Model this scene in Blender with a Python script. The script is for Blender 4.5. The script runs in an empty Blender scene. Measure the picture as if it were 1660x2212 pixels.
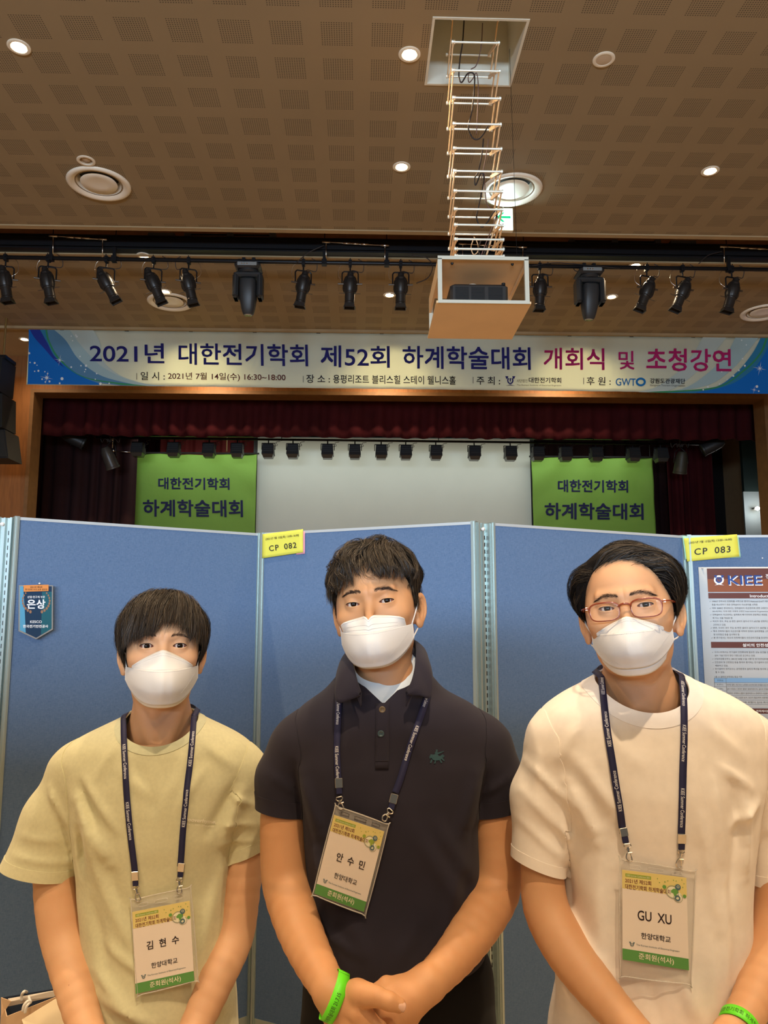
import bpy, math, random
import numpy as np
from mathutils import Vector, Matrix

# ------------------------------------------------------------------ camera, world, lights, exposure
SC = bpy.context.scene
COL = SC.collection
FPX = 1662.0
TH = math.radians(7.7)
PS = math.radians(1.8)
CZ = 1.58
CAM = np.array([0.0, 0.0, CZ])
FW = np.array([math.sin(PS)*math.cos(TH), math.cos(PS)*math.cos(TH), math.sin(TH)])
RT = np.array([math.cos(PS), -math.sin(PS), 0.0])
UP = np.cross(RT, FW)

cam_data = bpy.data.cameras.new('camera')
cam_data.sensor_fit = 'HORIZONTAL'
cam_data.sensor_width = 36.0
cam_data.lens = 36.0*FPX/1660.0
cam_data.clip_end = 100
cam = bpy.data.objects.new('camera', cam_data)
COL.objects.link(cam)
R3 = Matrix(((RT[0], UP[0], -FW[0]), (RT[1], UP[1], -FW[1]), (RT[2], UP[2], -FW[2])))
cam.matrix_world = Matrix.Translation(Vector(CAM)) @ R3.to_4x4()
SC.camera = cam

world = bpy.data.worlds.new('hall_ambience')
SC.world = world
world.use_nodes = True
world.node_tree.nodes['Background'].inputs[0].default_value = (1.0, 0.75, 0.5, 1)
world.node_tree.nodes['Background'].inputs[1].default_value = 0.05

SC.view_settings.view_transform = 'Standard'
SC.view_settings.look = 'None'
SC.view_settings.gamma = 1.0
SC.view_settings.exposure = 0.08
SC.view_settings.use_curve_mapping = False
SC.cycles.max_bounces = 8
SC.cycles.diffuse_bounces = 4
SC.cycles.glossy_bounces = 3
SC.cycles.transmission_bounces = 4
SC.cycles.transparent_max_bounces = 8
SC.cycles.sample_clamp_indirect = 4.0

WARM = (1.0, 0.73, 0.45)
COOL = (0.62, 0.80, 1.0)

def lamp(name, kind, loc, color, power, size=0.1, size_y=None, target=None, spot=None, blend=0.5):
    ld = bpy.data.lights.new(name, kind)
    ld.color = color
    ld.energy = power
    if kind == 'AREA':
        ld.shape = 'RECTANGLE'
        ld.size = size
        ld.size_y = size_y or size
    else:
        ld.shadow_soft_size = size
    if kind == 'SPOT':
        ld.spot_size = math.radians(spot or 90)
        ld.spot_blend = blend
    o = bpy.data.objects.new(name, ld)
    o.location = loc
    if target is not None:
        d = Vector(target)-Vector(loc)
        o.rotation_euler = d.to_track_quat('-Z', 'Y').to_euler()
    COL.objects.link(o)
    return o

# rows of ceiling downlights over and behind the photographer (outside the frame)
for lx, ly, pw in ((-2.7, 2.4, 500), (0.4, 2.4, 340), (3.5, 2.4, 500), (-2.7, -0.8, 950), (0.4, -0.8, 640), (3.5, -0.8, 950)):
    lamp('hall_downlight', 'SPOT', (lx, ly, 5.93), WARM, pw, 0.06, target=(lx, ly, 0), spot=100 if ly > 0 else 78, blend=0.6)
# cool fill lamp added low at the unseen rear of the hall, like daylight
lamp('rear_cool_fill', 'AREA', (-1.0, -6.7, 2.75), COOL, 1080, 7.0, 0.9, target=(-0.6, 3, 2.0))
# wide warm fill lamp added under the unseen rear ceiling
lamp('rear_warm_fill', 'AREA', (0.5, -3.8, 5.9), (1.0, 0.74, 0.48), 240, 8.0, 2.5, target=(0.5, -2.5, 0))

# ------------------------------------------------------------------ helpers
def ray(px, py):
    return FW+RT*(px-830.0)/FPX-UP*(py-1106.0)/FPX

def on_z(px, py, z):
    d = ray(px, py)
    return CAM+d*(z-CZ)/d[2]

def on_y(px, py, y):
    d = ray(px, py)
    return CAM+d*y/d[1]

def nrm(v):
    v = np.asarray(v, float)
    return v/max(np.linalg.norm(v), 1e-12)

def rotm(axis, ang):
    return np.array(Matrix.Rotation(ang, 3, Vector(axis)))

_mats = {}
def lin(c):
    return tuple((x/12.92 if x <= 0.04045 else ((x+0.055)/1.055)**2.4) for x in c)

def hexc(h):
    return lin(tuple(int(h[i:i+2], 16)/255 for i in (0, 2, 4)))

def mat(name, color, rough=0.6, metal=0.0, var=0.0, vscale=8.0, bump=0.0, bscale=200.0, emit=None, estr=0.0,
        alpha=1.0, trans=0.0, spec=0.5, sss=0.0, sheen=0.0, stretch=None, weave=None, ior=1.45, detail=4.0):
    if name in _mats:
        return _mats[name]
    if isinstance(color, str):
        color = hexc(color)
    m = bpy.data.materials.new(name)
    m.use_nodes = True
    nt = m.node_tree
    b = nt.nodes['Principled BSDF']
    b.inputs['Base Color'].default_value = (*color, 1)
    b.inputs['Roughness'].default_value = rough
    b.inputs['Metallic'].default_value = metal
    b.inputs['Specular IOR Level'].default_value = spec
    b.inputs['IOR'].default_value = ior
    b.inputs['Alpha'].default_value = alpha
    b.inputs['Transmission Weight'].default_value = trans
    b.inputs['Sheen Weight'].default_value = sheen
    if sss:
        b.inputs['Subsurface Weight'].default_value = sss
        b.inputs['Subsurface Radius'].default_value = (0.012, 0.005, 0.003)
        b.inputs['Subsurface Scale'].default_value = 1.0
    if emit is not None:
        b.inputs['Emission Color'].default_value = (*emit, 1)
        b.inputs['Emission Strength'].default_value = estr
    tc = nt.nodes.new('ShaderNodeTexCoord')
    src = tc.outputs['Object']
    if stretch:
        mp = nt.nodes.new('ShaderNodeMapping')
        mp.inputs['Scale'].default_value = stretch
        nt.links.new(src, mp.inputs['Vector'])
        src = mp.outputs['Vector']
    if var:
        n = nt.nodes.new('ShaderNodeTexNoise')
        n.inputs['Scale'].default_value = vscale
        n.inputs['Detail'].default_value = detail
        nt.links.new(src, n.inputs['Vector'])
        mr = nt.nodes.new('ShaderNodeMapRange')
        mr.inputs['From Min'].default_value = 0.25
        mr.inputs['From Max'].default_value = 0.75
        mr.inputs['To Min'].default_value = 1-var
        mr.inputs['To Max'].default_value = 1+var
        nt.links.new(n.outputs['Fac'], mr.inputs['Value'])
        mx = nt.nodes.new('ShaderNodeVectorMath')
        mx.operation = 'SCALE'
        mx.inputs[0].default_value = color
        nt.links.new(mr.outputs['Result'], mx.inputs['Scale'])
        nt.links.new(mx.outputs['Vector'], b.inputs['Base Color'])
    if bump:
        n2 = nt.nodes.new('ShaderNodeTexNoise')
        n2.inputs['Scale'].default_value = bscale
        n2.inputs['Detail'].default_value = 3
        nt.links.new(src, n2.inputs['Vector'])
        bp = nt.nodes.new('ShaderNodeBump')
        bp.inputs['Strength'].default_value = bump
        bp.inputs['Distance'].default_value = 0.002
        nt.links.new(n2.outputs['Fac'], bp.inputs['Height'])
        nt.links.new(bp.outputs['Normal'], b.inputs['Normal'])
    _mats[name] = m
    return m

class MB:
    """collects polygons in world or local coordinates; build() links them as one mesh object"""
    def __init__(s):
        s.v = []; s.f = []; s.mi = []; s.n = 0
    def add(s, verts, faces, mi=0):
        verts = np.asarray(verts, float).reshape(-1, 3)
        s.v.append(verts)
        s.f += [tuple(int(i)+s.n for i in f) for f in faces]
        s.mi += [mi]*len(faces)
        s.n += len(verts)
        return s
    def box(s, lo, hi, R=None, c=None, mi=0):
        lo = np.array(lo, float); hi = np.array(hi, float)
        P = np.array([[x, y, z] for x in (lo[0], hi[0]) for y in (lo[1], hi[1]) for z in (lo[2], hi[2])])
        if R is not None:
            c0 = np.array(c if c is not None else (0, 0, 0), float)
            P = (P-c0) @ np.array(R).T+c0
        return s.add(P, [(0, 1, 3, 2), (4, 6, 7, 5), (0, 4, 5, 1), (2, 3, 7, 6), (0, 2, 6, 4), (1, 5, 7, 3)], mi)
    def bbox(s, lo, hi, b=0.01, R=None, c=None, mi=0):
        """box with chamfered vertical/horizontal edges (an octagonal-section chamfer on all sides)"""
        lo = np.array(lo, float); hi = np.array(hi, float)
        b = min(b, *(0.45*(hi-lo)))
        P = []; 
        for (dz, ins) in ((0, b), (b, 0), (hi[2]-lo[2]-b, 0), (hi[2]-lo[2], b)):
            x0, x1, y0, y1 = lo[0]+ins, hi[0]-ins, lo[1]+ins, hi[1]-ins
            q = b
            P += [[x0+q, y0, lo[2]+dz], [x1-q, y0, lo[2]+dz], [x1, y0+q, lo[2]+dz], [x1, y1-q, lo[2]+dz],
                  [x1-q, y1, lo[2]+dz], [x0+q, y1, lo[2]+dz], [x0, y1-q, lo[2]+dz], [x0, y0+q, lo[2]+dz]]
        F = [tuple(range(7, -1, -1)), tuple(range(24, 32))]
        for k in range(3):
            for i in range(8):
                j = (i+1) % 8
                F.append((k*8+i, k*8+j, k*8+8+j, k*8+8+i))
        P = np.array(P)
        if R is not None:
            c0 = np.array(c if c is not None else (0, 0, 0), float)
            P = (P-c0) @ np.array(R).T+c0
        return s.add(P, F, mi)
    def tube(s, pts, r, n=8, cap=True, mi=0, closed=False, flat=1.0):
        pts = np.asarray(pts, float)
        m = len(pts)
        rr = np.full(m, r) if np.isscalar(r) else np.asarray(r, float)
        T = np.gradient(pts, axis=0)
        if closed:
            T = np.roll(pts, -1, 0)-np.roll(pts, 1, 0)
        T = T/np.maximum(np.linalg.norm(T, axis=1), 1e-9)[:, None]
        a = np.array([0, 0, 1.0]) if abs(T[0][2]) < 0.9 else np.array([1.0, 0, 0])
        u = nrm(np.cross(T[0], a))
        P = []
        for i in range(m):
            u = nrm(u-T[i]*(u@T[i]))
            w = np.cross(T[i], u)
            for k in range(n):
                t = 2*math.pi*k/n
                P.append(pts[i]+rr[i]*(math.cos(t)*u+math.sin(t)*w*flat))
        F = []
        for i in range(m if closed else m-1):
            for k in range(n):
                a0 = i*n+k; b0 = i*n+(k+1) % n
                c0 = ((i+1) % m)*n+(k+1) % n; d0 = ((i+1) % m)*n+k
                F.append((a0, b0, c0, d0))
        if cap and not closed:
            F.append(tuple(range(n-1, -1, -1)))
            F.append(tuple((m-1)*n+k for k in range(n)))
        return s.add(P, F, mi)
    def lathe(s, prof, c=(0, 0, 0), n=24, R=None, mi=0, a0=0.0, a1=2*math.pi):
        """prof: list of (r, z) around local z"""
        full = abs(a1-a0-2*math.pi) < 1e-6
        cols = n if full else n+1
        P = []
        for (r, z) in prof:
            for k in range(cols):
                t = a0+(a1-a0)*k/n
                P.append([r*math.cos(t), r*math.sin(t), z])
        P = np.array(P, float)
        if R is not None:
            P = P @ np.array(R).T
        P = P+np.array(c, float)
        F = []
        for i in range(len(prof)-1):
            for k in range(n):
                k2 = (k+1) % cols
                F.append((i*cols+k, i*cols+k2, (i+1)*cols+k2, (i+1)*cols+k))
        return s.add(P, F, mi)
    def disc(s, c, r, n=24, R=None, mi=0, z=0.0):
        P = np.array([[r*math.cos(2*math.pi*k/n), r*math.sin(2*math.pi*k/n), z] for k in range(n)])
        if R is not None:
            P = P @ np.array(R).T
        return s.add(P+np.array(c, float), [tuple(range(n))], mi)
    def grid(s, P, mi=0, closeu=False):
        """P: (m, n, 3) array"""
        P = np.asarray(P, float)
        m, n = P.shape[:2]
        F = []
        for i in range(m-1):
            for j in range(n if closeu else n-1):
                j2 = (j+1) % n
                F.append((i*n+j, i*n+j2, (i+1)*n+j2, (i+1)*n+j))
        return s.add(P.reshape(-1, 3), F, mi)
    def sheet(s, P, t, mi=0):
        """closed thin shell from a (m,n,3) grid, thickness t along the normals"""
        P = np.asarray(P, float)
        m, n = P.shape[:2]
        du = np.gradient(P, axis=1); dv = np.gradient(P, axis=0)
        N = np.cross(du, dv)
        N /= np.maximum(np.linalg.norm(N, axis=2), 1e-12)[..., None]
        A = (P+N*t/2).reshape(-1, 3); B = (P-N*t/2).reshape(-1, 3)
        F = []
        o = m*n
        for i in range(m-1):
            for j in range(n-1):
                a, b, c, d = i*n+j, i*n+j+1, (i+1)*n+j+1, (i+1)*n+j
                F.append((a, b, c, d)); F.append((o+d, o+c, o+b, o+a))
        ring = [(0, j) for j in range(n)]+[(i, n-1) for i in range(1, m)]+[(m-1, j) for j in range(n-2, -1, -1)]+[(i, 0) for i in range(m-2, 0, -1)]
        ids = [i*n+j for i, j in ring]
        for k in range(len(ids)):
            a, b = ids[k], ids[(k+1) % len(ids)]
            F.append((a, o+a, o+b, b))
        return s.add(np.vstack([A, B]), F, mi)
    def poly(s, pts, t=None, nrmv=None, mi=0):
        pts = np.asarray(pts, float)
        n = len(pts)
        if t is None:
            return s.add(pts, [tuple(range(n))], mi)
        off = np.array(nrmv, float)*t
        F = [tuple(range(n)), tuple(range(2*n-1, n-1, -1))]
        for i in range(n):
            j = (i+1) % n
            F.append((i, n+i, n+j, j))
        return s.add(np.vstack([pts, pts+off]), F, mi)
    def arr(s):
        return np.vstack(s.v) if s.v else np.zeros((0, 3))
    def build(s, name, m, parent=None, smooth=False, local=False, split=None):
        V = s.arr().copy()
        if parent is not None and not local:
            V = V-np.array(origin_of(parent))
        return mesh_obj(name, V, s.f, m, parent, smooth, s.mi, split)

def origin_of(o):
    while o.parent is not None:
        o = o.parent
    return o.location[:]

def mesh_obj(name, V, F, m, parent=None, smooth=False, mi=None, split=None):
    me = bpy.data.meshes.new(name)
    V = np.ascontiguousarray(V, dtype=np.float32)
    if isinstance(F, np.ndarray):
        k = F.shape[1]
        me.vertices.add(len(V)); me.vertices.foreach_set('co', V.ravel())
        me.loops.add(F.size); me.loops.foreach_set('vertex_index', F.ravel().astype(np.int32))
        me.polygons.add(len(F))
        me.polygons.foreach_set('loop_start', np.arange(0, F.size, k, dtype=np.int32))
        me.update(calc_edges=True)
    else:
        me.from_pydata(V.tolist(), [], F)
    ms = m if isinstance(m, (list, tuple)) else [m]
    for x in ms:
        me.materials.append(x)
    if mi is not None and len(ms) > 1:
        me.polygons.foreach_set('material_index', np.asarray(mi, dtype=np.int32))
    if smooth:
        me.polygons.foreach_set('use_smooth', np.ones(len(me.polygons), dtype=bool))
        if split:
            me.set_sharp_from_angle(angle=math.radians(split))
    me.validate()
    o = bpy.data.objects.new(name, me)
    COL.objects.link(o)
    if parent is not None:
        o.parent = parent
    return o

def tag(o, label=None, cat=None, group=None, kind=None):
    if label: o['label'] = label
    if cat: o['category'] = cat
    if group: o['group'] = group
    if kind: o['kind'] = kind
    return o

def thing(name, loc, label, cat, group=None):
    o = bpy.data.objects.new(name, None)
    o.empty_display_size = 0.05
    o.location = tuple(float(x) for x in loc)
    COL.objects.link(o)
    return tag(o, label, cat, group)

def copy_tree(o, loc, label, group=None, rotz=None, sub=None):
    r = o.copy(); COL.objects.link(r)
    r.location = tuple(float(x) for x in loc)
    if rotz is not None: r.rotation_euler = (0, 0, rotz)
    r['label'] = label
    if group: r['group'] = group
    def rec(src, dst):
        for ch in [c for c in ALL_CHILDREN(src)]:
            c = ch.copy(); COL.objects.link(c); c.parent = dst
            rec(ch, c)
    rec(o, r)
    return r

def ALL_CHILDREN(o):
    return [c for c in o.children]

_txt = {}
_gl = {}
_tc = {}
def raw_text(body, bold):
    """outline mesh of a string, absolute coordinates"""
    k = (body, bold)
    if k not in _gl:
        if 'o' not in _tc:
            _tc['c'] = bpy.data.curves.new('t', 'FONT'); _tc['o'] = bpy.data.objects.new('t', _tc['c'])
            _tc['c'].resolution_u = 2
        c = _tc['c']; c.body = body; c.offset = bold; c.resolution_u = 2 if wide(body[0]) else 5
        me = bpy.data.meshes.new_from_object(_tc['o'])
        V = np.zeros(len(me.vertices)*3); me.vertices.foreach_get('co', V)
        _gl[k] = (V.reshape(-1, 3)[:, :2].copy(), [tuple(p.vertices) for p in me.polygons])
        bpy.data.meshes.remove(me)
    return _gl[k]

def wide(ch): return ord(ch) > 0x2000 and ch not in '·'
def text_geo(body, bold=0.0, space=1.0):
    """flat outline mesh of a line of writing, bottom-left at 0, returns verts (n,2), faces, width, height"""
    key = (body, bold, space)
    if key in _txt: return _txt[key]
    HW = raw_text('H', 0.0)[0][:, 0].max()
    runs = []
    for ch in body:
        if wide(ch): runs.append(ch)
        elif space != 1.0: runs.append(ch)
        elif runs and not wide(runs[-1][-1]): runs[-1] += ch
        else: runs.append(ch)
    x = 0.0; VV = []; FF = []; n = 0
    for r in runs:
        wd = wide(r[0])
        bb = 0.0 if (wd or bold < 0.008) else 0.011
        if wd: adv = 0.93
        else: adv = raw_text(r+'H', 0.0)[0][:, 0].max()-HW
        if r.strip():
            V, F = raw_text(r, bb)
            V = V.copy(); V[:, 0] += x
            sh = [(0, 0)]
            if wd and bold >= 0.008:      # heavier strokes: shifted copies of the outline, each a hair further out
                o_ = min(bold, 0.03)*0.75; sh = [(-o_, -o_), (o_, -o_), (-o_, o_), (o_, o_)]
            for q, (dx, dy) in enumerate(sh):
                VV.append(np.hstack([V+[dx, dy], np.full((len(V), 1), q*0.006)])); FF += [tuple(i+n for i in f) for f in F]; n += len(V)
        x += adv*space
    V = np.vstack(VV); V[:, :2] -= V[:, :2].min(0)
    _txt[key] = (V, FF, V[:, 0].max(), V[:, 1].max())
    return _txt[key]

def text_quad(mb, body, tl, tr, bl, lift=0.001, bold=0.0, mi=0, space=1.0, nrmv=None):
    """stretch a line of writing over the parallelogram tl, tr, bl (world points)"""
    V, F, w, h = text_geo(body, bold, space)
    tl, tr, bl = (np.array(a, float) for a in (tl, tr, bl))
    ex = (tr-tl)/w; ey = (tl-bl)/h
    n = nrm(np.cross(ex, ey)) if nrmv is None else np.array(nrmv)
    P = bl+V[:, :1]*ex+V[:, 1:2]*ey+n*(lift+V[:, 2:]*np.linalg.norm(ey))
    mb.add(P, F, mi)
    return mb

def catmull(P, n=8, closed=False):
    P = np.asarray(P, float)
    m = len(P)
    out = []
    rng = range(m if closed else m-1)
    for i in rng:
        p0 = P[(i-1) % m] if (closed or i > 0) else 2*P[0]-P[1]
        p1 = P[i]; p2 = P[(i+1) % m]
        p3 = P[(i+2) % m] if (closed or i+2 < m) else 2*P[-1]-P[-2]
        for k in range(n):
            t = k/n
            out.append(0.5*((2*p1)+(-p0+p2)*t+(2*p0-5*p1+4*p2-p3)*t*t+(-p0+3*p1-3*p2+p3)*t**3))
    if not closed:
        out.append(P[-1])
    return np.array(out)

# ------------------------------------------------------------------ the setting
ZC = 6.0
M_wood = mat('warm_wood_panelling', (0.25, 0.098, 0.026), 0.6, var=0.22, vscale=6, stretch=(6, 6, 0.5), detail=6)
M_dark = mat('black_paint', (0.012, 0.012, 0.013), 0.5)
M_dmetal = mat('black_steel', (0.02, 0.021, 0.024), 0.38, metal=0.6)
M_white = mat('white_enamel', (0.92, 0.85, 0.70), 0.4)
M_chrome = mat('bright_steel', (0.75, 0.73, 0.68), 0.22, metal=1.0)
M_carpet = mat('hall_carpet', (0.46, 0.34, 0.21), 0.95, var=0.3, vscale=40, bump=0.3, bscale=300)

def ceiling_material():
    m = bpy.data.materials.new('perforated_ceiling_board'); m.use_nodes = True
    nt = m.node_tree; b = nt.nodes['Principled BSDF']
    b.inputs['Roughness'].default_value = 0.85
    tc = nt.nodes.new('ShaderNodeTexCoord')
    sp = nt.nodes.new('ShaderNodeSeparateXYZ')
    nt.links.new(tc.outputs['Object'], sp.inputs[0])
    def M(op, a, bb=None, cc=None):
        n = nt.nodes.new('ShaderNodeMath'); n.operation = op
        for i, x in enumerate((a, bb, cc)):
            if x is None: continue
            if isinstance(x, (int, float)): n.inputs[i].default_value = x
            else: nt.links.new(x, n.inputs[i])
        return n.outputs[0]
    PX, PYy, HW = 0.3865, 0.3835, 0.1235
    masks = []
    holes = []
    for ax, per, off in ((0, PX, -0.193), (1, PYy, 5.362)):
        v = M('SUBTRACT', sp.outputs[ax], off-per/2)
        f = M('SUBTRACT', M('MULTIPLY', M('FRACT', M('DIVIDE', v, per)), per), per/2)   # -per/2..per/2 around a patch centre
        a = M('ABSOLUTE', f)
        masks.append(M('LESS_THAN', a, HW))
        hp = HW*2/13
        h = M('SUBTRACT', M('FRACT', M('DIVIDE', M('ADD', f, HW), hp)), 0.5)
        holes.append(M('MULTIPLY', h, h))
    inhole = M('LESS_THAN', M('ADD', holes[0], holes[1]), 0.075)
    mk = M('MULTIPLY', M('MULTIPLY', masks[0], masks[1]), inhole)
    n = nt.nodes.new('ShaderNodeTexNoise'); n.inputs['Scale'].default_value = 0.9; n.inputs['Detail'].default_value = 5
    nt.links.new(tc.outputs['Object'], n.inputs['Vector'])
    ramp = nt.nodes.new('ShaderNodeMix'); ramp.data_type = 'RGBA'
    nt.links.new(n.outputs['Fac'], ramp.inputs['Factor'])
    ramp.inputs['A'].default_value = (0.29, 0.22, 0.125, 1)
    ramp.inputs['B'].default_value = (0.36, 0.275, 0.16, 1)
    mix = nt.nodes.new('ShaderNodeMix'); mix.data_type = 'RGBA'
    nt.links.new(mk, mix.inputs['Factor'])
    nt.links.new(ramp.outputs['Result'], mix.inputs['A'])
    mix.inputs['B'].default_value = (0.11, 0.082, 0.048, 1)
    nt.links.new(mix.outputs['Result'], b.inputs['Base Color'])
    bp = nt.nodes.new('ShaderNodeBump'); bp.inputs['Strength'].default_value = 0.4; bp.inputs['Distance'].default_value = 0.004
    bp.invert = True
    nt.links.new(mk, bp.inputs['Height']); nt.links.new(bp.outputs['Normal'], b.inputs['Normal'])
    return m

M_ceil = ceiling_material()
M_ceilplain = mat('plain_ceiling_board', (0.42, 0.31, 0.17), 0.85, var=0.06, vscale=2)
HX0, HX1, HY0, HY1 = 0.545, 1.235, 5.185, 5.885      # hatch opening
HOLES = []
def P6(px, py): return on_z(px, py, 6.0)
for (hx, hy) in ((41, 101), (885, 117), (868, 360), (1535, 369), (308, 548), (357, 630), (842, 637), (1322, 641), (186, 347)):
    q = P6(hx, hy); HOLES.append((q[0], q[1]+(0.05 if hy == 548 else 0), 0.060))
HOLES += [(1.89, 9.17, 0.060), (3.49, 9.17, 0.060)]
for (hx, hy) in ((214, 397), (1106, 410), (368, 652), (1650, 675)):
    q = P6(hx, hy); HOLES.append((q[0], q[1], 0.222))
for hx in (-5.42,): HOLES.append((hx, 12.09, 0.060))
for hx in (-2.55, 0.45, 3.4): HOLES.append((hx, 12.15, 0.060))
def slab(x0, x1, y0, y1, m):
    c = bpy.data.curves.new('slab', 'CURVE'); c.dimensions = '2D'; c.fill_mode = 'BOTH'
    def spl(pts):
        s = c.splines.new('POLY'); s.points.add(len(pts)-1)
        for p_, (x, y) in zip(s.points, pts): p_.co = (x, y, 0, 1)
        s.use_cyclic_u = True
    spl([(x0, y0), (x1, y0), (x1, y1), (x0, y1)])
    if y0 < HY0 and y1 > HY1: spl([(HX0, HY0), (HX0, HY1), (HX1, HY1), (HX1, HY0)])
    for (hx, hy, r) in HOLES:
        if x0 < hx < x1 and y0 < hy < y1:
            spl([(hx+r*math.cos(-2*math.pi*k_/32), hy+r*math.sin(-2*math.pi*k_/32)) for k_ in range(32)])
    o_ = bpy.data.objects.new('slab', c)
    me = bpy.data.meshes.new_from_object(o_); bpy.data.objects.remove(o_)
    me.materials.clear(); me.materials.append(m); me.name = 'ceiling'
    o_ = bpy.data.objects.new('ceiling', me); o_.location = (0, 0, ZC); COL.objects.link(o_)
    tag(o_, kind='structure')
slab(-9, 9, -7, 8.44, M_ceil); slab(-9, 9, 9.06, 11.56, M_ceil); slab(-9, 9, 11.56, 12.95, M_ceilplain)
o = MB().box((-9, -7, 6.12), (9, 8.29, 6.16)).box((-9, 9.42, 6.12), (9, 12.95, 6.16)).build('ceiling', mat('ceiling_void', (0.06, 0.05, 0.04), 0.9)) if False else None
# recess for the stage-light bar
rb = MB()
rb.box((-9, 8.30, 6.05), (9, 8.42, 6.95)); rb.box((-9, 9.30, 6.05), (9, 9.40, 6.95)); rb.box((-9, 8.30, 6.95), (9, 9.4, 7.0))
o = rb.build('trim_1', mat('recess_board', (0.58, 0.36, 0.20), 0.8, var=0.1)); tag(o, kind='structure')
rb = MB(); rb.box((-9, 8.37, 5.985), (9, 8.445, 6.06)); rb.box((-9, 9.055, 5.985), (9, 9.10, 6.06))
o = rb.build('trim_2', M_ceilplain); tag(o, kind='structure')
rb = MB(); rb.box((-9, 11.50, 5.96), (9, 11.555, 6.0))
o = rb.build('trim_3', M_ceilplain); tag(o, kind='structure')

o = MB().box((-9, -7, -0.1), (9, 12.9, 0)).build('floor', M_carpet); tag(o, kind='structure')
M_wall = mat('hall_wall_paint', (0.50, 0.33, 0.18), 0.8, var=0.05)
o = MB().box((-9.1, -7, 0), (-9, 19, 6.05)).build('wall_left', M_wall); tag(o, kind='structure')
o = MB().box((9, -7, 0), (9.1, 19, 6.05)).build('wall_right', M_wall); tag(o, kind='structure')
o = MB().box((-9, -7.1, 0), (9, -7, 6.05)).build('wall_rear', M_wall); tag(o, kind='structure')
# proscenium wall with the stage opening
YO = 12.9
OX0, OX1, OZ = -5.55, 7.06, 5.35
pw = MB()
pw.box((-9, YO, 0), (OX0-0.03, YO+0.30, 6.0)); pw.box((OX1+0.03, YO, 0), (9, YO+0.30, 6.0)); pw.box((OX0-0.03, YO, OZ+0.03), (OX1+0.03, YO+0.30, 6.0))
o = pw.build('wall_stage', M_wood); tag(o, kind='structure')
tr = MB()
tr.box((OX0-0.06, YO-0.03, 1.0), (OX0, YO+0.34, OZ)); tr.box((OX1, YO-0.03, 1.0), (OX1+0.06, YO+0.34, OZ)); tr.box((OX0-0.06, YO-0.03, OZ), (OX1+0.06, YO+0.34, OZ+0.06))
o = tr.build('trim_4', mat('stage_opening_trim', (0.17, 0.085, 0.03), 0.6, var=0.15, vscale=9)); tag(o, kind='structure')
# stage house
M_black = mat('stage_black', (0.012, 0.010, 0.010), 0.9)
sh = MB()
sh.box((-9, YO+0.3, 0.95), (9, 18.5, 1.0))
o = sh.build('floor', mat('stage_boards', (0.10, 0.05, 0.03), 0.5, var=0.2, vscale=4, stretch=(1, 12, 1))); tag(o, kind='structure')
o = MB().box((-9, 18.5, 0), (9, 18.6, 8)).build('wall_back', M_black); tag(o, kind='structure')
sh = MB(); sh.box((-9, YO+0.3, 7.9), (9, 18.6, 8)); 
o = sh.build('ceiling', M_black); tag(o, kind='structure')
sh = MB(); sh.box((-9.1, YO+0.3, 6.05), (-9, 18.6, 8)); sh.box((9, YO+0.3, 6.05), (9.1, 18.6, 8)); sh.box((-9, YO+0.25, 6.0), (9, YO+0.3, 8))
o = sh.build('wall_flies', M_black); tag(o, kind='structure')

# hatch recess in the ceiling, box sides light grey
M_hatch = mat('hatch_lining', (0.80, 0.78, 0.66), 0.6, var=0.05, vscale=3)
hb = MB(); t = 0.02; zt = 6.75
hb.box((HX0-t, HY0-t, ZC-0.006), (HX0, HY1+t, zt)); hb.box((HX1, HY0-t, ZC-0.006), (HX1+t, HY1+t, zt))
hb.box((HX0, HY0-t, ZC-0.006), (HX1, HY0, zt)); hb.box((HX0, HY1, ZC-0.006), (HX1, HY1+t, zt)); hb.box((HX0, HY0, zt), (HX1, HY1, zt+t))
o = hb.build('trim_5', M_hatch); tag(o, kind='structure')

# ------------------------------------------------------------------ ceiling fittings
M_glow = mat('lamp_glow', (1, 0.85, 0.6), 0.5, emit=(1.0, 0.80, 0.50), estr=22)
M_reflector = mat('lamp_reflector', (0.85, 0.75, 0.6), 0.18, metal=0.9)
M_lens_off = mat('lamp_glass_unlit', (0.55, 0.42, 0.28), 0.15)
SPOTN = []
def downlight(x, y, z, label, lit=True, group='recessed downlights in the ceiling', power=60, flat=False):
    t = thing('downlight', (x, y, z), label, 'downlight', group)
    R = 0.088
    MB().lathe([(R, 0.0), (R, -0.006), (R-0.010, -0.011), (R-0.026, -0.008), (R-0.030, 0.0)], n=32).build('trim_ring', M_white, t, True, True, split=40)
    if flat:
        MB().lathe([(R-0.028, -0.006), (0.03, -0.009), (0.0, -0.0095)], n=32).build('grille', mat('speaker_grille', (0.62, 0.5, 0.36), 0.7), t, True, True)
        return t
    MB().lathe([(R-0.030, -0.002), (R-0.034, 0.03), (0.035, 0.055), (0.0, 0.055)], n=24).build('reflector', M_reflector if lit else M_lens_off, t, True, True)
    pr = [(0.0, -0.002), (0.022, 0.0), (0.044, 0.010), (0.050, 0.026), (0.0, 0.034)]
    MB().lathe(pr, n=20).build('lamp', M_glow if lit else M_lens_off, t, True, True)
    if lit:
        lamp('downlight_beam', 'SPOT', (x, y, z-0.03), WARM, power, 0.045, target=(x, y, 0), spot=150, blend=1.0)
    return t

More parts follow.
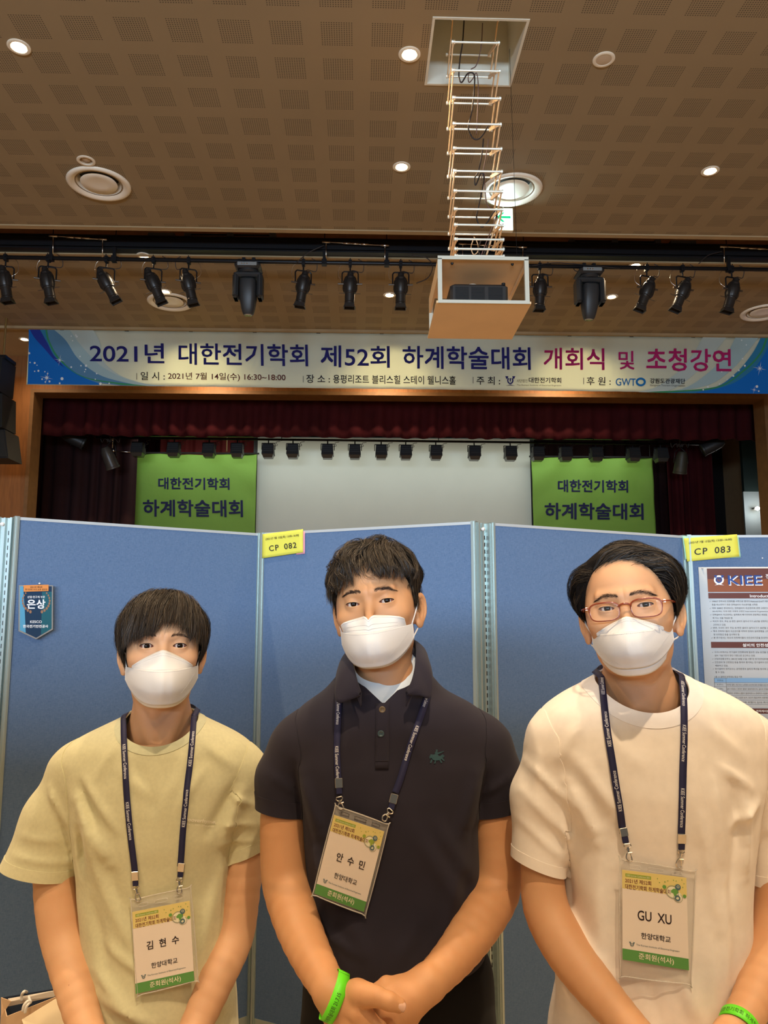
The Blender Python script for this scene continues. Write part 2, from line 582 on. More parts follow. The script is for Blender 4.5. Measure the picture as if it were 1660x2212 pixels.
p = P6(41, 101); downlight(p[0], p[1], ZC, 'lit round downlight at the far left of the ceiling, nearest row', power=110)
p = P6(885, 117); downlight(p[0], p[1], ZC, 'lit round downlight just left of the ceiling hatch', power=110)
p = P6(868, 360); downlight(p[0], p[1], ZC, 'lit round downlight left of the hanging scissor lift, second row', power=110)
p = P6(1535, 369); downlight(p[0], p[1], ZC, 'lit round downlight near the right edge of the ceiling, right of the air diffuser', power=110)
p = P6(308, 548); downlight(p[0], p[1]+0.05, ZC, 'lit downlight peeping between the black beam and the light bar at left', power=60)
p = P6(1105, 567); downlight(1.89, 9.17, ZC, 'lit downlight hidden behind the projector box, just past the black beam', power=40)
p = P6(1382, 566); downlight(3.49, 9.17, ZC, 'lit downlight peeping over the light bar above the right stage spotlights', power=60)
p = P6(357, 630); downlight(p[0], p[1], ZC, 'lit downlight touching the ceiling diffuser behind the left spotlights', power=60)
p = P6(842, 637); downlight(p[0], p[1], ZC, 'lit downlight beside the barrel spotlight left of the projector box', power=60)
p = P6(1322, 641); downlight(p[0], p[1], ZC, 'lit downlight right of the right moving head light', power=60)
p = P6(186, 347); downlight(p[0], p[1], ZC, 'unlit round downlight just above the left air diffuser', lit=False)
p = P6(1305, 128); downlight(p[0], p[1], ZC, 'flat white round ceiling speaker right of the hatch', flat=True, group=None)['category'] = 'speaker'
# row behind the banner
downlight(-5.42, 12.09, ZC, 'lit downlight beside the left end of the event banner', power=110)
for bx, nm in ((-2.55, 'left'), (0.45, 'middle'), (3.4, 'right')):
    downlight(bx, 12.15, ZC, 'downlight hidden behind the %s third of the event banner' % nm, power=360)

M_diff = mat('diffuser_enamel', (0.96, 0.90, 0.76), 0.28)
def diffuser(px, py, label):
    p = P6(px, py)
    t = thing('air_diffuser', (p[0], p[1], ZC), label, 'air diffuser', 'round air diffusers in the ceiling')
    MB().lathe([(0.318, 0.0), (0.318, -0.010), (0.300, -0.022), (0.270, -0.020), (0.217, 0.012), (0.205, 0.10)], n=48).build('outer_ring', M_diff, t, True, True)
    MB().lathe([(0.205, 0.098), (0.0, 0.098)], n=32).build('duct', M_dark, t, False, True)
    MB().lathe([(0.0, 0.008), (0.10, 0.006), (0.178, -0.004), (0.184, 0.002), (0.178, 0.010), (0.0, 0.016)], n=48).build('centre_disc', M_diff, t, True, True)
    MB().tube([(0, 0, 0.012), (0, 0, 0.099)], 0.01, 8).build('stem', M_diff, t, True, True)
diffuser(214, 397, 'round white air diffuser at the left, under the unlit downlight')
diffuser(1106, 410, 'round white air diffuser behind the scissor lift with bluish sheen')
diffuser(368, 652, 'round white air diffuser partly hidden by the left stage spotlights')
diffuser(1650, 675, 'round white air diffuser cut by the right edge of the photo')

# exit sign
Ye = 7.8
ex = on_y(1089, 476, Ye)
t = thing('exit_sign', (ex[0], Ye, 5.985), 'lit green and white exit sign with arrow hanging behind the scissor lift', 'exit sign')
M_exit = mat('exit_sign_panel', (0.9, 1, 0.95), 0.4, emit=(0.72, 1.0, 0.96), estr=5.0)
w, h = 0.185, 0.24
z0, z1 = 5.725, 5.725+h
MB().box((ex[0]-w/2-0.008, Ye, z0-0.008), (ex[0]+w/2+0.008, Ye+0.05, z1+0.008)).build('housing', M_white, t)
MB().box((ex[0]-w/2, Ye-0.006, z0), (ex[0]+w/2, Ye, z1)).build('lit_panel', M_exit, t)
MB().tube([(ex[0], Ye+0.02, z1), (ex[0], Ye+0.02, 6.0)], 0.008).build('hanger', M_white, t)
M_exg = mat('exit_green', (0.0, 0.35, 0.14), 0.4, emit=(0.0, 0.55, 0.22), estr=0.9)
ab = MB(); a = ex[0]-0.01; zc = z0+0.14
ab.poly([(a-0.07, Ye-0.008, zc), (a-0.01, Ye-0.008, zc+0.055), (a+0.02, Ye-0.008, zc+0.055), (a-0.02, Ye-0.008, zc+0.014), (a+0.085, Ye-0.008, zc+0.014),
         (a+0.085, Ye-0.008, zc-0.014), (a-0.02, Ye-0.008, zc-0.014), (a+0.02, Ye-0.008, zc-0.055), (a-0.01, Ye-0.008, zc-0.055)], 0.002, (0, 1, 0))
ab.build('arrow', M_exg, t)
text_quad(MB(), '비상구', (a-0.03, Ye-0.008, z0+0.052), (a+0.085, Ye-0.008, z0+0.052), (a-0.03, Ye-0.008, z0+0.012), 0.0005, 0.02, nrmv=(0, -1, 0)).build('lettering', M_exg, t)
lamp('exit_sign_glow', 'AREA', (ex[0], Ye-0.03, 5.84), (0.62, 0.85, 1.0), 1.6, 0.18, 0.24, target=(ex[0], 0, 6.4))

# ------------------------------------------------------------------ scissor lift with projector box
YN, YF = 5.36, 5.74
L = thing('projector_lift', ((HX0+HX1)/2, 5.55, 4.13), 'tall steel scissor lift hanging from the ceiling hatch', 'lift')
M_rod = mat('zinc_rod', (0.85, 0.86, 0.74), 0.35, metal=0.3)
M_tan = mat('tan_scissor_arm', (0.80, 0.56, 0.32), 0.45, metal=0.1)
xl, xr = 0.70, 1.05
zs = [on_y(1030, y, YN)[2] for y in (42, 92, 153, 212, 268, 321, 370, 413, 452, 486, 517, 538, 553)]
zs = [max(z, 4.15) for z in zs]
for i, z in enumerate(zs):
    xa = on_y(984 + 0.011*(0), 300, YN)[0]
    a = MB().tube([(xl-0.012, YN, z), (xr+0.012, YN, z)], 0.008, 8)
    for xx in (xl-0.004, xr+0.004): a.tube([(xx-0.007, YN, z), (xx+0.007, YN, z)], 0.014, 8)
    a.build('rung', M_rod, L, True, split=40)
    a = MB().tube([(xl-0.012, YF, z), (xr+0.012, YF, z)], 0.008, 8)
    for xx in (xl-0.004, xr+0.004): a.tube([(xx-0.007, YF, z), (xx+0.007, YF, z)], 0.014, 8)
    a.build('rung', M_rod, L, True, split=40)
def flatbar(p, q, w, th):
    p = np.array(p, float); q = np.array(q, float); d = nrm(q-p); s = np.array([1.0, 0, 0]); n = nrm(np.cross(d, s))
    P = [p+sx*th/2*s+sn*w/2*n for sx in (-1, 1) for sn in (-1, 1)]+[q+sx*th/2*s+sn*w/2*n for sx in (-1, 1) for sn in (-1, 1)]
    return P, [(0, 1, 3, 2), (4, 6, 7, 5), (0, 2, 6, 4), (1, 5, 7, 3), (0, 4, 5, 1), (2, 3, 7, 6)]
for i in range(len(zs)-1):
    for x, s in ((xl, 1), (xr, -1)):
        MB().add(*flatbar((x, YN, zs[i]), (x, YF, zs[i+1]), 0.026, 0.008)).build('scissor_arm', M_tan, L)
        MB().add(*flatbar((x+s*0.012, YF, zs[i]), (x+s*0.012, YN, zs[i+1]), 0.026, 0.008)).build('scissor_arm', M_tan, L)
MB().box((0.60, 5.25, 6.62), (1.18, 5.82, 6.66)).build('top_frame', M_rod, L)
MB().tube([(xl+0.02, YN, zs[0]), (xl+0.02, YN, 6.64)], 0.008).tube([(xr-0.02, YN, zs[0]), (xr-0.02, YN, 6.64)], 0.008).build('hanger_rod', M_rod, L)
M_cable = mat('black_cable', (0.03, 0.022, 0.02), 0.5)
M_cableb = mat('brown_cable', (0.16, 0.09, 0.08), 0.5)
def cable_px(pts, Y, r, m, parent, name='cable'):
    P = [on_y(x, y, Y) for x, y in pts]
    MB().tube(catmull(P, 6), r, 6).build(name, m, parent, True)
Ym = 5.5
cable_px([(1003, 44), (1000, 90), (994, 130), (992, 165), (998, 178), (1010, 160), (1022, 158), (1026, 175), (1020, 240), (1012, 275), (1022, 298), (1035, 300), (1048, 285), (1056, 268)], Ym, 0.006, M_cable, L)
cable_px([(1045, 300), (1042, 330), (1034, 370), (1026, 385), (1028, 400), (1037, 380), (1042, 372), (1046, 390), (1036, 440), (1030, 470), (1040, 490), (1052, 482), (1070, 455), (1074, 470), (1062, 510), (1046, 548)], Ym, 0.006, M_cable, L)
cable_px([(1043, 50), (1040, 100), (1030, 140), (1018, 150), (1012, 165), (1014, 178), (1022, 170), (1030, 158), (1034, 190), (1032, 240), (1030, 290)], Ym+0.05, 0.004, M_cableb, L)
cable_px([(1056, 300), (1050, 340), (1040, 390), (1046, 370), (1052, 440), (1072, 462), (1060, 500), (1040, 552)], Ym+0.08, 0.004, M_cableb, L)
cable_px([(1076, 470), (1066, 500), (1058, 530), (1050, 556)], Ym, 0.008, M_tan, L)
cable_px([(1022, 520), (1018, 535), (1024, 550), (1034, 540), (1030, 520), (1024, 512)], Ym, 0.004, M_tan, L)
cable_px([(1040, 516), (1034, 540), (1040, 556)], Ym, 0.006, M_cable, L)
wx = on_y(1106, 300, 5.5)[0]
MB().tube([(wx, 5.5, 6.02), (wx+0.02, 5.5, 4.14)], 0.0018, 6).build('hanging_wire', M_dmetal, L)

M_ply = mat('birch_board', (0.96, 0.68, 0.38), 0.55, var=0.05, vscale=3)
M_edge = mat('pale_edge_band', (0.72, 0.72, 0.60), 0.5)
B = thing('projector_box', (0.875, 5.55, 3.78), 'open pale wooden box hanging from the scissor lift holding a projector', 'box')
bx0, bx1, by0, by1, bz0, bz1 = 0.5435, 1.2055, 5.2, 5.9, 3.782, 4.135
e = 0.018
MB().box((bx0-0.008, by0-0.004, bz0), (bx1+0.008, by1+0.004, bz0+e)).build('bottom_board', M_ply, B)
MB().box((bx0+0.012, by0, bz1-e), (bx1-0.012, by1, bz1)).build('top_board', M_ply, B)
MB().box((bx0+0.004, by0-0.012, bz0-0.002), (bx1-0.004, by0-0.004, bz0+0.022)).build('edge_strip', M_edge, B)
MB().box((bx0+0.004, by0-0.008, bz1-0.026), (bx1-0.004, by0, bz1)).build('edge_strip', M_edge, B)
for xx in (bx0+0.004, bx1-0.034):
    MB().box((xx, by0-0.008, bz0+0.02), (xx+0.030, by0+0.02, bz1-0.02)).build('post', M_edge, B)
    MB().box((xx, by1-0.02, bz0+0.02), (xx+0.030, by1, bz1-0.02)).build('post', M_edge, B)
MB().box((bx0+0.004, by0+0.03, bz1-0.15), (bx0+0.020, by1-0.02, bz1-0.02)).build('side_rail', M_ply, B)
MB().box((bx1-0.020, by0+0.03, bz1-0.05), (bx1-0.004, by1-0.02, bz1-0.02)).build('side_rail', M_ply, B)
for xx in (0.66, 1.10):
    MB().lathe([(0.0, -0.012), (0.007, -0.012), (0.012, 0.0), (0.012, 0.004)], c=(xx, 5.27, bz1-e), n=10).build('bolt', M_dmetal, B)
J = thing('projector', (0.86, 5.50, bz0+e), 'black ceiling projector sitting inside the hanging wooden box', 'projector')
jx0, jx1, jy0, jy1 = 0.645, 1.065, 5.27, 5.72
zb = bz0+e
MB().bbox((jx0, jy0, zb+0.012), (jx1, jy1, zb+0.165), 0.018).build('body', mat('projector_shell', (0.022, 0.023, 0.025), 0.42), J)
M_grille = mat('projector_grille', (0.008, 0.008, 0.009), 0.6)
for g0, g1 in ((jx0+0.035, jx0+0.135), (jx0+0.15, jx0+0.25), (jx0+0.275, jx0+0.38)):
    gm = MB()
    gm.box((g0, jy0-0.002, zb+0.035), (g1, jy0+0.001, zb+0.14))
    for k in range(9):
        zz = zb+0.04+k*0.011
        gm.box((g0+0.004, jy0-0.005, zz), (g1-0.004, jy0-0.002, zz+0.004))
    gm.build('vent_grille', M_grille, J)
for xx in (jx0+0.04, jx1-0.04):
    for yy in (jy0+0.04, jy1-0.04):
        MB().tube([(xx, yy, zb), (xx, yy, zb+0.013)], 0.014, 12).build('foot', M_grille, J)
MB().tube([(jx1-0.03, jy0+0.02, zb+0.16), (jx1-0.03, jy0+0.02, zb+0.176)], 0.014, 12).build('knob', M_grille, J)
MB().tube(catmull([(0.78, 5.34, zb+0.16), (0.80, 5.38, zb+0.20), (0.86, 5.42, zb+0.215), (0.90, 5.48, zb+0.18)], 6), 0.007, 8).build('cable', M_white, J, True)
MB().tube(catmull([(jx0+0.01, 5.35, zb+0.06), (jx0-0.03, 5.33, zb+0.05), (jx0-0.05, 5.32, zb+0.01)], 6), 0.007, 8).build('cable', M_grille, J, True)
MB().bbox((0.85, 5.36, zb+0.165), (0.93, 5.44, zb+0.19), 0.01).build('connector', mat('pale_green_plastic', (0.35, 0.5, 0.45), 0.4), J)

# ------------------------------------------------------------------ black beam, light bar and its lamps
bm_ = thing('steel_beam', (0, 9.0, 6.09), 'black steel beam running across the ceiling recess', 'beam')
k = MB(); k.box((-8.9, 8.93, 6.0), (8.9, 9.05, 6.02)); k.box((-8.9, 8.93, 6.16), (8.9, 9.05, 6.18)); k.box((-8.9, 8.965, 6.02), (8.9, 9.015, 6.16)); k.box((-8.9, 8.925, 6.03), (8.9, 8.935, 6.15))
k.build('flange_and_web', M_dmetal, bm_)
YP, ZP = 8.90, 5.845
bar = thing('light_bar', (0, YP, ZP), 'thin black pipe hung under the ceiling beam carrying the stage lights', 'pipe')
MB().tube([(-8.9, YP, ZP+0.02), (0, YP, ZP), (8.9, YP, ZP-0.012)], 0.024, 12).build('pipe', M_dmetal, bar, True)
def bz(x): return ZP+(-0.02*x/8.9 if x < 0 else -0.012*x/8.9)
for px in (110, 247, 701, 836, 1133, 1574):
    x = on_y(px, 560, YP)[0]
    MB().box((x-0.018, YP-0.02, bz(x)-0.03), (x+0.018, YP+0.02, 6.0)).box((x-0.03, YP-0.034, bz(x)-0.034), (x+0.03, YP+0.034, bz(x)+0.034)).build('bracket', M_dmetal, bar)
    MB().tube([(x, YP+0.02, 6.16), (x, YP+0.06, 6.9)], 0.006, 6).build('hanger_rod', M_dmetal, bar)
# cradles and boxes above the beam
M_cradle = mat('blue_black_steel', (0.09, 0.11, 0.13), 0.4, metal=0.5)
def px_box(mb, x0, y0, x1, y1, Y, d):
    a = on_y(x0, y0, Y); b = on_y(x1, y1, Y)
    mb.box((a[0], Y, b[2]), (b[0], Y+d, a[2]))
for (x0, x1, nm) in ((398, 598, 'left'), (1230, 1432, 'right')):
    dy = 0 if nm == 'left' else 14
    t = thing('winch_cradle', (on_y((x0+x1)/2, 510, 8.8)[0], 8.8, 6.18), 'dark steel winch cradle resting on the beam above the %s stage lights' % nm, 'cradle', 'winch cradles on the beam')
    for q in (x0, (x0+x1)/2-8, x1-16):
        m_ = MB(); px_box(m_, q, 503+dy, q+14, 529+dy, 8.95, 0.12); m_.build('upright', M_cradle, t)
    m_ = MB(); px_box(m_, x0, 524+dy, x1, 530+dy, 8.95, 0.1); m_.build('rail', M_cradle, t)
    m_ = MB(); px_box(m_, x0+14, 504+dy, x1-14, 507+dy, 8.98, 0.05); m_.build('rail', M_cradle, t)
for (x0, x1, y0, y1, nm) in ((320, 376, 502, 530, 'left of the left winch cradle'), (1450, 1506, 519, 543, 'right of the right winch cradle')):
    m_ = MB(); px_box(m_, x0, y0, x1, y1, 8.95, 0.14)
    tag(m_.build('control_box', M_cradle), 'dark steel control box %s on the beam' % nm, 'box', 'control boxes on the beam')
for (x0, x1, y, nm) in ((115, 222, 512, 'far left'), (705, 832, 525, 'middle, left of the lift'), (1000, 1130, 529, 'behind the lift'), (1565, 1690, 535, 'far right')):
    P = [on_y(x0, y-2, 8.86), on_y(x0+(x1-x0)*0.3, y, 8.86), on_y(x0+(x1-x0)*0.6, y+3, 8.86), on_y(x1, y+5, 8.86)]
    m_ = MB().tube(P, 0.006, 6)
    for f in (0.0, 0.35, 0.5, 0.65, 1.0):
        c = np.array(P[0])*(1-f)+np.array(P[-1])*f
        m_.tube([c-[0.05, 0, 0], c+[0.05, 0, -0.003]], 0.012, 6)
    m_.tube([P[-1], P[-1]-[0, -0.02, 0.22]], 0.006, 6).tube([P[0], P[0]-[0, -0.02, 0.22]], 0.006, 6)
    tag(m_.build('turnbuckle_cable', M_chrome, smooth=True), 'bright turnbuckle cable stretched above the beam, %s' % nm, 'cable', 'turnbuckle cables above the beam')

# barrel spotlight prototype: origin at the pipe, body hangs below; local frame x right, y away, z up
M_lamp = mat('spotlight_black', (0.030, 0.027, 0.025), 0.36, metal=0.3, var=0.2, vscale=20)
M_lampb = mat('spotlight_worn', (0.10, 0.075, 0.055), 0.35, metal=0.5)
def spotlight(px, tilt, label, fwd=0.15, lean=0.0):
    x = on_y(px, 572, YP)[0]
    t = thing('stage_spotlight', (x, YP, bz(x)), label, 'stage light', 'barrel spotlights on the light bar')
    # clamp
    c = MB().box((-0.02, -0.032, -0.045), (0.02, 0.032, 0.03)).box((-0.010, -0.045, -0.012), (0.010, 0.0, 0.012)).tube([(0, 0, -0.045), (0, 0, -0.10)], 0.010, 8)
    c.tube([(0, -0.03, 0.0), (0, -0.03, 0.05)], 0.006, 6)
    c.build('clamp', M_dmetal, t, local=True)
    piv = np.array([0.0, 0, -0.285])
    R = rotm((0, 1, 0), tilt) @ rotm((1, 0, 0), fwd)
    yk = MB()
    hw = 0.098
    pts = [(-hw, 0, -0.27), (-hw, 0, -0.135), (-hw+0.02, 0, -0.112), (hw-0.02, 0, -0.112), (hw, 0, -0.135), (hw, 0, -0.27)]
    Ry = rotm((0, 0, 1), lean)
    P = np.array(pts) @ Ry.T
    for i in range(len(P)-1):
        yk.tube([P[i], P[i+1]], 0.009, 6)
    yk.build('yoke', M_dmetal, t, local=True)
    for s in (-1, 1):
        kn = MB()
        a = Ry @ np.array([s*hw*0.8, 0, -0.27]); b_ = Ry @ np.array([s*(hw+0.05), 0, -0.268])
        kn.tube([a, b_], 0.012, 8)
        kn.build('knob', M_lampb, t, local=True)
        MB().tube([R @ np.array([s*0.05, 0, -0.10])+piv, R @ np.array([s*0.13, 0, -0.10])+piv], 0.004, 6).build('shutter_handle', M_lampb, t, local=True)
    # barrel, local z axis up (lamp cap up, lens down)
    prof = [(0.0, 0.165), (0.030, 0.165), (0.036, 0.150), (0.042, 0.118), (0.060, 0.100), (0.062, 0.075), (0.066, 0.070), (0.078, 0.050), (0.082, 0.01), (0.080, -0.055),
            (0.072, -0.085), (0.066, -0.090), (0.064, -0.10), (0.060, -0.105), (0.060, -0.20), (0.064, -0.205), (0.060, -0.21), (0.060, -0.225)]
    bd = MB().lathe(prof, c=piv, n=20, R=R)
    for a in range(6):                                  # cooling ribs
        ang = a*math.pi/3
        u = np.array([math.cos(ang), math.sin(ang), 0])
        q = [u*0.060+[0, 0, 0.10], u*0.082+[0, 0, 0.045], u*0.085+[0, 0, -0.05], u*0.07+[0, 0, -0.09]]
        bd.tube([(R @ z_)+piv for z_ in q], 0.0045, 4)
    bd.lathe([(0.060, 0), (0.074, 0.0), (0.074, -0.012), (0.062, -0.012)], c=R @ np.array([0, 0, -0.078])+piv, n=20, R=R)
    bd.build('barrel', M_lamp, t, True, True, split=30)
    # flared gel-frame holder
    fr = MB()
    for (s0, s1, z0, z1) in ((0.058, 0.082, -0.225, -0.275),):
        A = [R @ np.array([sx*s0*0.95, sy*s0*0.95, z0])+piv for sx, sy in ((-1, -1), (1, -1), (1, 1), (-1, 1))]
        Bq = [R @ np.array([sx*s1*0.8, sy*s1*0.8, z1])+piv for sx, sy in ((-1, -1), (1, -1), (1, 1), (-1, 1))]
        fr.add(A+Bq, [(0, 1, 5, 4), (1, 2, 6, 5), (2, 3, 7, 6), (3, 0, 4, 7)])
        for i in range(4):
            fr.tube([Bq[i], Bq[(i+1) % 4]], 0.006, 4)
    fr.build('gel_frame', M_lamp, t, local=True)
    MB().lathe([(0.052, 0), (0.03, -0.008), (0, -0.012)], c=R @ np.array([0, 0, -0.235])+piv, n=16, R=R).build('lens', mat('dark_lens', (0.04, 0.04, 0.045), 0.08), t, True, True)
    cp = MB().tube([R @ np.array([0.02, 0, 0.16])+piv, R @ np.array([0.045, 0, 0.155])+piv], 0.012, 8)
    s = 1 if (px*7) % 3 else -1
    tp = R @ np.array([0, 0, 0.165])+piv
    cp.tube(catmull([tp, tp+[s*0.03, 0.03, 0.03], (s*0.15, 0.03, -0.10), (s*0.16, 0.0, 0.0), (s*0.10, 0, 0.05)], 6), 0.005, 6)
    cp.build('cable', M_cable, t, True, True)
    MB().tube(catmull([(0.0, 0.03, 0.02), (-s*0.12, 0.02, -0.03), (-s*0.14, 0.03, -0.16), (-s*0.06, 0.02, -0.24)], 6), 0.003, 5).build('safety_wire', M_chrome, t, True, True)
    return t

names = ['cut by the left edge of the photo', 'second from the left end of the bar', 'third from the left, tilted most to the right', 'fourth from the left, in front of the diffuser', 'fifth from the left, beside the moving head',
         'first to the right of the left moving head', 'second to the right of the left moving head', 'just left of the projector box', 'just right of the projector box', 'first to the right of the right moving head', 'second to the right of the right moving head', 'nearest the right edge of the photo']
for (px, tl), nm in zip(((12, -0.16), (104, -0.20), (230, -0.50), (332, -0.42), (408, -0.25), (656, 0.16), (757, 0.03), (866, 0.01), (1166, 0.04), (1397, 0.38), (1474, 0.40), (1580, 0.28)), names):
    spotlight(px, tl, 'black barrel spotlight hanging from the bar, %s' % nm, fwd=0.12, lean=0.3 if abs(tl) > 0.1 else 0)

M_head = mat('moving_head_shell', (0.028, 0.030, 0.032), 0.42)
M_headl = mat('moving_head_display', (0.25, 0.27, 0.27), 0.25)
def moving_head(px, label, tilt):
    x = on_y(px, 572, YP)[0]
    t = thing('moving_head_light', (x, YP, bz(x)), label, 'stage light', 'moving head lights on the light bar')
    for s in (-1, 1):
        MB().box((s*0.06-0.02, -0.035, -0.06), (s*0.06+0.02, 0.035, 0.035)).build('clamp', M_dmetal, t, local=True)
    R0 = rotm((0, 0, 1), 0.15)
    MB().bbox((-0.155, -0.15, -0.135), (0.155, 0.15, -0.055), 0.03).build('base', M_head, t, local=True)
    MB().bbox((-0.115, -0.156, -0.122), (0.115, -0.148, -0.075), 0.004).build('display', M_headl, t, local=True)
    for k_ in range(3): MB().tube([(-0.06+k_*0.03, -0.160, -0.10), (-0.06+k_*0.03, -0.155, -0.10)], 0.008, 8).build('button', M_chrome, t, local=True)
    MB().lathe([(0.0, -0.17), (0.10, -0.17), (0.12, -0.15), (0.12, -0.135)], n=24).build('turntable', M_head, t, True, True, split=40)
    for s in (-1, 1):
        MB().bbox((s*0.145-0.035, -0.10, -0.49), (s*0.145+0.035, 0.09, -0.18), 0.028).build('yoke_arm', M_head, t, local=True)
    MB().bbox((-0.17, -0.09, -0.225), (0.17, 0.09, -0.16), 0.02).build('yoke_bridge', M_head, t, local=True)
    # head: rounded-square section loft
    secs = [(-0.235, 0.075, 0.07), (-0.255, 0.098, 0.095), (-0.34, 0.104, 0.11), (-0.48, 0.102, 0.105), (-0.60, 0.080, 0.08), (-0.655, 0.064, 0.064), (-0.67, 0.055, 0.055)]
    rows = []
    R = rotm((0, 1, 0), tilt) @ rotm((1, 0, 0), 0.14)
    pv = np.array([0, -0.02, -0.40])
    for z, a, b_ in secs:
        row = []
        for k_ in range(24):
            th = 2*math.pi*k_/24; cs, sn = math.cos(th), math.sin(th)
            e_ = 0.62
            row.append(R @ (np.array([a*abs(cs)**e_*np.sign(cs), b_*abs(sn)**e_*np.sign(sn), z])-pv)+pv)
        rows.append(row)
    hd = MB().grid(rows, closeu=True)
    hd.add(rows[0], [tuple(range(24))]); hd.add(rows[-1], [tuple(range(23, -1, -1))])
    hd.build('head', M_head, t, True, True, split=35)
    MB().lathe([(0.05, 0), (0.045, -0.012), (0.03, -0.006), (0, -0.014)], c=R @ (np.array([0, 0, -0.668])-pv)+pv, n=20, R=R).build('lens', mat('bright_lens', (0.45, 0.42, 0.36), 0.05, metal=0.4), t, True, True)
    MB().tube(catmull([(-0.1, 0.02, -0.07), (-0.17, 0.04, -0.02), (-0.14, 0.05, 0.05), (-0.05, 0.04, 0.03)], 6), 0.006, 6).build('cable', M_cable, t, True, True)
moving_head(538, 'large black moving head light on the bar left of centre', 0.0)
moving_head(1272, 'large black moving head light on the bar right of the projector box', 0.03)
# loose cables along the bar
def cab(pts, label):
    P = [on_y(x, y, YP-0.03) for x, y in pts]
    tag(MB().tube(catmull(P, 6), 0.006, 6).build('bar_cable', M_cable, smooth=True), label, 'cable', 'loose cables along the light bar')
cab([(640, 568), (668, 545), (700, 530)], 'thin cable rising from the bar to the beam left of the projector box')
cab([(1510, 570), (1530, 552), (1560, 543)], 'thin cable rising from the bar to the beam at the right')
cab([(890, 552), (920, 556), (935, 575), (925, 600), (900, 612)], 'cable looping beside the spotlight left of the projector box')
cab([(1150, 574), (1200, 568), (1260, 572), (1340, 580)], 'cable lying along the bar by the right moving head')

# ------------------------------------------------------------------ event banner
YBN = 11.566
def bp(px, py, dy=0.0):
    return on_y(px, py, YBN-dy)
def translucent(name, color, fac=0.3, rough=0.7):
    m = bpy.data.materials.new(name); m.use_nodes = True
    nt = m.node_tree; b = nt.nodes['Principled BSDF']
    c = hexc(color) if isinstance(color, str) else color
    b.inputs['Base Color'].default_value = (*c, 1); b.inputs['Roughness'].default_value = rough
    tcn = nt.nodes.new('ShaderNodeTexCoord')
    n = nt.nodes.new('ShaderNodeTexNoise'); n.inputs['Scale'].default_value = 1.6; n.inputs['Detail'].default_value = 4
    nt.links.new(tcn.outputs['Object'], n.inputs['Vector'])
    bpn = nt.nodes.new('ShaderNodeBump'); bpn.inputs['Strength'].default_value = 0.5; bpn.inputs['Distance'].default_value = 0.05
    nt.links.new(n.outputs['Fac'], bpn.inputs['Height']); nt.links.new(bpn.outputs['Normal'], b.inputs['Normal'])
    tr = nt.nodes.new('ShaderNodeBsdfTranslucent'); tr.inputs[0].default_value = (*c, 1)
    mx = nt.nodes.new('ShaderNodeMixShader'); mx.inputs[0].default_value = fac
    out = nt.nodes['Material Output']
    nt.links.new(b.outputs[0], mx.inputs[1]); nt.links.new(tr.outputs[0], mx.inputs[2]); nt.links.new(mx.outputs[0], out.inputs[0])
    return m
M_ban = translucent('banner_cloth', (0.80, 0.84, 0.70), 0.4)
ctr = bp(860, 780)
BN = thing('event_banner', ctr, 'long white event banner with blue swirl ends and navy and magenta Korean lettering', 'banner')
nx, nz = 140, 14
G = []
x0, x1 = bp(60, 780)[0], bp(1700, 780)[0]
zt = 5.975
for j in range(nz+1):
    row = []
    for i in range(nx+1):
        f = i/nx; x = x0+(x1-x0)*f
        g = j/nz
        zb_ = 5.086-0.03*f
        z = zb_+(zt-zb_)*g
        y = YBN+0.006*math.sin(x*9+2*g)*(0.3+0.7*abs(0.5-g))+0.004*math.sin(x*23+g*3)
        row.append((x, y, z))
    G.append(row)
BCL = MB().sheet(G, 0.001).build('cloth', M_ban, BN, True)
for i in range(12):
    f = (i+0.5)/12; x = x0+(x1-x0)*f
    MB().box((x-0.03, YBN-0.012, 5.955), (x+0.03, YBN+0.012, 5.985)).build('clip', M_dark, BN)
DY = 0.019
def ink(name, color, rough=0.55, a=1.0): return mat(name, color, rough, spec=0.2)
NAVY = ink('banner_navy_ink', (0.012, 0.012, 0.13)); MAG = ink('banner_magenta_ink', (0.42, 0.015, 0.13)); BLK = ink('banner_black_ink', (0.012, 0.01, 0.02))
BRN = ink('banner_brown_ink', (0.10, 0.02, 0.02)); GWB = ink('banner_blue_ink', (0.01, 0.16, 0.45)); GRY = ink('banner_grey_ink', (0.12, 0.12, 0.12))
def btext(s, x0, y0, x1, y1, m, bold=0.02, dy_r=None, sp=1.0, mb=None):
    """writing boxed by photo pixels on the banner plane"""
    dd = 0.0125*(x1-x0)
    mb_ = mb if mb is not None else MB()
    text_quad(mb_, s, bp(x0, y0, DY), bp(x1, y0+dd, DY), bp(x0, y1, DY), 0.0, bold, space=sp, nrmv=(0, -1, 0))
    if mb is None: mb_.build('lettering', m, BCL)
btext('2021년', 194, 740, 355, 783, NAVY, 0.018)
btext('대한전기학회', 386, 741, 665, 788, NAVY, 0.018)
btext('제52회', 693, 746, 842, 793, NAVY, 0.018)
btext('하계학술대회', 870, 747, 1146, 796, NAVY, 0.018)
btext('개회식', 1175, 751, 1306, 798, MAG, 0.018)
btext('및', 1337, 758, 1371, 798, MAG, 0.012)
btext('초청강연', 1397, 752, 1580, 801, MAG, 0.018)
btext('일 시 :', 304, 803, 356, 821, BLK, 0.008)
btext('2021년 7월 14일(수) 16:30~18:00', 363, 804, 617, 822, BRN, 0.012)
btext('장 소 :', 662, 809, 713, 827, BLK, 0.008)
btext('용평리조트 블리스힐 스테이 웰니스홀', 720, 809, 985, 828, BLK, 0.012)
btext('주 최 :', 1030, 813, 1081, 831, BLK, 0.008)
btext('사단법인', 1117, 819, 1140, 826, BLK, 0.004)
btext('대한전기학회', 1143, 815, 1213, 827, BLK, 0.02)
btext('The Korean Institute of Electrical Engineers', 1117, 830, 1213, 834, BLK, 0.0)
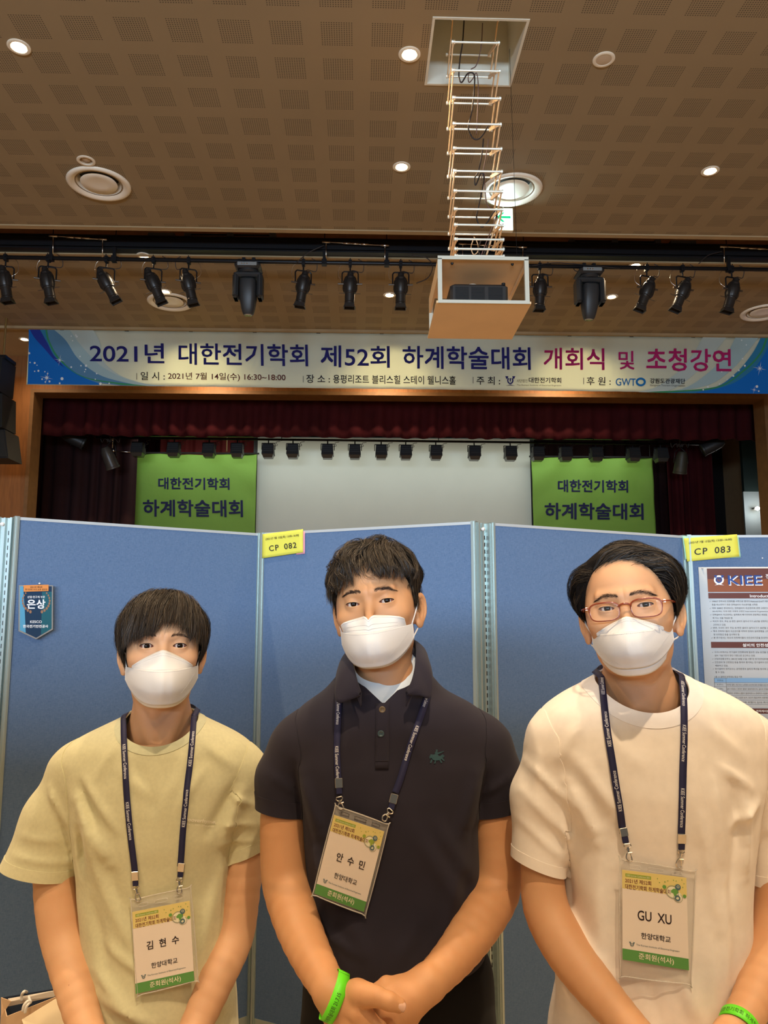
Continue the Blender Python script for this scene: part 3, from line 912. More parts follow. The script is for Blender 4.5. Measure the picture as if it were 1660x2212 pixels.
btext('후 원 :', 1268, 814, 1320, 832, BLK, 0.008)
btext('GWT', 1331, 817, 1374, 833, GWB, 0.03)
btext('강원도관광재단', 1405, 817, 1481, 828, BLK, 0.02)
btext('Gangwon Tourism Organization', 1405, 830, 1481, 835, GRY, 0.0)
sb = MB()
for px, py in ((295, 806), (655, 812), (1022, 814), (1261, 816)):
    sb.poly([bp(px, py, DY), bp(px+1.2, py, DY), bp(px+1.2, py+14, DY), bp(px, py+14, DY)])
sb.build('divider_rule', GRY, BCL)
def pxpoly(mb, pts, dy, mi=0):
    mb.poly([bp(x, y, dy) for x, y in pts], mi=mi)
def ringpx(mb, cx, cy, rx, ry, wd, dy, a0=0, a1=360, n=28, P=None):
    P = P or (lambda x, y: bp(x, y, dy))
    for k in range(n):
        t0 = math.radians(a0+(a1-a0)*k/n); t1 = math.radians(a0+(a1-a0)*(k+1)/n)
        q = []
        for (r, t) in ((1, t0), (1, t1), (0, t1), (0, t0)):
            q.append(P(cx+(rx-wd*(1-r))*math.cos(t), cy+(ry-wd*(1-r))*math.sin(t)))
        mb.poly(q)
g = MB(); ringpx(g, 1385, 825, 11, 9.5, 4.5, DY); g.build('round_logo_letter', GWB, BCL)
# institute emblem: ring with open wings and a base
def emblem(mb, P, cx, cy, s):
    ringpx(mb, cx, cy, 8*s, 9*s, 3.2*s, 0, -50, 230, 24, P)
    mb.poly([P(cx-13*s, cy-11*s), P(cx-5*s, cy-11*s), P(cx-6*s, cy-7*s), P(cx-9*s, cy-3*s)])
    mb.poly([P(cx+13*s, cy-11*s), P(cx+9*s, cy-3*s), P(cx+6*s, cy-7*s), P(cx+5*s, cy-11*s)])
    mb.poly([P(cx-2*s, cy-6*s), P(cx+2*s, cy-6*s), P(cx+1*s, cy+3*s), P(cx-1*s, cy+3*s)])
    return mb
g = emblem(MB(), lambda x, y: bp(x, y, DY), 1103, 822, 0.85)
g.poly([bp(1093, 833.5, DY), bp(1103, 830.5, DY), bp(1114, 833.8, DY), bp(1103, 832.3, DY)])
g.build('emblem', NAVY, BCL)
# printed swirls at the ends
SW1 = ink('banner_pale_blue', (0.36, 0.50, 0.52)); SW2 = ink('banner_mid_blue', (0.10, 0.24, 0.40)); SW3 = ink('banner_deep_blue', (0.006, 0.15, 0.55)); SWG = ink('banner_green_line', (0.04, 0.26, 0.12)); SWW = ink('banner_white_dots', (0.75, 0.8, 0.8)); SW4 = ink('banner_teal_blue', (0.03, 0.20, 0.38)); SW5 = ink('banner_violet_blue', (0.02, 0.04, 0.30))
_bn = [0]
def band(pa, pb, dy, m, name, n=10):
    _bn[0] += 1; dy = 0.0100+0.0004*_bn[0]
    A = catmull([(x, y, 0) for x, y in pa], n); Bc = catmull([(x, y, 0) for x, y in pb], n)
    k = min(len(A), len(Bc)); mb = MB()
    mb.grid([[bp(a[0], a[1], dy) for a in A[:k]], [bp(b[0], b[1], dy) for b in Bc[:k]]])
    mb.build(name, m, BCL)
yb0 = lambda x: 831.2+0.0125*(x-60)+0.4     # lower hem
D1, D2, D3, D4 = 0.0122, 0.0134, 0.0146, 0.0158
band([(148, 709), (172, 745), (200, 778), (260, 820), (330, 834)], [(200, 710), (216, 740), (222, 778), (262, 812), (330, 834)], D1, mat('banner_palest_blue', (0.46, 0.55, 0.52), 0.6), 'printed_swirl')
band([(112, 709), (135, 745), (170, 785), (230, 822), (300, 833)], [(148, 709), (180, 752), (225, 795), (290, 824), (360, 834.5)], D1, SW1, 'printed_swirl')
band([(98, 708), (106, 745), (135, 788), (190, 822), (260, 833)], [(113, 709), (142, 735), (170, 776), (220, 812), (300, 833)], D2, SW2, 'printed_swirl')
band([(62, 708), (62, 745), (61, 780), (60, 815), (59.5, 829.5)], [(100, 708.5), (108, 742), (130, 780), (170, 810), (222, 831.5)], D2, SW3, 'printed_swirl')
band([(62, 708), (75, 730), (95, 752), (118, 778), (140, 795)], [(84, 708), (96, 724), (104, 742), (118, 768), (140, 795)], D3, SW5, 'printed_swirl')
band([(84, 708), (92, 722), (103, 742), (120, 772), (160, 804)], [(98, 708), (103, 735), (112, 752), (130, 778), (165, 806)], D3, SW4, 'printed_swirl')
band([(97, 708), (104, 738), (128, 778), (180, 815), (262, 831.5)], [(101, 708), (108, 738), (132, 777), (186, 815), (320, 834)], D4, SWG, 'printed_swirl')
# right end
X = lambda x: x
band([(1520, 727), (1500, 762), (1470, 800), (1420, 835), (1380, 847)], [(1571, 728), (1545, 760), (1510, 800), (1460, 838), (1420, 848)], D1, mat('banner_palest_blue', (0.46, 0.55, 0.52), 0.6), 'printed_swirl')
band([(1590, 728), (1570, 765), (1530, 806), (1480, 838), (1420, 848)], [(1640, 728.5), (1612, 765), (1580, 800), (1530, 832), (1440, 848.5)], D2, SW1, 'printed_swirl')
band([(1645, 729), (1625, 765), (1590, 806), (1540, 838), (1440, 848.5)], [(1700, 730), (1690, 775), (1660, 815), (1600, 842), (1500, 849.5)], D3, SW4, 'printed_swirl')
band([(1668, 730), (1652, 765), (1625, 800), (1575, 832), (1500, 849)], [(1700, 732), (1700, 775), (1698, 815), (1696, 840), (1692, 851)], D3+0.0006, SW3, 'printed_swirl')
band([(1655, 730), (1640, 765), (1605, 800), (1545, 836), (1395, 847)], [(1660, 730), (1645, 765), (1610, 801), (1550, 838), (1440, 848.5)], D4, SWG, 'printed_swirl')
dots = MB()
rd = random.Random(4)
def dot(x, y, r):
    dots.poly([bp(x+r*math.cos(k*math.pi/5), y+r*math.sin(k*math.pi/5), 0.0172) for k in range(10)])
def star(x, y, r, n=8):
    P = []
    for k in range(n*2):
        rr = r if k % 2 == 0 else r*0.10
        if k % 4 == 2: rr = r*0.5
        P.append(bp(x+rr*math.cos(k*math.pi/n+0.2), y+rr*math.sin(k*math.pi/n+0.2), 0.0178))
    dots.add(P+[bp(x, y, 0.0178)], [(k, (k+1) % (2*n), 2*n) for k in range(2*n)])
for x, y, r in ((63, 763, 2.4), (75, 784, 2.2), (83, 801, 2.2), (65, 783, 1.5), (91, 819, 1.8), (101, 816, 3.2), (107, 824, 2.2), (134, 818, 3.4), (129, 828, 2), (103, 807, 1.6), (97, 803, 1.4), (217, 829, 3), (206, 819, 1.4), (154, 863-70, 2), (173, 770, 1.6), (186, 790, 2.6), (175, 790, 1.6),
                (185, 798, 1.6), (209, 807, 1.6), (164, 724, 1.6), (154, 726, 1.4), (166, 727, 2.0), (236, 828, 1.6), (80, 789, 1.2), (75, 802, 1.4), (98, 825, 1.6), (183, 803, 1.4), (157, 736, 1.3),
                (1603, 735, 1.6), (1610, 790, 2.2), (1597, 800, 2), (1585, 812, 2.2), (1571, 820, 1.8), (1560, 803, 1.6), (1636, 835, 3), (1555, 830, 2), (1530, 836, 2.4), (1520, 842, 1.6), (1613, 745, 1.5), (1605, 775, 1.8), (1640, 845, 1.8)):
    dot(x, y, r)
for x, y, r in ((101, 816, 15), (129, 778, 13), (1642, 796, 16), (1630, 842, 9)): star(x, y, r)
dots.build('printed_sparkles', SWW, BCL)

# ------------------------------------------------------------------ curtains
M_velvet = mat('burgundy_velvet', (0.032, 0.003, 0.005), 0.9, var=0.25, vscale=2.0, spec=0.15)
M_velvetd = mat('dark_burgundy_velvet', (0.022, 0.003, 0.004), 0.9, var=0.2, vscale=2.0)
def curtain(name, x0, x1, y, z0, z1, pitch, depth, m, label, seed=0, fn=None, kind=None):
    rd_ = random.Random(seed)
    xs = np.linspace(x0, x1, int(abs(x1-x0)/pitch*12)+2)
    ph = 0; rows = []
    amp = np.interp(xs, np.linspace(x0, x1, 12), [rd_.uniform(0.6, 1.2) for _ in range(12)])
    warp = np.interp(xs, np.linspace(x0, x1, 16), [rd_.uniform(-0.35, 0.35)*pitch for _ in range(16)])
    for j, z in enumerate(np.linspace(z0, z1, 9)):
        f = 1-j/8
        s = np.sin((xs+warp)/pitch*2*math.pi+0.25*math.sin(j*0.9+xs[0]))
        sg = np.sign(s)*np.abs(s)**0.7
        yy = y+depth*amp*sg*(0.55+0.45*f)
        zz = z+(0.012*np.sin(xs*5) if j == 0 else 0)
        rows.append(np.stack([xs, yy, np.broadcast_to(zz, xs.shape)], 1))
    o = MB().sheet(rows, 0.01).build(name, m, smooth=True)
    return tag(o, label, 'curtain')
curtain('valance', -5.8, 7.4, 13.42, 4.735, 5.9, 0.32, 0.055, M_velvet, 'burgundy pleated velvet valance across the top of the stage', 1)
curtain('stage_curtain', -6.4, -4.35, 14.85, 1.02, 5.9, 0.26, 0.07, M_velvetd, 'dark burgundy side curtain at the left of the stage', 2)
curtain('stage_curtain', -5.2, -2.4, 16.4, 1.02, 5.9, 0.28, 0.07, M_velvet, 'burgundy curtain behind the left green banner', 3)
curtain('stage_curtain', 3.4, 7.0, 16.4, 1.02, 5.9, 0.28, 0.07, M_velvetd, 'dark burgundy curtain behind the right green banner', 4)
curtain('stage_curtain', 6.1, 7.05, 14.9, 1.02, 7.9, 0.22, 0.06, M_velvet, 'burgundy folded curtain right of the right green banner', 5)
curtain('stage_curtain', -4.2, -2.2, 15.9, 4.62, 7.9, 0.30, 0.06, mat('red_border_velvet', (0.16, 0.012, 0.012), 0.8), 'red border curtain above the left green banner', 6)

# ------------------------------------------------------------------ screen and green banners
YS = 15.6
s0 = on_y(557, 960, YS); s1 = on_y(1145, 960, YS)
S = thing('projection_screen', ((s0[0]+s1[0])/2, YS, 1.2), 'large grey-white projection screen at the back of the stage', 'screen')
MB().box((s0[0], YS, 2.0), (s1[0], YS+0.004, 5.75)).build('screen_fabric', mat('screen_fabric', (0.62, 0.64, 0.58), 0.7, var=0.03, vscale=1.2), S)
for xx in (s0[0]-0.08, s1[0]):
    MB().box((xx, YS-0.004, 1.9), (xx+0.08, YS+0.006, 5.75)).build('black_border', M_dark, S)
MB().box((s0[0]-0.08, YS-0.01, 5.74), (s1[0]+0.08, YS+0.08, 5.86)).build('case', M_dark, S)
MB().tube([(s0[0]-0.06, YS+0.02, 1.0), (s0[0]-0.06, YS+0.02, 5.8)], 0.02, 8).build('leg', M_dark, S)
MB().tube([(s1[0]+0.06, YS+0.02, 1.0), (s1[0]+0.06, YS+0.02, 5.8)], 0.02, 8).build('leg', M_dark, S)

M_green = translucent('green_banner_cloth', (0.22, 0.42, 0.06), 0.15)
NV2 = ink('green_banner_navy', (0.018, 0.02, 0.075))
YG = 15.3
def green_banner(xa, xb, yt, texts, label):
    a = on_y(xa, yt, YG); b = on_y(xb, yt+2, YG)
    cx = (a[0]+b[0])/2
    t = thing('green_banner', (cx, YG, 2.6), label, 'banner', 'green banners either side of the screen')
    rows = []
    w = b[0]-a[0]
    def depth(xs, g_):
        fold = 0.022*np.sin(xs*22+(1-g_)*6)*np.exp(-(1-g_)*5)+0.010*np.sin((xs-0.5)*(6+14*g_))*0.6
        return YG+fold+0.026*np.sin((xs*1.6+(1-g_)*2.0)*9)*np.exp(-np.abs(xs-0.03)*5-(1-g_)*2)+0.026*np.sin(((1-xs)*1.6+(1-g_)*2.0)*9)*np.exp(-np.abs(xs-0.97)*5-(1-g_)*2)
    for j in range(49):
        g_ = j/48; z = 2.6+(a[2]-2.6)*g_
        xs = np.linspace(0, 1, 81)
        sag = np.exp(-((1-g_)*5))
        zz = z-sag*0.03*np.sin(xs*math.pi)-sag*0.008*np.abs(np.sin(xs*14))
        rows.append(np.stack([a[0]+w*xs, depth(xs, g_), zz], 1))
    gcl = MB().sheet(rows, 0.002).build('cloth', M_green, t, True)
    for (s, x0, y0, x1, y1) in texts:
        mb = MB()
        text_quad(mb, s, on_y(x0, y0, YG), on_y(x1, y0+1.5, YG), on_y(x0, y1, YG), 0, 0.03, nrmv=(0, -1, 0))
        V = mb.v[0]; lay = V[:, 1]-V[:, 1].max()
        V[:, 1] = depth((V[:, 0]-a[0])/w, (V[:, 2]-2.6)/(a[2]-2.6))-0.006+lay
        mb.build('lettering', NV2, gcl)
    MB().tube([(a[0]-0.05, YG, a[2]-0.0), (b[0]+0.05, YG, a[2]-0.0)], 0.018, 8).build('hanging_rod', M_dark, t)
    for xx in (a[0]+0.05, b[0]-0.05):
        MB().tube([(xx, YG, a[2]), (xx, YG, 7.9)], 0.005, 6).build('hanging_cord', M_dark, t)
green_banner(287, 555, 978, [('대한전기학회', 342, 1031, 496, 1057), ('하계학술대회', 309, 1079, 525, 1116)], 'bright green banner with navy Korean lettering left of the projection screen')
green_banner(1149, 1410, 986, [('대한전기학회', 1206, 1036, 1357, 1063), ('하계학술대회', 1177, 1086, 1390, 1122)], 'bright green banner with navy Korean lettering right of the projection screen')

# ------------------------------------------------------------------ stage lights under the valance
YL = 14.4
ZR = on_y(400, 956, YL)[2]+0.085
rail = thing('lighting_rail', (0.5, YL, ZR), 'black horizontal lighting rail under the valance on the stage', 'pipe')
MB().tube([(-5.0, YL, ZR), (6.6, YL, ZR-0.05)], 0.022, 8).build('pipe', M_dmetal, rail, True)
MB().box((-5.0, YL+0.05, ZR+0.05), (6.6, YL+0.12, ZR+0.12)).build('cable_tray', M_dmetal, rail)
for xx in (-4.5, -1.5, 1.5, 4.5, 6.3):
    MB().tube([(xx, YL, ZR-0.04), (xx, YL, 7.9)], 0.008, 6).build('hanger_rod', M_dmetal, rail)
M_flood = mat('flood_light_shell', (0.018, 0.018, 0.019), 0.45)
M_floodl = mat('flood_light_glass', (0.045, 0.042, 0.036), 0.25)
proto = None
def flood(px, label):
    global proto
    x = on_y(px, 975, YL)[0]; zr = ZR-0.05*(x+5)/11.6
    if proto is not None:
        return copy_tree(proto, (x, YL, zr), label)
    t = thing('flood_light', (x, YL, zr), label, 'stage light', 'flood lights under the valance')
    MB().tube([(0, 0, -0.024), (0, 0, -0.08)], 0.012, 8).build('clamp', M_dmetal, t, local=True)
    y_ = MB()
    for q in ([(-0.125, 0, -0.20), (-0.125, 0, -0.075)], [(-0.125, 0, -0.075), (0.125, 0, -0.075)], [(0.125, 0, -0.075), (0.125, 0, -0.20)]):
        y_.tube(q, 0.008, 6)
    y_.build('yoke', M_dmetal, t, local=True)
    b = MB()
    P = [(-0.10, -0.10, -0.10), (0.10, -0.10, -0.10), (0.115, -0.13, -0.30), (-0.115, -0.13, -0.30), (-0.10, 0.08, -0.09), (0.10, 0.08, -0.09), (0.115, 0.12, -0.30), (-0.115, 0.12, -0.30)]
    b.add(P, [(0, 1, 2, 3), (5, 4, 7, 6), (4, 5, 1, 0), (1, 5, 6, 2), (4, 0, 3, 7), (3, 2, 6, 7)])
    for k_ in range(4): b.box((-0.09, -0.118-0.004*k_, -0.14-k_*0.035), (0.09, -0.098-0.004*k_, -0.13-k_*0.035))
    b.build('housing', M_flood, t, local=True)
    b = MB(); b.add([(-0.105, -0.12, -0.30), (0.105, -0.12, -0.30), (0.085, -0.09, -0.365), (-0.085, -0.09, -0.365), (-0.105, 0.11, -0.30), (0.105, 0.11, -0.30), (0.085, 0.08, -0.365), (-0.085, 0.08, -0.365)],
                    [(0, 1, 2, 3), (5, 4, 7, 6), (1, 5, 6, 2), (4, 0, 3, 7), (3, 2, 6, 7)])
    b.build('lens_hood', M_floodl, t, local=True)
    MB().tube(catmull([(0.05, 0.08, -0.12), (0.16, 0.06, -0.10), (0.14, 0.02, -0.05), (0.22, 0.02, -0.03)], 5), 0.005, 5).build('cable', M_cable, t, True, True)
    proto = t
    return t
order = ['first', 'second', 'third', 'fourth', 'fifth', 'sixth', 'seventh', 'eighth', 'ninth']
for i, px in enumerate((580, 633, 708, 767, 824, 877, 942, 1025, 1103)):
    flood(px, 'black flood light in front of the screen, %s from the left of the screen' % order[i])
for i, px in enumerate((299, 376, 452, 513)):
    flood(px, 'dark flood light over the left green banner, %s from its left' % order[i])
for i, px in enumerate((1162, 1222, 1288, 1368, 1428)):
    flood(px, 'dark flood light over the right green banner, %s from its left' % order[i])
def par_light(px, py, ang, label, m):
    c = on_y(px, py, 13.95)
    t = thing('par_light', c, label, 'stage light')
    R = rotm((0, 1, 0), ang) @ rotm((1, 0, 0), 0.3)
    MB().lathe([(0.0, 0.22), (0.07, 0.21), (0.10, 0.14), (0.115, 0.0), (0.12, -0.16), (0.128, -0.17), (0.128, -0.20), (0.112, -0.205)], n=20, R=R).build('barrel', m, t, True, True, split=35)
    MB().lathe([(0.112, -0.19), (0.06, -0.20), (0, -0.203)], n=16, R=R).build('lens', M_floodl, t, True, True)
    y_ = MB(); s = R @ np.array([0.135, 0, 0]); 
    y_.tube([s, s*0.8+[0, 0, 0.2], (0, 0, 0.3), -s*0.8+[0, 0, 0.2], -s], 0.009, 6).tube([(0, 0, 0.3), (0, 0, 7.9-c[2])], 0.012, 6)
    y_.build('yoke', M_dmetal, t, True, local=True)
    for k_ in range(4):
        MB().tube(catmull([(0, 0, 0.30), (0.06*(k_-1.5), -0.02, 0.36), (0.1*(k_-1.5), 0.02, 0.30), (0.12*(k_-1.5), 0, 0.40)], 5), 0.006, 5).build('cable', M_cable, t, True, True)
M_parw = mat('pale_light_shell', (0.55, 0.5, 0.42), 0.35)
par_light(160, 948, -1.15, 'dark stage light lying almost level at the far left under the valance', M_flood)
par_light(236, 990, -0.35, 'stage light with pale flank hanging left of the left green banner', mat('grey_light_shell', (0.05, 0.045, 0.04), 0.35))
par_light(1472, 1000, 0.05, 'dim olive stage light hanging right of the right green banner', mat('olive_light_shell', (0.03, 0.03, 0.02), 0.5))
par_light(1540, 963, 1.15, 'dark stage light lying almost level at the far right under the valance', M_flood)
# thin white frame pole at the left
pl = MB().tube([on_y(243, 935, 14.6)+[0, 0, 2.84], on_y(243, 968, 14.6)], 0.012, 6).tube([on_y(243, 974, 14.6), on_y(290, 977, 14.6)], 0.012, 6).tube([on_y(243, 968, 14.6), on_y(246, 976, 14.6)], 0.014, 6)
tag(pl.build('pole', M_chrome, smooth=True), 'thin pale metal pole frame left of the left green banner', 'pole')
pl = MB().tube([on_y(490, 935, 14.6)+[0, 0, 2.84], on_y(490, 975, 14.6)], 0.010, 6)
tag(pl.build('pole', M_chrome, smooth=True), 'short thin pale pole above the left green banner', 'pole')

# side opening with a lamp behind the stage at the right
d0 = on_y(1616, 1062, 16.8); d1 = on_y(1646, 1062, 16.8)
t = thing('back_wall_panel', (d0[0], 16.8, 1.0), 'pale lit wall panel seen behind the right side of the stage', 'panel')
MB().box((d0[0]-0.1, 16.8, 1.0), (d0[0]+1.2, 16.85, d0[2])).build('board', mat('pale_back_wall', (0.30, 0.36, 0.37), 0.7), t)
MB().box((d0[0]-0.1, 16.75, d0[2]), (d0[0]+1.2, 16.85, 7.5)).build('upper_board', mat('dark_teal_board', (0.012, 0.03, 0.028), 0.8), t)
lp = on_y(1637, 1099, 16.6)
t = thing('work_light', lp, 'small bright work light glowing at the right edge of the stage', 'lamp')
MB().lathe([(0.0, 0.05), (0.045, 0.03), (0.055, -0.01), (0.0, -0.04)], n=16).build('bulb', mat('work_light_glow', (1, 0.95, 0.85), 0.4, emit=(1, 0.93, 0.8), estr=12), t, True, True)
MB().tube([(0, 0.0, 0.03), (0, 0.2, 0.03)], 0.02, 8).build('bracket', M_dmetal, t, True, True)
lamp('work_light_beam', 'POINT', (lp[0], lp[1]-0.1, lp[2]), (0.9, 0.95, 1.0), 9, 0.06)
# stage wash on the screen and side banners (the row of flood lights)
lamp('stage_wash', 'AREA', (0.7, 14.75, 4.98), (0.93, 1.0, 0.88), 40, 10.0, 0.3, target=(0.7, 15.6, 3.3))

# ------------------------------------------------------------------ line array speaker, left
M_spk = mat('speaker_black', (0.014, 0.014, 0.014), 0.6)
YA = 11.0
A = thing('line_array_speaker', on_y(0, 770, YA), 'black hanging line array loudspeaker at the left edge beside the stage', 'loudspeaker')
prof = [(770, 20, 0.0), (849, 20, 0.0), (927, 26, 0.05), (994, 40, 0.14)]
for k_ in range(3):
    (ya, xa, la), (yb, xb, lb) = prof[k_], prof[k_+1]
    pa = on_y(xa, ya+1, YA)-[0.10, 0, 0]; pb = on_y(xb, yb-1, YA)-[0.10, 0, 0]
    m_ = MB()
    xl_ = pa[0]-0.62
    F8 = [(pa[0], YA, pa[2]), (pb[0], YA-0.10, pb[2]), (xl_, YA-0.10, pb[2]), (xl_, YA, pa[2])]
    B8 = [(x-0.0, y+0.45, z) for x, y, z in F8]
    m_.add(F8+B8, [(0, 1, 2, 3), (7, 6, 5, 4), (0, 4, 5, 1), (1, 5, 6, 2), (2, 6, 7, 3), (3, 7, 4, 0)])
    m_.build('cabinet', M_spk, A)
    g_ = MB(); 
    F9 = [(pa[0]-0.02, YA-0.012, pa[2]-0.02), (pb[0]-0.02, YA-0.112, pb[2]+0.02), (xl_+0.02, YA-0.112, pb[2]+0.02), (xl_+0.02, YA-0.012, pa[2]-0.02)]
    g_.poly(F9, 0.01, (0, 1, 0)); g_.build('grille', mat('speaker_front_cloth', (0.02, 0.02, 0.018), 0.85, bump=0.3, bscale=400), A)
ch = on_y(8, 765, YA+0.2)
MB().tube([ch, (ch[0], ch[1], 6.0)], 0.014, 6).build('chain', mat('gilt_chain', (0.5, 0.38, 0.15), 0.3, metal=0.9), A)
MB().box((ch[0]-0.25, YA+0.05, on_y(0, 771, YA)[2]), (ch[0]+0.1, YA+0.4, on_y(0, 771, YA)[2]+0.05)).build('rigging_frame', M_dmetal, A)

# ------------------------------------------------------------------ poster partitions
HP = 1.91
def fabric_mat():
    m = bpy.data.materials.new('blue_partition_fabric'); m.use_nodes = True
    nt = m.node_tree; b = nt.nodes['Principled BSDF']; b.inputs['Roughness'].default_value = 0.9
    b.inputs['Specular IOR Level'].default_value = 0.2
    tc = nt.nodes.new('ShaderNodeTexCoord')
    cols = []
    for sc in ((900, 900, 90), (90, 90, 900)):
        mp = nt.nodes.new('ShaderNodeMapping'); mp.inputs['Scale'].default_value = sc
        nt.links.new(tc.outputs['Object'], mp.inputs['Vector'])
        n = nt.nodes.new('ShaderNodeTexNoise'); n.inputs['Scale'].default_value = 1.0; n.inputs['Detail'].default_value = 3; n.inputs['Roughness'].default_value = 0.6
        nt.links.new(mp.outputs['Vector'], n.inputs['Vector']); cols.append(n.outputs['Fac'])
    ad = nt.nodes.new('ShaderNodeMath'); ad.operation = 'ADD'; nt.links.new(cols[0], ad.inputs[0]); nt.links.new(cols[1], ad.inputs[1])
    mr = nt.nodes.new('ShaderNodeMapRange'); mr.inputs['From Min'].default_value = 0.7; mr.inputs['From Max'].default_value = 1.3
    nt.links.new(ad.outputs[0], mr.inputs['Value'])
    mix = nt.nodes.new('ShaderNodeMix'); mix.data_type = 'RGBA'
    mix.inputs['A'].default_value = (0.075, 0.135, 0.25, 1); mix.inputs['B'].default_value = (0.140, 0.215, 0.350, 1)
    nt.links.new(mr.outputs['Result'], mix.inputs['Factor']); nt.links.new(mix.outputs['Result'], b.inputs['Base Color'])
    bp_ = nt.nodes.new('ShaderNodeBump'); bp_.inputs['Strength'].default_value = 0.25; bp_.inputs['Distance'].default_value = 0.001
    nt.links.new(ad.outputs[0], bp_.inputs['Height']); nt.links.new(bp_.outputs['Normal'], b.inputs['Normal'])
    return m
M_fab = fabric_mat()
M_alu = mat('partition_aluminium', (0.42, 0.50, 0.48), 0.35, metal=0.55, var=0.05, vscale=5)
M_alud = mat('painted_slot_shadow', (0.02, 0.02, 0.022), 0.7)  # near-black colour stands for the shade inside the post slots
PQ = {}
def partition(key, a, b, label, posts):
    a = np.array([a[0], a[1], 0]); b = np.array([b[0], b[1], 0])
    d = nrm(b-a); n = np.array([d[1], -d[0], 0])       # n faces the camera
    if n[1] > 0: n = -n
    PQ[key] = (a, b, d, n)
    t = thing('poster_partition', (a+b)/2, label, 'partition', 'blue partition panels standing in a zigzag')
    Z = np.array([0, 0, 1.0])
    def obb(mb, s0, s1, n0, n1, z0, z1):
        P = [a+d*s+n*q+Z*z for s in (s0, s1) for q in (n0, n1) for z in (z0, z1)]
        mb.add(P, [(0, 1, 3, 2), (4, 6, 7, 5), (0, 4, 5, 1), (2, 3, 7, 6), (0, 2, 6, 4), (1, 5, 7, 3)]); return mb
    Lw = np.linalg.norm(b-a)
    obb(MB(), 0.012, Lw-0.012, -0.012, 0.012, 0.10, HP-0.008).build('fabric_board', M_fab, t)
    obb(MB(), 0.008, Lw-0.008, -0.014, 0.014, HP-0.010, HP).build('top_rail', mat('pale_top_rail', (0.55, 0.6, 0.62), 0.4, metal=0.3), t)
    obb(MB(), 0.008, Lw-0.008, -0.014, 0.014, 0.08, 0.11).build('bottom_rail', M_alu, t)
    for s in (0.0, Lw-0.016):
        f = MB(); obb(f, s, s+0.016, -0.018, 0.018, 0.0, HP+0.002); obb(f, s+0.005, s+0.011, 0.018, 0.022, 0.0, HP); f.build('side_frame', M_alu, t)
    return t
Zp = lambda px, py: on_z(px, py, HP)
pA0, pA1 = Zp(30, 1117), Zp(561, 1153)
pB0, pB1 = Zp(569, 1152), Zp(1030, 1127)
pC0, pC1 = Zp(1056, 1130), Zp(1474, 1158)
pD0, pD1 = Zp(1482, 1157), Zp(1720, 1156)
dD = nrm((pD1-pD0)*[1, 1, 0]); pD1 = pD0+dD*0.9
partition('A', pA0, pA1, 'blue fabric partition at the left, behind the person in pale green, holding the award tag', 1)
partition('B', pB0, pB1, 'blue fabric partition in the middle, behind the person in the dark polo', 1)
partition('C', pC0, pC1, 'blue fabric partition between the dark polo and the glasses wearer', 1)
partition('D', pD0, pD1, 'blue fabric partition at the right, carrying the research poster', 1)
dA = nrm((pA1-pA0)*[1, 1, 0])
pZ1 = Zp(-6, 1117); pZ0 = pZ1+np.array([-0.78, 0.45, 0])
partition('Z', pZ0, pZ1, 'blue fabric partition cut by the left edge of the photo', 1)
# unseen poster wall added behind the camera to block light below head height
o = MB().box((-6.0, -1.05, 0.08), (6.0, -1.02, HP)).build('wall_light_blocker', M_fab); tag(o, kind='structure')
# corner posts between panels
def post(p, q, label, wide=True):
    p = np.array(p); q = np.array(q); c = (p+q)/2; c[2] = 0
    t = thing('corner_post', c, label, 'post', 'aluminium corner posts between the panels')
    w = np.linalg.norm((q-p)[:2])
    d = nrm((q-p)*[1, 1, 0]); n = np.array([d[1], -d[0], 0]); n = n if n[1] < 0 else -n
    def obb(mb, s0, s1, n0, n1, z0, z1):
        P = [c+d*s+n*q_+np.array([0, 0, z]) for s in (s0, s1) for q_ in (n0, n1) for z in (z0, z1)]
        mb.add(P, [(0, 1, 3, 2), (4, 6, 7, 5), (0, 4, 5, 1), (2, 3, 7, 6), (0, 2, 6, 4), (1, 5, 7, 3)]); return mb
    h = w/2
    f = MB()
    if wide:
        obb(f, -h+0.001, h-0.001, -0.016, -0.008, 0, HP-0.002)
        obb(f, -h+0.001, -h+0.008, -0.008, 0.010, 0, HP-0.002); obb(f, h-0.008, h-0.001, -0.008, 0.010, 0, HP-0.002)
        obb(f, -0.004, 0.002, -0.008, 0.004, 0, HP-0.002)
        f.build('channel', M_alu, t)
        m_ = MB()
        z = 0.3
        while z < HP-0.06:
            obb(m_, h*0.35, h*0.55, -0.0075, -0.005, z, z+0.014); z += 0.025
        m_.build('slot_row', M_alud, t)
        MB().tube([c+d*(-h*0.2)+n*0.0+[0, 0, HP-0.025], c+d*(-h*0.2)+n*0.012+[0, 0, HP-0.025]], 0.006, 10).build('screw', mat('white_plastic', (0.8, 0.8, 0.78), 0.4), t, True)
    else:
        obb(f, -h+0.001, h-0.001, -0.014, 0.004, 0, HP-0.002); f.build('channel', M_alu, t)
        MB().tube([c+n*0.002+[0, 0, 0.63], c+n*0.012+[0, 0, 0.63]], 0.006, 10).build('screw', mat('white_plastic', (0.8, 0.8, 0.78), 0.4), t, True)
post(pZ1, pA0, 'aluminium slotted corner post at the left edge of the photo')
post(pA1, pB0, 'narrow aluminium joint post between the two left people, under tag 082', False)
post(pB1, pC0, 'wide slotted aluminium corner post right of the dark polo wearer')
post(pC1, pD0, 'narrow aluminium joint post behind the glasses wearer, under tag 083', False)

def on_panel(key, px, py, off=0.0125):
    a, b, d, n = PQ[key]
    o_ = a+n*off; r = ray(px, py)
    t_ = ((o_-CAM) @ n)/(r @ n)
    return CAM+r*t_
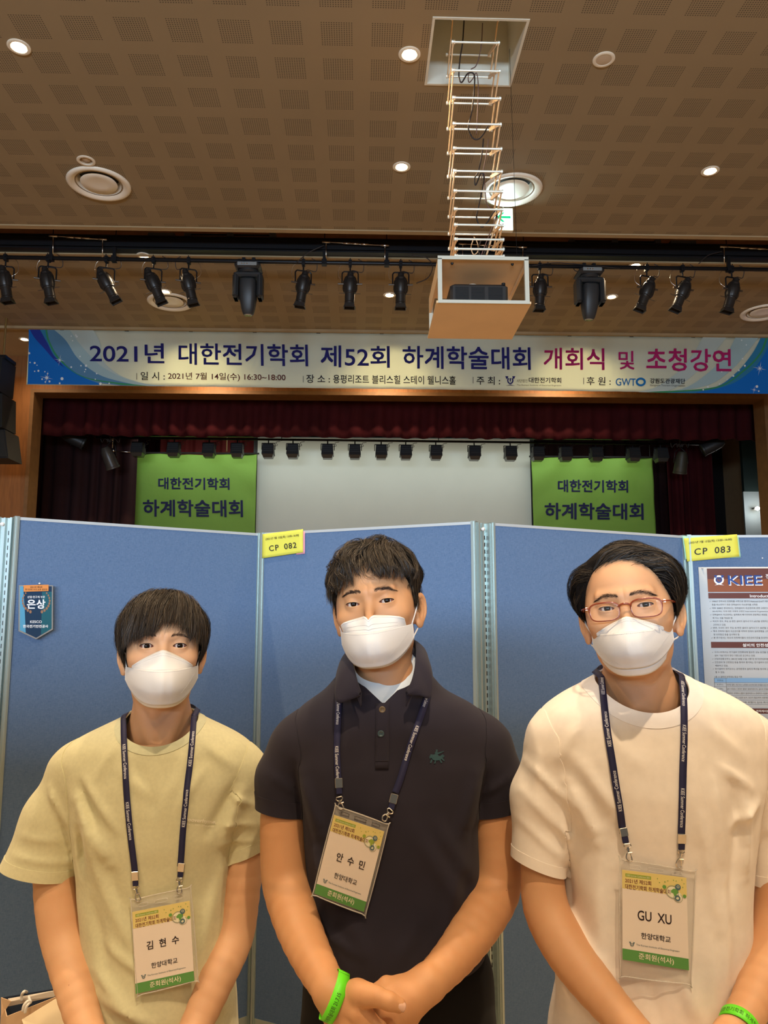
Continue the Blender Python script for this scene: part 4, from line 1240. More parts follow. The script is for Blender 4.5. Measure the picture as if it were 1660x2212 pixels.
# hinge hooks and black slots at panel side frames
# tags
M_yel = mat('yellow_paper', (0.70, 0.68, 0.09), 0.7); M_pink = mat('pink_paper', (0.80, 0.35, 0.42), 0.7); M_grn = mat('pale_green_paper', (0.40, 0.75, 0.55), 0.7)
M_ink = mat('black_print', (0.015, 0.012, 0.015), 0.6)
def sheetpx(key, pts, off, m, name, parent, th=0.0008, bend=0.0):
    P = [on_panel(key, x, y, off) for x, y in pts]
    n = PQ[key][3]
    tl, tr_, br, bl = [np.array(p) for p in P]
    rows = []
    for j in range(9):
        g_ = j/8
        rows.append([(bl*(1-g_)+tl*g_)*(1-u)+(br*(1-g_)+tr_*g_)*u+n*bend*(math.sin(math.pi*u)*0.4+(1-g_)**2) for u in np.linspace(0, 1, 11)])
    return MB().sheet(rows, th).build(name, m, parent, True)
t = thing('yellow_number_tag', on_panel('B', 567, 1180), 'yellow paper tag reading CP 082 with pink sheet behind it', 'tag')
sheetpx('B', [(640, 1150), (659, 1148), (659, 1196), (640, 1198)], 0.016, M_pink, 'pink_sheet', t)
sheetpx('B', [(566, 1154), (655, 1143), (655, 1193), (567, 1206)], 0.020, M_yel, 'yellow_sheet', t)
def ptext(key, s, tl, tr_, bl, off, m, bold, parent, sp=1.0):
    mb = MB(); n = PQ[key][3]
    text_quad(mb, s, on_panel(key, *tl, off), on_panel(key, *tr_, off), on_panel(key, *bl, off), 0, bold, nrmv=n, space=sp)
    return mb.build('lettering', m, parent)
ptext('B', '(2021년 7월 15일(목) 13:00~16:00)', (574, 1162), (646, 1153), (574, 1168), 0.0225, M_ink, 0.01, t)
ptext('B', 'CP  082', (581, 1179), (640, 1171), (582, 1191), 0.0225, M_ink, 0.02, t, 1.15)
t = thing('yellow_number_tag', on_panel('D', 1482, 1185), 'yellow paper tag reading CP 083 with green sheet behind it', 'tag')
sheetpx('D', [(1475, 1158), (1596, 1158), (1601, 1204), (1481, 1208)], 0.016, M_grn, 'green_sheet', t)
sheetpx('D', [(1478, 1163), (1593, 1154), (1598, 1202), (1485, 1213)], 0.020, M_yel, 'yellow_sheet', t)
ptext('D', '(2021년 7월 15일(목) 13:00~16:00)', (1489, 1170), (1582, 1162), (1489, 1176), 0.0225, M_ink, 0.01, t)
ptext('D', 'CP  083', (1501, 1185), (1579, 1179), (1501, 1199), 0.0225, M_ink, 0.02, t, 1.15)

# award pennant
t = thing('award_tag', on_panel('A', 78, 1270), 'dark blue pennant-shaped silver award tag with orange header pinned to the left panel', 'tag')
nA = PQ['A'][3]
M_nv = mat('award_navy', (0.016, 0.045, 0.095), 0.3, var=0.0); M_teal = mat('award_teal', (0.02, 0.12, 0.16), 0.3); M_or = mat('award_orange', (0.72, 0.27, 0.07), 0.45)
M_sil = mat('award_silver_edge', (0.62, 0.66, 0.68), 0.25, metal=0.7); M_wt = mat('award_white_print', (0.85, 0.88, 0.9), 0.5); M_lb = mat('award_light_blue', (0.10, 0.35, 0.55), 0.3)
def A_(x, y, off): return on_panel('A', x, y, off)
def tp(x, y): return (30+x/16.39, 1255+y/16.39)
def apoly(mb, pts, off, th=0.0):
    mb.poly([A_(*tp(x, y), off) for x, y in pts], th or None, -nA); return mb
apoly(MB(), [(175, 150), (1390, 150), (1385, 1715), (790, 2065), (160, 1775)], 0.036, 0.003).build('backing', M_nv, t)
b_ = MB()
apoly(b_, [(175, 150), (215, 190), (210, 1740), (160, 1775)], 0.0366); apoly(b_, [(1390, 150), (1345, 190), (1335, 1690), (1385, 1715)], 0.0366)
apoly(b_, [(175, 150), (1390, 150), (1345, 190), (215, 190)], 0.0366); apoly(b_, [(160, 1775), (210, 1740), (790, 2015), (790, 2065)], 0.0366); apoly(b_, [(790, 2065), (790, 2015), (1335, 1690), (1385, 1715)], 0.0366)
b_.build('edge_line', M_sil, t)
apoly(MB(), [(215, 190), (330, 190), (380, 900), (420, 1835), (210, 1740)], 0.0366).build('light_stripe', M_lb, t)
apoly(MB(), [(1000, 380), (1345, 380), (1335, 1690), (960, 1910)], 0.0366).build('teal_stripe', M_teal, t)
apoly(MB(), [(345, 150), (1230, 130), (1225, 355), (350, 380)], 0.039, 0.0015).build('header', M_or, t)
def atext(s, x0, y0, x1, y1, off, m, bold):
    mb = MB(); text_quad(mb, s, A_(*tp(x0, y0), off), A_(*tp(x1, y0), off), A_(*tp(x0, y1), off), 0, bold, nrmv=nA); mb.build('lettering', m, t)
atext('2021년 제2회', 575, 185, 1000, 250, 0.0395, M_ink, 0.01); atext('전기안전 우수 논문 공모전', 400, 270, 1180, 335, 0.0395, M_ink, 0.01)
atext('산업·연구계 부문', 480, 525, 1100, 610, 0.0372, M_wt, 0.015); atext('은상', 460, 650, 1115, 990, 0.0372, M_wt, 0.035)
atext('KESCO', 575, 1400, 990, 1490, 0.0372, M_wt, 0.03); atext('한국전기안전공사', 325, 1550, 1215, 1660, 0.0372, M_wt, 0.03)
b_ = MB()
for s in (-1, 1):
    for k_ in range(9):
        an = math.radians(90+s*(12+k_*11.5)) if False else None
        th_ = math.radians(155-k_*13)
        cx = 790+s*480*math.sin(th_)*1.0; cy = 700-430*math.cos(th_)
        r_ = 62-3*k_
        b_.poly([A_(*tp(cx+r_*math.cos(q)*0.75, cy+r_*math.sin(q)), 0.0374) for q in np.linspace(0, 2*math.pi, 8)[:-1]])
b_.build('laurel', mat('award_bronze', (0.42, 0.24, 0.15), 0.35, metal=0.4), t)
pc = A_(*tp(840, 110), 0.014)
MB().tube([pc, pc+nA*0.03], 0.0012, 6).build('pin_shaft', M_chrome, t)
MB().lathe([(0, 0.004), (0.003, 0.003), (0.004, 0), (0, -0.002)], c=pc+nA*0.03, n=10).build('pin_head', mat('white_plastic', (0.8, 0.8, 0.78), 0.4), t, True)

# research poster on panel D
t = thing('research_poster', on_panel('D', 1600, 1225), 'white research poster with brown KIEE header pinned to the right panel', 'poster')
def pp(x, y):
    """poster crop coordinates (the zoom of 1500..1660 x 1210..1560) to photo pixels"""
    return (1500+x/6.3188, 1210+y/6.32)
def DP(x, y, off=0.0165): return on_panel('D', *pp(x, y), off)
a, b, d, n = PQ['D']
TL = DP(60, 95); BLp = DP(140, 1700)
up_ = nrm(TL-BLp)
P0 = np.array(TL); ZH = 1.12; wid = 0.80
xax = d; zax = np.array([0, 0, 1.0])
rows = [[P0+xax*wid*u-zax*ZH*(1-g_)+n*(0.004*math.sin(u*3)*g_) for u in np.linspace(0, 1, 9)] for g_ in np.linspace(0, 1, 13)]
MB().sheet(rows, 0.0006).build('paper', mat('poster_paper', (0.52, 0.57, 0.60), 0.6), t, True)
def loc(x, y):
    q = DP(x, y); return ((q-P0) @ xax, (q-P0)[2])
def PL(u, w, off=0.0): return P0+xax*u+zax*w+n*(0.0022+0.004*math.sin(u/wid*3)+off)
def prect(u0, w0, u1, w1, m, name, off=0.0):
    P = [[PL(u, w, off) for u in np.linspace(u0, u1, 7)] for w in (w1, w0)]
    return MB().grid(P).build(name, m, t)
u0, w0 = loc(172, 115); _, w1 = loc(192, 435)
MR = wid-0.03
M_pbr = mat('poster_brown', (0.115, 0.030, 0.020), 0.5); M_por = mat('poster_rust', (0.25, 0.070, 0.020), 0.5); M_pblue = mat('poster_table_blue', (0.22, 0.42, 0.68), 0.5)
prect(u0, w0, MR, w1, M_por, 'header_band'); prect(u0, w0, MR, w0+(w1-w0)*0.45, M_pbr, 'header_band', 0.0003)
M_kb = mat('kiee_blue', (0.010, 0.055, 0.26), 0.4); M_pw = mat('print_white', (0.88, 0.88, 0.88), 0.5)
def poster_text(s, x0, y0, x1, y1, m, bold=0.0, off=0.0008, parent=None, nm='lettering', sp=1.0, mb=None):
    ua, wa = loc(x0, y0); ub, _ = loc(x1, y0 if True else y0); _, wb = loc(x0, y1)
    V, F, w, h = text_geo(s, bold, sp)
    P = np.array([PL(ua+(ub-ua)*v[0]/w, wb+(wa-wb)*v[1]/h, off+v[2]*abs(wa-wb)/h) for v in V])
    q = mb if mb is not None else MB(); q.add(P, F)
    if mb is None: q.build(nm, m, t)
poster_text('KIEE', 465, 218, 925, 348, M_pw, 0.06); poster_text('KIEE', 453, 208, 912, 335, M_kb, 0.04, 0.0014)
q = MB(); ringpx(q, 335, 270, 68, 62, 22, 0, 0, 360, 28, lambda x, y: PL(*loc(x, y), 0.0008)); q.poly([PL(*loc(x, y), 0.0008) for x, y in ((275, 345), (335, 318), (405, 345), (335, 335))]); q.build('emblem_ring', M_pw, t)
q = MB(); emblem(q, lambda x, y: PL(*loc(x, y), 0.0014), 335, 265, 5.2); q.build('emblem', M_kb, t)
poster_text('전력케이블 안전관리', 968, 190, 1500, 250, M_pw, 0.01)
for (ya, yb, xa, txt, tx0, tx1) in ((448, 523, 192, 'Introduction', 755, 1090), (1115, 1197, 228, '설비의 안전성능', 655, 1060), (2020, 2090, 245, '전력케이블의', 840, 1050)):
    ua, wa = loc(xa, ya); _, wb = loc(xa, yb)
    prect(u0, wa, MR, wb, M_pbr, 'section_band')
    poster_text(txt, tx0, ya+22, tx1, yb-14, M_pw, 0.02)
tx = MB()
lines = [(550, '✓ 1990년 전력사의 민영화를 시작으로 영국의 National Grid가 에서', 205, 1010), (595, '등을 최소화하기 위한 전력설비의 자산관리를 시작함.', 240, 865), (642, '✓ 이후 2008년 영국에서는 전력설비의 자산관리에 관한 규정인 P', 208, 1010), (687, '2014년에는 이에 대한 국제적 규정인 International Organization', 246, 1000),
         (732, '✓ 전력설비의 자산관리는 설치에서 폐기까지의 전반적인 과정을', 215, 990), (777, '화 하는 것을 목표로 함.', 250, 525), (822, '✓ 미국의 경우, 주요 송·변전 설비의 설치시기가 60년을 상회하고', 218, 1010), (868, '고조되고 있음.', 256, 432), (912, '✓ 반면, 국내의 경우 주요 송·변전 설비의 설치시기가 30년을 넘', 222, 1010),
         (956, '✓ 특히 전력케이블의 자산관리를 위하여 현재의 설치현황을 고려', 226, 1010), (1002, '및 안전점검 등을 실시해야 함.', 264, 620), (1046, '✓ 본 연구에서는 국내·외 전력케이블의 안전관리기준을 조사하여', 232, 1010),
         (1242, '✓ 우리나라에서는 전기설비 안전확보에 필요한 성능 요건을 규', 240, 1010), (1288, '설비 기술기준의 판단 기준으로 공고하고 있음.', 277, 830), (1334, '✓ 산업자원통상부는 2021년 04월 21일 시행 된 전기안전관리법', 243, 1010), (1380, '✓ 안전관리 및 안전점검 등을 통하여 평가하는 전기설비의 안전', 246, 1010), (1426, '세분하고 있음.', 284, 460),
         (1470, '✓ 전기설비의 유지보수는 운전환경과 설비의 특성을 동시에 고', 250, 1010), (1515, '할 수 있음.', 287, 415), (1578, '<표 1> 설비의 안전성능 등급 기준', 275, 650)]
for y, s, xa, xb in lines:
    poster_text(s, xa, y, xb, y+26, None, 0.004, 0.0006, mb=tx)
tb = MB()
def hline(x0, y, x1, w_=3):
    ua, wa = loc(x0, y); ub, _ = loc(x1, y)
    tb.poly([PL(ua, wa, 0.0007), PL(MR, wa, 0.0007), PL(MR, wa-0.0011, 0.0007), PL(ua, wa-0.0011, 0.0007)])
ua, wa = loc(270, 1608); _, wb = loc(272, 1668)
prect(ua, wa, MR, wb, M_pblue, 'table_header')
for y in (1608, 1668, 1726, 1782, 1842, 1905, 1965): hline(270, y, 1000)
for x in (270, 430):
    ua, wa = loc(x, 1608); _, wb = loc(x, 1965)
    tb.poly([PL(ua, wa, 0.0007), PL(ua+0.0011, wa, 0.0007), PL(ua+0.0011, wb, 0.0007), PL(ua, wb, 0.0007)])
tb.build('table_rule', mat('print_grey', (0.14, 0.15, 0.17), 0.6), t)
for y, s, s2 in ((1628, '안전등급', None), (1688, 'A (우수)', '외관상 결함, 손상 또는 노후등의 요인에 대한 문제점이 없으며'), (1745, 'B (양호)', '일부 부재에서 경미한 결함이 발생하였으며, 설비의 진행에'), (1802, 'C (보통)', '광범위한 부재에서 결함이 발생하였으나 전체적인 시설물의'), (1862, 'D (미흡)', '노후화에 대한 긴급한 보수, 보강이 필요하며 사용제한'), (1925, 'E (불량)', '시설물의 안전에 위험이 있어 즉각')):
    poster_text(s, 310, y, 392, y+24, None, 0.004, 0.0009, mb=tx)
    if s2: poster_text(s2, 440, y, 1008, y+26, None, 0.004, 0.0009, mb=tx)
tx.build('body_lettering', mat('print_dark_grey', (0.06, 0.07, 0.09), 0.6), t)
pc = DP(115, 115, 0.018); MB().lathe([(0, 0.003), (0.003, 0.002), (0.004, 0), (0, -0.002)], c=pc, n=10).build('pin_head', M_chrome, t, True)
pc = on_panel('D', 1648, 1206, 0.014); 
tag(MB().lathe([(0, 0.003), (0.0025, 0.002), (0.003, 0), (0, -0.002)], c=pc, n=10).build('push_pin', M_pw, smooth=True), 'small white push pin above the research poster', 'pin')

# ------------------------------------------------------------------ paper bag on a table at the left
M_kraft = mat('kraft_paper', (0.60, 0.42, 0.26), 0.7, var=0.08, vscale=10); M_bagw = mat('white_card', (0.78, 0.70, 0.60), 0.6); M_navyc = mat('navy_corduroy', (0.02, 0.035, 0.07), 0.8)
YT = 2.15
tz = on_y(60, 2212, YT)[2]-0.16
tt = thing('side_table', (-1.12, YT+0.05, 0), 'low table holding the paper gift bag at the left edge', 'table')
MB().bbox((-1.60, YT-0.14, tz-0.03), (-0.78, YT+0.28, tz), 0.006).build('table_top', mat('table_laminate', (0.45, 0.33, 0.22), 0.5), tt)
for xx in (-1.56, -0.84):
    for yy in (YT-0.10, YT+0.24):
        MB().box((xx, yy, 0), (xx+0.03, yy+0.03, tz-0.03)).build('leg', M_dmetal, tt)
bag = thing('paper_bag', (-1.02, YT, tz), 'open kraft paper bag with navy lining and white cord handles, lower left', 'bag')
def B_(x, y, Y): return on_y(x, y, Y)
fl, fr_ = B_(8, 2196, YT-0.06), B_(122, 2158, YT-0.02)
def wall(pts_top, y_, m, name, th=0.002, mb=None):
    q = mb or MB()
    for i in range(len(pts_top)-1):
        p, r_ = np.array(pts_top[i]), np.array(pts_top[i+1])
        lo1 = p*[1, 1, 0]+[0, 0, tz+0.003]; lo2 = r_*[1, 1, 0]+[0, 0, tz+0.003]
        q.poly([p, r_, lo2, lo1], th, nrm(np.cross(r_-p, lo1-p)))
    if mb is None: q.build(name, m, bag)
    return q
wall([B_(14, 2196, YT-0.08), B_(125, 2152, YT-0.03)], 0, M_kraft, 'front_wall')
wall([B_(4, 2155, YT+0.05), B_(14, 2196, YT-0.08)], 0, M_kraft, 'side_wall')
wall([B_(4, 2155, YT+0.05), B_(125, 2135, YT+0.09)], 0, M_navyc, 'back_wall')
MB().poly([B_(14, 2175, YT-0.01), B_(24, 2163, YT-0.01), B_(17, 2158, YT-0.01), B_(118, 2140, YT+0.03), B_(118, 2153, YT+0.03)], 0.002, (0, 1, 0)).build('white_flap', M_bagw, bag)
MB().poly([B_(2, 2155, YT-0.03), B_(24, 2163, YT-0.03), B_(10, 2185, YT-0.03), B_(2, 2200, YT-0.04)], 0.002, (0, 1, 0)).build('side_fold', M_kraft, bag)
MB().poly([B_(47, 2203, YT-0.10), B_(125, 2155, YT-0.05), B_(150, 2230, YT-0.07), B_(60, 2235, YT-0.11)], 0.003, (0, 1, 0)).build('front_card', mat('cream_card', (0.80, 0.66, 0.44), 0.6), bag)
def crd(pts, Y):
    P = [B_(x, y, yy) for x, y, yy in pts]
    MB().tube(catmull(P, 6), 0.0035, 8).build('cord_handle', mat('white_cord', (0.75, 0.72, 0.66), 0.6), bag, True)
crd([(47, 2162, YT-0.02), (47, 2150, YT-0.02), (52, 2142, YT-0.02), (58, 2143, YT+0.03)], 0)
crd([(62, 2153, YT-0.03), (64, 2160, YT-0.05), (66, 2165, YT-0.08), (60, 2163, YT-0.09), (52, 2172, YT-0.095), (49, 2184, YT-0.095)], 0)
crd([(66, 2165, YT-0.08), (62, 2168, YT-0.09), (57, 2175, YT-0.095), (54, 2188, YT-0.095)], 0)

# ------------------------------------------------------------------ implicit surface tools for bodies and clothes
def V3(*a): return np.array(a, dtype=np.float64)

def ell(P, c, r):
    r = np.asarray(r, np.float32); q = (P-np.asarray(c, np.float32))/r
    k0 = np.sqrt((q*q).sum(1))+1e-9; q2 = q/r
    k1 = np.sqrt((q2*q2).sum(1))+1e-9
    return k0*(k0-1)/k1

def cone(P, a, b, ra, rb, sq=None):
    """tapered capsule; sq=(axis, factor) squashes it along a direction"""
    a = np.asarray(a, np.float32); b = np.asarray(b, np.float32)
    ab = b-a; L2 = float(ab @ ab)
    h = np.clip(((P-a) @ ab)/L2, 0, 1)
    D = P-a-h[:, None]*ab
    if sq is not None:
        ax = np.asarray(nrm(sq[0]), np.float32)
        D = D+(D @ ax)[:, None]*ax*(sq[1]-1)
    return np.sqrt((D*D).sum(1))-(ra+(rb-ra)*h)

def chain(P, pts, rr, k=0.01, sq=None):
    d = None
    for i in range(len(pts)-1):
        e = cone(P, pts[i], pts[i+1], rr[i], rr[i+1], sq)
        d = e if d is None else smin(d, e, k)
    return d

def smin(a, b, k):
    h = np.clip(0.5+0.5*(b-a)/k, 0, 1)
    return b*(1-h)+a*h-k*h*(1-h)

def smax(a, b, k): return -smin(-a, -b, k)

def surface_nets(D, lo, h):
    ins = D < 0
    nx, ny, nz = D.shape
    c = np.zeros((nx-1, ny-1, nz-1), np.uint8)
    for i in (0, 1):
        for j in (0, 1):
            for k in (0, 1):
                c += ins[i:nx-1+i, j:ny-1+j, k:nz-1+k]
    act = (c > 0) & (c < 8)
    I = np.argwhere(act)
    idx = np.full(act.shape, -1, np.int32)
    idx[act] = np.arange(len(I))
    vals = np.empty((len(I), 2, 2, 2), np.float32)
    for i in (0, 1):
        for j in (0, 1):
            for k in (0, 1):
                vals[:, i, j, k] = D[I[:, 0]+i, I[:, 1]+j, I[:, 2]+k]
    acc = np.zeros((len(I), 3)); cnt = np.zeros(len(I))
    for ax in range(3):
        for u in (0, 1):
            for v in (0, 1):
                s0 = [0, 0, 0]; oth = [q for q in range(3) if q != ax]
                s0[oth[0]] = u; s0[oth[1]] = v
                s1 = list(s0); s1[ax] = 1
                a = vals[:, s0[0], s0[1], s0[2]]; b = vals[:, s1[0], s1[1], s1[2]]
                m = (a < 0) != (b < 0)
                t = np.where(m, a/np.where(m, a-b, 1), 0)
                p = np.zeros((len(I), 3)); p[:, oth[0]] = u; p[:, oth[1]] = v; p[:, ax] = t
                acc += p*m[:, None]; cnt += m
    V = (I+acc/cnt[:, None])*h+lo
    F = []
    for ax in range(3):
        o1, o2 = [q for q in range(3) if q != ax]
        sl0 = [slice(None)]*3; sl1 = [slice(None)]*3
        sl0[ax] = slice(0, D.shape[ax]-1); sl1[ax] = slice(1, D.shape[ax])
        a = ins[tuple(sl0)]; b = ins[tuple(sl1)]
        E = np.argwhere(a != b)
        ok = (E[:, o1] > 0) & (E[:, o2] > 0) & (E[:, o1] < act.shape[o1]) & (E[:, o2] < act.shape[o2])
        E = E[ok]
        def cell(d1, d2):
            Q = E.copy(); Q[:, o1] -= d1; Q[:, o2] -= d2
            return idx[Q[:, 0], Q[:, 1], Q[:, 2]]
        q = np.stack([cell(1, 1), cell(0, 1), cell(0, 0), cell(1, 0)], 1)
        inside_first = ins[E[:, 0], E[:, 1], E[:, 2]]
        flip = inside_first if ax == 1 else ~inside_first
        q[flip] = q[flip][:, ::-1]
        F.append(q)
    F = np.vstack(F)
    return V, F[(F >= 0).all(1)]

def mesh_sdf(f, lo, hi, h, newton=1, cull=1.8):
    lo = np.asarray(lo, float); hi = np.asarray(hi, float)
    B = 8
    nb = np.ceil((hi-lo)/(h*B)).astype(int)
    bc = np.stack(np.meshgrid(*[np.arange(n) for n in nb], indexing='ij'), -1).reshape(-1, 3)
    cen = (lo+(bc+0.5)*B*h).astype(np.float32)
    dc = f(cen)
    D = np.where(dc < 0, -1.0, 1.0).astype(np.float32).reshape(nb)
    D = np.repeat(np.repeat(np.repeat(D, B, 0), B, 1), B, 2)
    actv = np.nonzero(np.abs(dc) < B*h*0.87*cull)[0]
    off = np.stack(np.meshgrid(*[np.arange(B)]*3, indexing='ij'), -1).reshape(-1, 3)
    step = 400
    for s in range(0, len(actv), step):
        blk = bc[actv[s:s+step]]
        G = (blk[:, None, :]*B+off[None]).reshape(-1, 3)
        D[G[:, 0], G[:, 1], G[:, 2]] = f((lo+G*h).astype(np.float32))
    V, F = surface_nets(D, lo, h)
    for _ in range(newton):
        e = h*0.5
        P = V.astype(np.float32)
        d = f(P); g = np.empty((len(P), 3))
        for k in range(3):
            dd = np.zeros(3, np.float32); dd[k] = e
            g[:, k] = (f(P+dd)-f(P-dd))/(2*e)
        gl = np.maximum((g*g).sum(1), 0.05)
        stp = d[:, None]*g/gl[:, None]
        ln = np.linalg.norm(stp, axis=1, keepdims=True)
        V = V-stp*np.minimum(1, 0.8*h/np.maximum(ln, 1e-9))
    return V, F

def tris(F): return np.vstack([F[:, [0, 1, 2]], F[:, [0, 2, 3]]]) if F.shape[1] == 4 else F

def relax(V, F, it=1, lam=0.5):
    n = len(V); m = F.shape[1]
    for _ in range(it):
        S = np.zeros_like(V); C = np.zeros(n)
        for a in range(m):
            b = (a+1) % m
            np.add.at(S, F[:, a], V[F[:, b]]); np.add.at(C, F[:, a], 1)
            np.add.at(S, F[:, b], V[F[:, a]]); np.add.at(C, F[:, b], 1)
        V = V*(1-lam)+lam*S/np.maximum(C, 1)[:, None]
    return V

def used_only(V, F):
    u = np.unique(F); m = np.full(len(V), -1, np.int64); m[u] = np.arange(len(u))
    return V[u], m[F]

def vnormals(V, F):
    N = np.zeros_like(V)
    n = np.cross(V[F[:, 2]]-V[F[:, 0]], V[F[:, 3]]-V[F[:, 1]]) if F.shape[1] == 4 else np.cross(V[F[:, 1]]-V[F[:, 0]], V[F[:, 2]]-V[F[:, 0]])
    for k in range(F.shape[1]): np.add.at(N, F[:, k], n)
    return N/np.maximum(np.linalg.norm(N, axis=1), 1e-12)[:, None]

def rim_edges(V, F):
    n = len(V); m = F.shape[1]
    E = np.vstack([F[:, [k, (k+1) % m]] for k in range(m)])
    key = np.sort(E, 1); kk = key[:, 0].astype(np.int64)*n+key[:, 1]
    _, inv, cnt = np.unique(kk, return_inverse=True, return_counts=True)
    return E[cnt[inv] == 1]

def thicken(V, F, t, N=None):
    """open triangle surface -> closed thin cloth (offset inwards by t, boundary bridged)"""
    N = vnormals(V, F) if N is None else N
    n = len(V); bE = rim_edges(V, F)
    V2 = np.vstack([V, V-N*t])
    q = np.stack([bE[:, 1], bE[:, 0], bE[:, 0]+n, bE[:, 1]+n], 1)
    return V2, np.vstack([F, F[:, ::-1]+n, tris(q)])

def clip(V, T, phi):
    """cut a triangle mesh along phi = 0; returns V', triangles with phi < 0, triangles with phi > 0"""
    phi = np.where(np.abs(phi) < 1e-7, 1e-7, phi)
    s = phi[T] < 0; c = s.sum(1)
    neg = T[c == 3]; pos = T[c == 0]
    M = T[(c == 1) | (c == 2)]; sm = s[(c == 1) | (c == 2)]; cm = sm.sum(1)
    odd = np.where(cm == 1, np.argmax(sm, 1), np.argmin(sm, 1))
    r = np.arange(len(M)); i, j, k = M[r, odd], M[r, (odd+1) % 3], M[r, (odd+2) % 3]
    E = np.vstack([np.stack([i, j], 1), np.stack([i, k], 1)]); K = np.sort(E, 1); kk = K[:, 0].astype(np.int64)*len(V)+K[:, 1]
    u, first, inv = np.unique(kk, return_index=True, return_inverse=True)
    a, b = K[first, 0], K[first, 1]; t = (phi[a]/(phi[a]-phi[b]))[:, None]
    NV = V[a]*(1-t)+V[b]*t; inv = inv.ravel()
    ij = inv[:len(M)]+len(V); ik = inv[len(M):]+len(V)
    A = np.stack([i, ij, ik], 1); Bq = np.vstack([np.stack([ij, j, k], 1), np.stack([ij, k, ik], 1)])
    on = cm == 1; on2 = np.concatenate([on, on])
    neg = np.vstack([neg, A[on], Bq[~on2]]); pos = np.vstack([pos, A[~on], Bq[on2]])
    return np.vstack([V, NV]), neg, pos

def trace(f, px, py, t0=0.8, t1=3.0, far=None):
    """first hit of the camera ray through a photo pixel with the implicit surface f"""
    d = ray(px, py); d = d/np.linalg.norm(d); t = t0
    for _ in range(160):
        p = CAM+d*t
        v = float(f(p[None].astype(np.float32))[0])
        if v < 0.0004: return p
        t += max(v*0.6, 0.0006)
        if t > t1: break
    return CAM+d*(far if far is not None else t1)

def trace_many(f, pts, t0=0.8, t1=3.0):
    D = np.array([ray(x, y) for x, y in pts]); D /= np.linalg.norm(D, axis=1)[:, None]
    t = np.full(len(D), t0)
    live = np.ones(len(D), bool)
    for _ in range(260):
        v = f((CAM+D*t[:, None]).astype(np.float32))
        live &= (v > 0.0004)
        if not live.any(): break
        t = np.where(live, t+np.maximum(v*0.6, 0.0006), t)
        live &= t < t1
    return CAM+D*t[:, None], t < t1

def put(name, V, F, m, parent, mi=None, smooth=True, local_origin=True, split=None):
    V = V-np.array(origin_of(parent)) if (parent is not None and local_origin) else V
    return mesh_obj(name, V, F, m, parent, smooth, mi, split)

# wrinkles: ridges and troughs laid along strokes in the x-z plane
class Folds:
    def __init__(s, Y, strokes):
        s.s = []
        for (x0, y0, x1, y1, amp, w) in strokes:
            a = on_y(x0, y0, Y); b = on_y(x1, y1, Y)
            s.s.append((np.array([a[0], a[2]], np.float32), np.array([b[0], b[2]], np.float32), amp*0.001, w*0.001))
    def __call__(s, P):
        q = P[:, [0, 2]]; d = np.zeros(len(P), np.float32)
        for a, b, amp, w in s.s:
            ab = b-a; h = np.clip(((q-a) @ ab)/float(ab @ ab), 0, 1)
            r = q-a-h[:, None]*ab
            d += amp*np.exp(-(r*r).sum(1)/(w*w))*(4*np.clip(h, 0.04, 0.96)*(1-np.clip(h, 0.04, 0.96)))**0.5
        return d

def wob(P, sc, seed=0, st=(1, 1, 1)):
    """cheap smooth noise from warped sines, about -1..1"""
    x, y, z = (P[:, i]*sc*st[i] for i in range(3))
    a = seed*1.7
    u = x+0.9*np.sin(y*1.3+a)+0.7*np.sin(z*1.1+a*2); v = y+0.8*np.sin(z*1.2+a*3)+0.6*np.sin(x*1.4+a); w = z+0.9*np.sin(x*0.9+a*1.5)+0.7*np.sin(y*1.7+a)
    return (np.sin(u)+np.sin(v*1.1+1)+np.sin(w*0.9+2))/3

def smooth_rim(V, F, it=8):
    """even out the open boundary of a surface"""
    n = len(V); b = rim_edges(V, F); V = V.copy()
    for _ in range(it):
        S = np.zeros_like(V); C = np.zeros(n)
        np.add.at(S, b[:, 0], V[b[:, 1]]); np.add.at(S, b[:, 1], V[b[:, 0]]); np.add.at(C, b[:, 0], 1); np.add.at(C, b[:, 1], 1)
        m = C == 2
        V[m] = V[m]*0.5+0.5*S[m]/C[m][:, None]
    return V

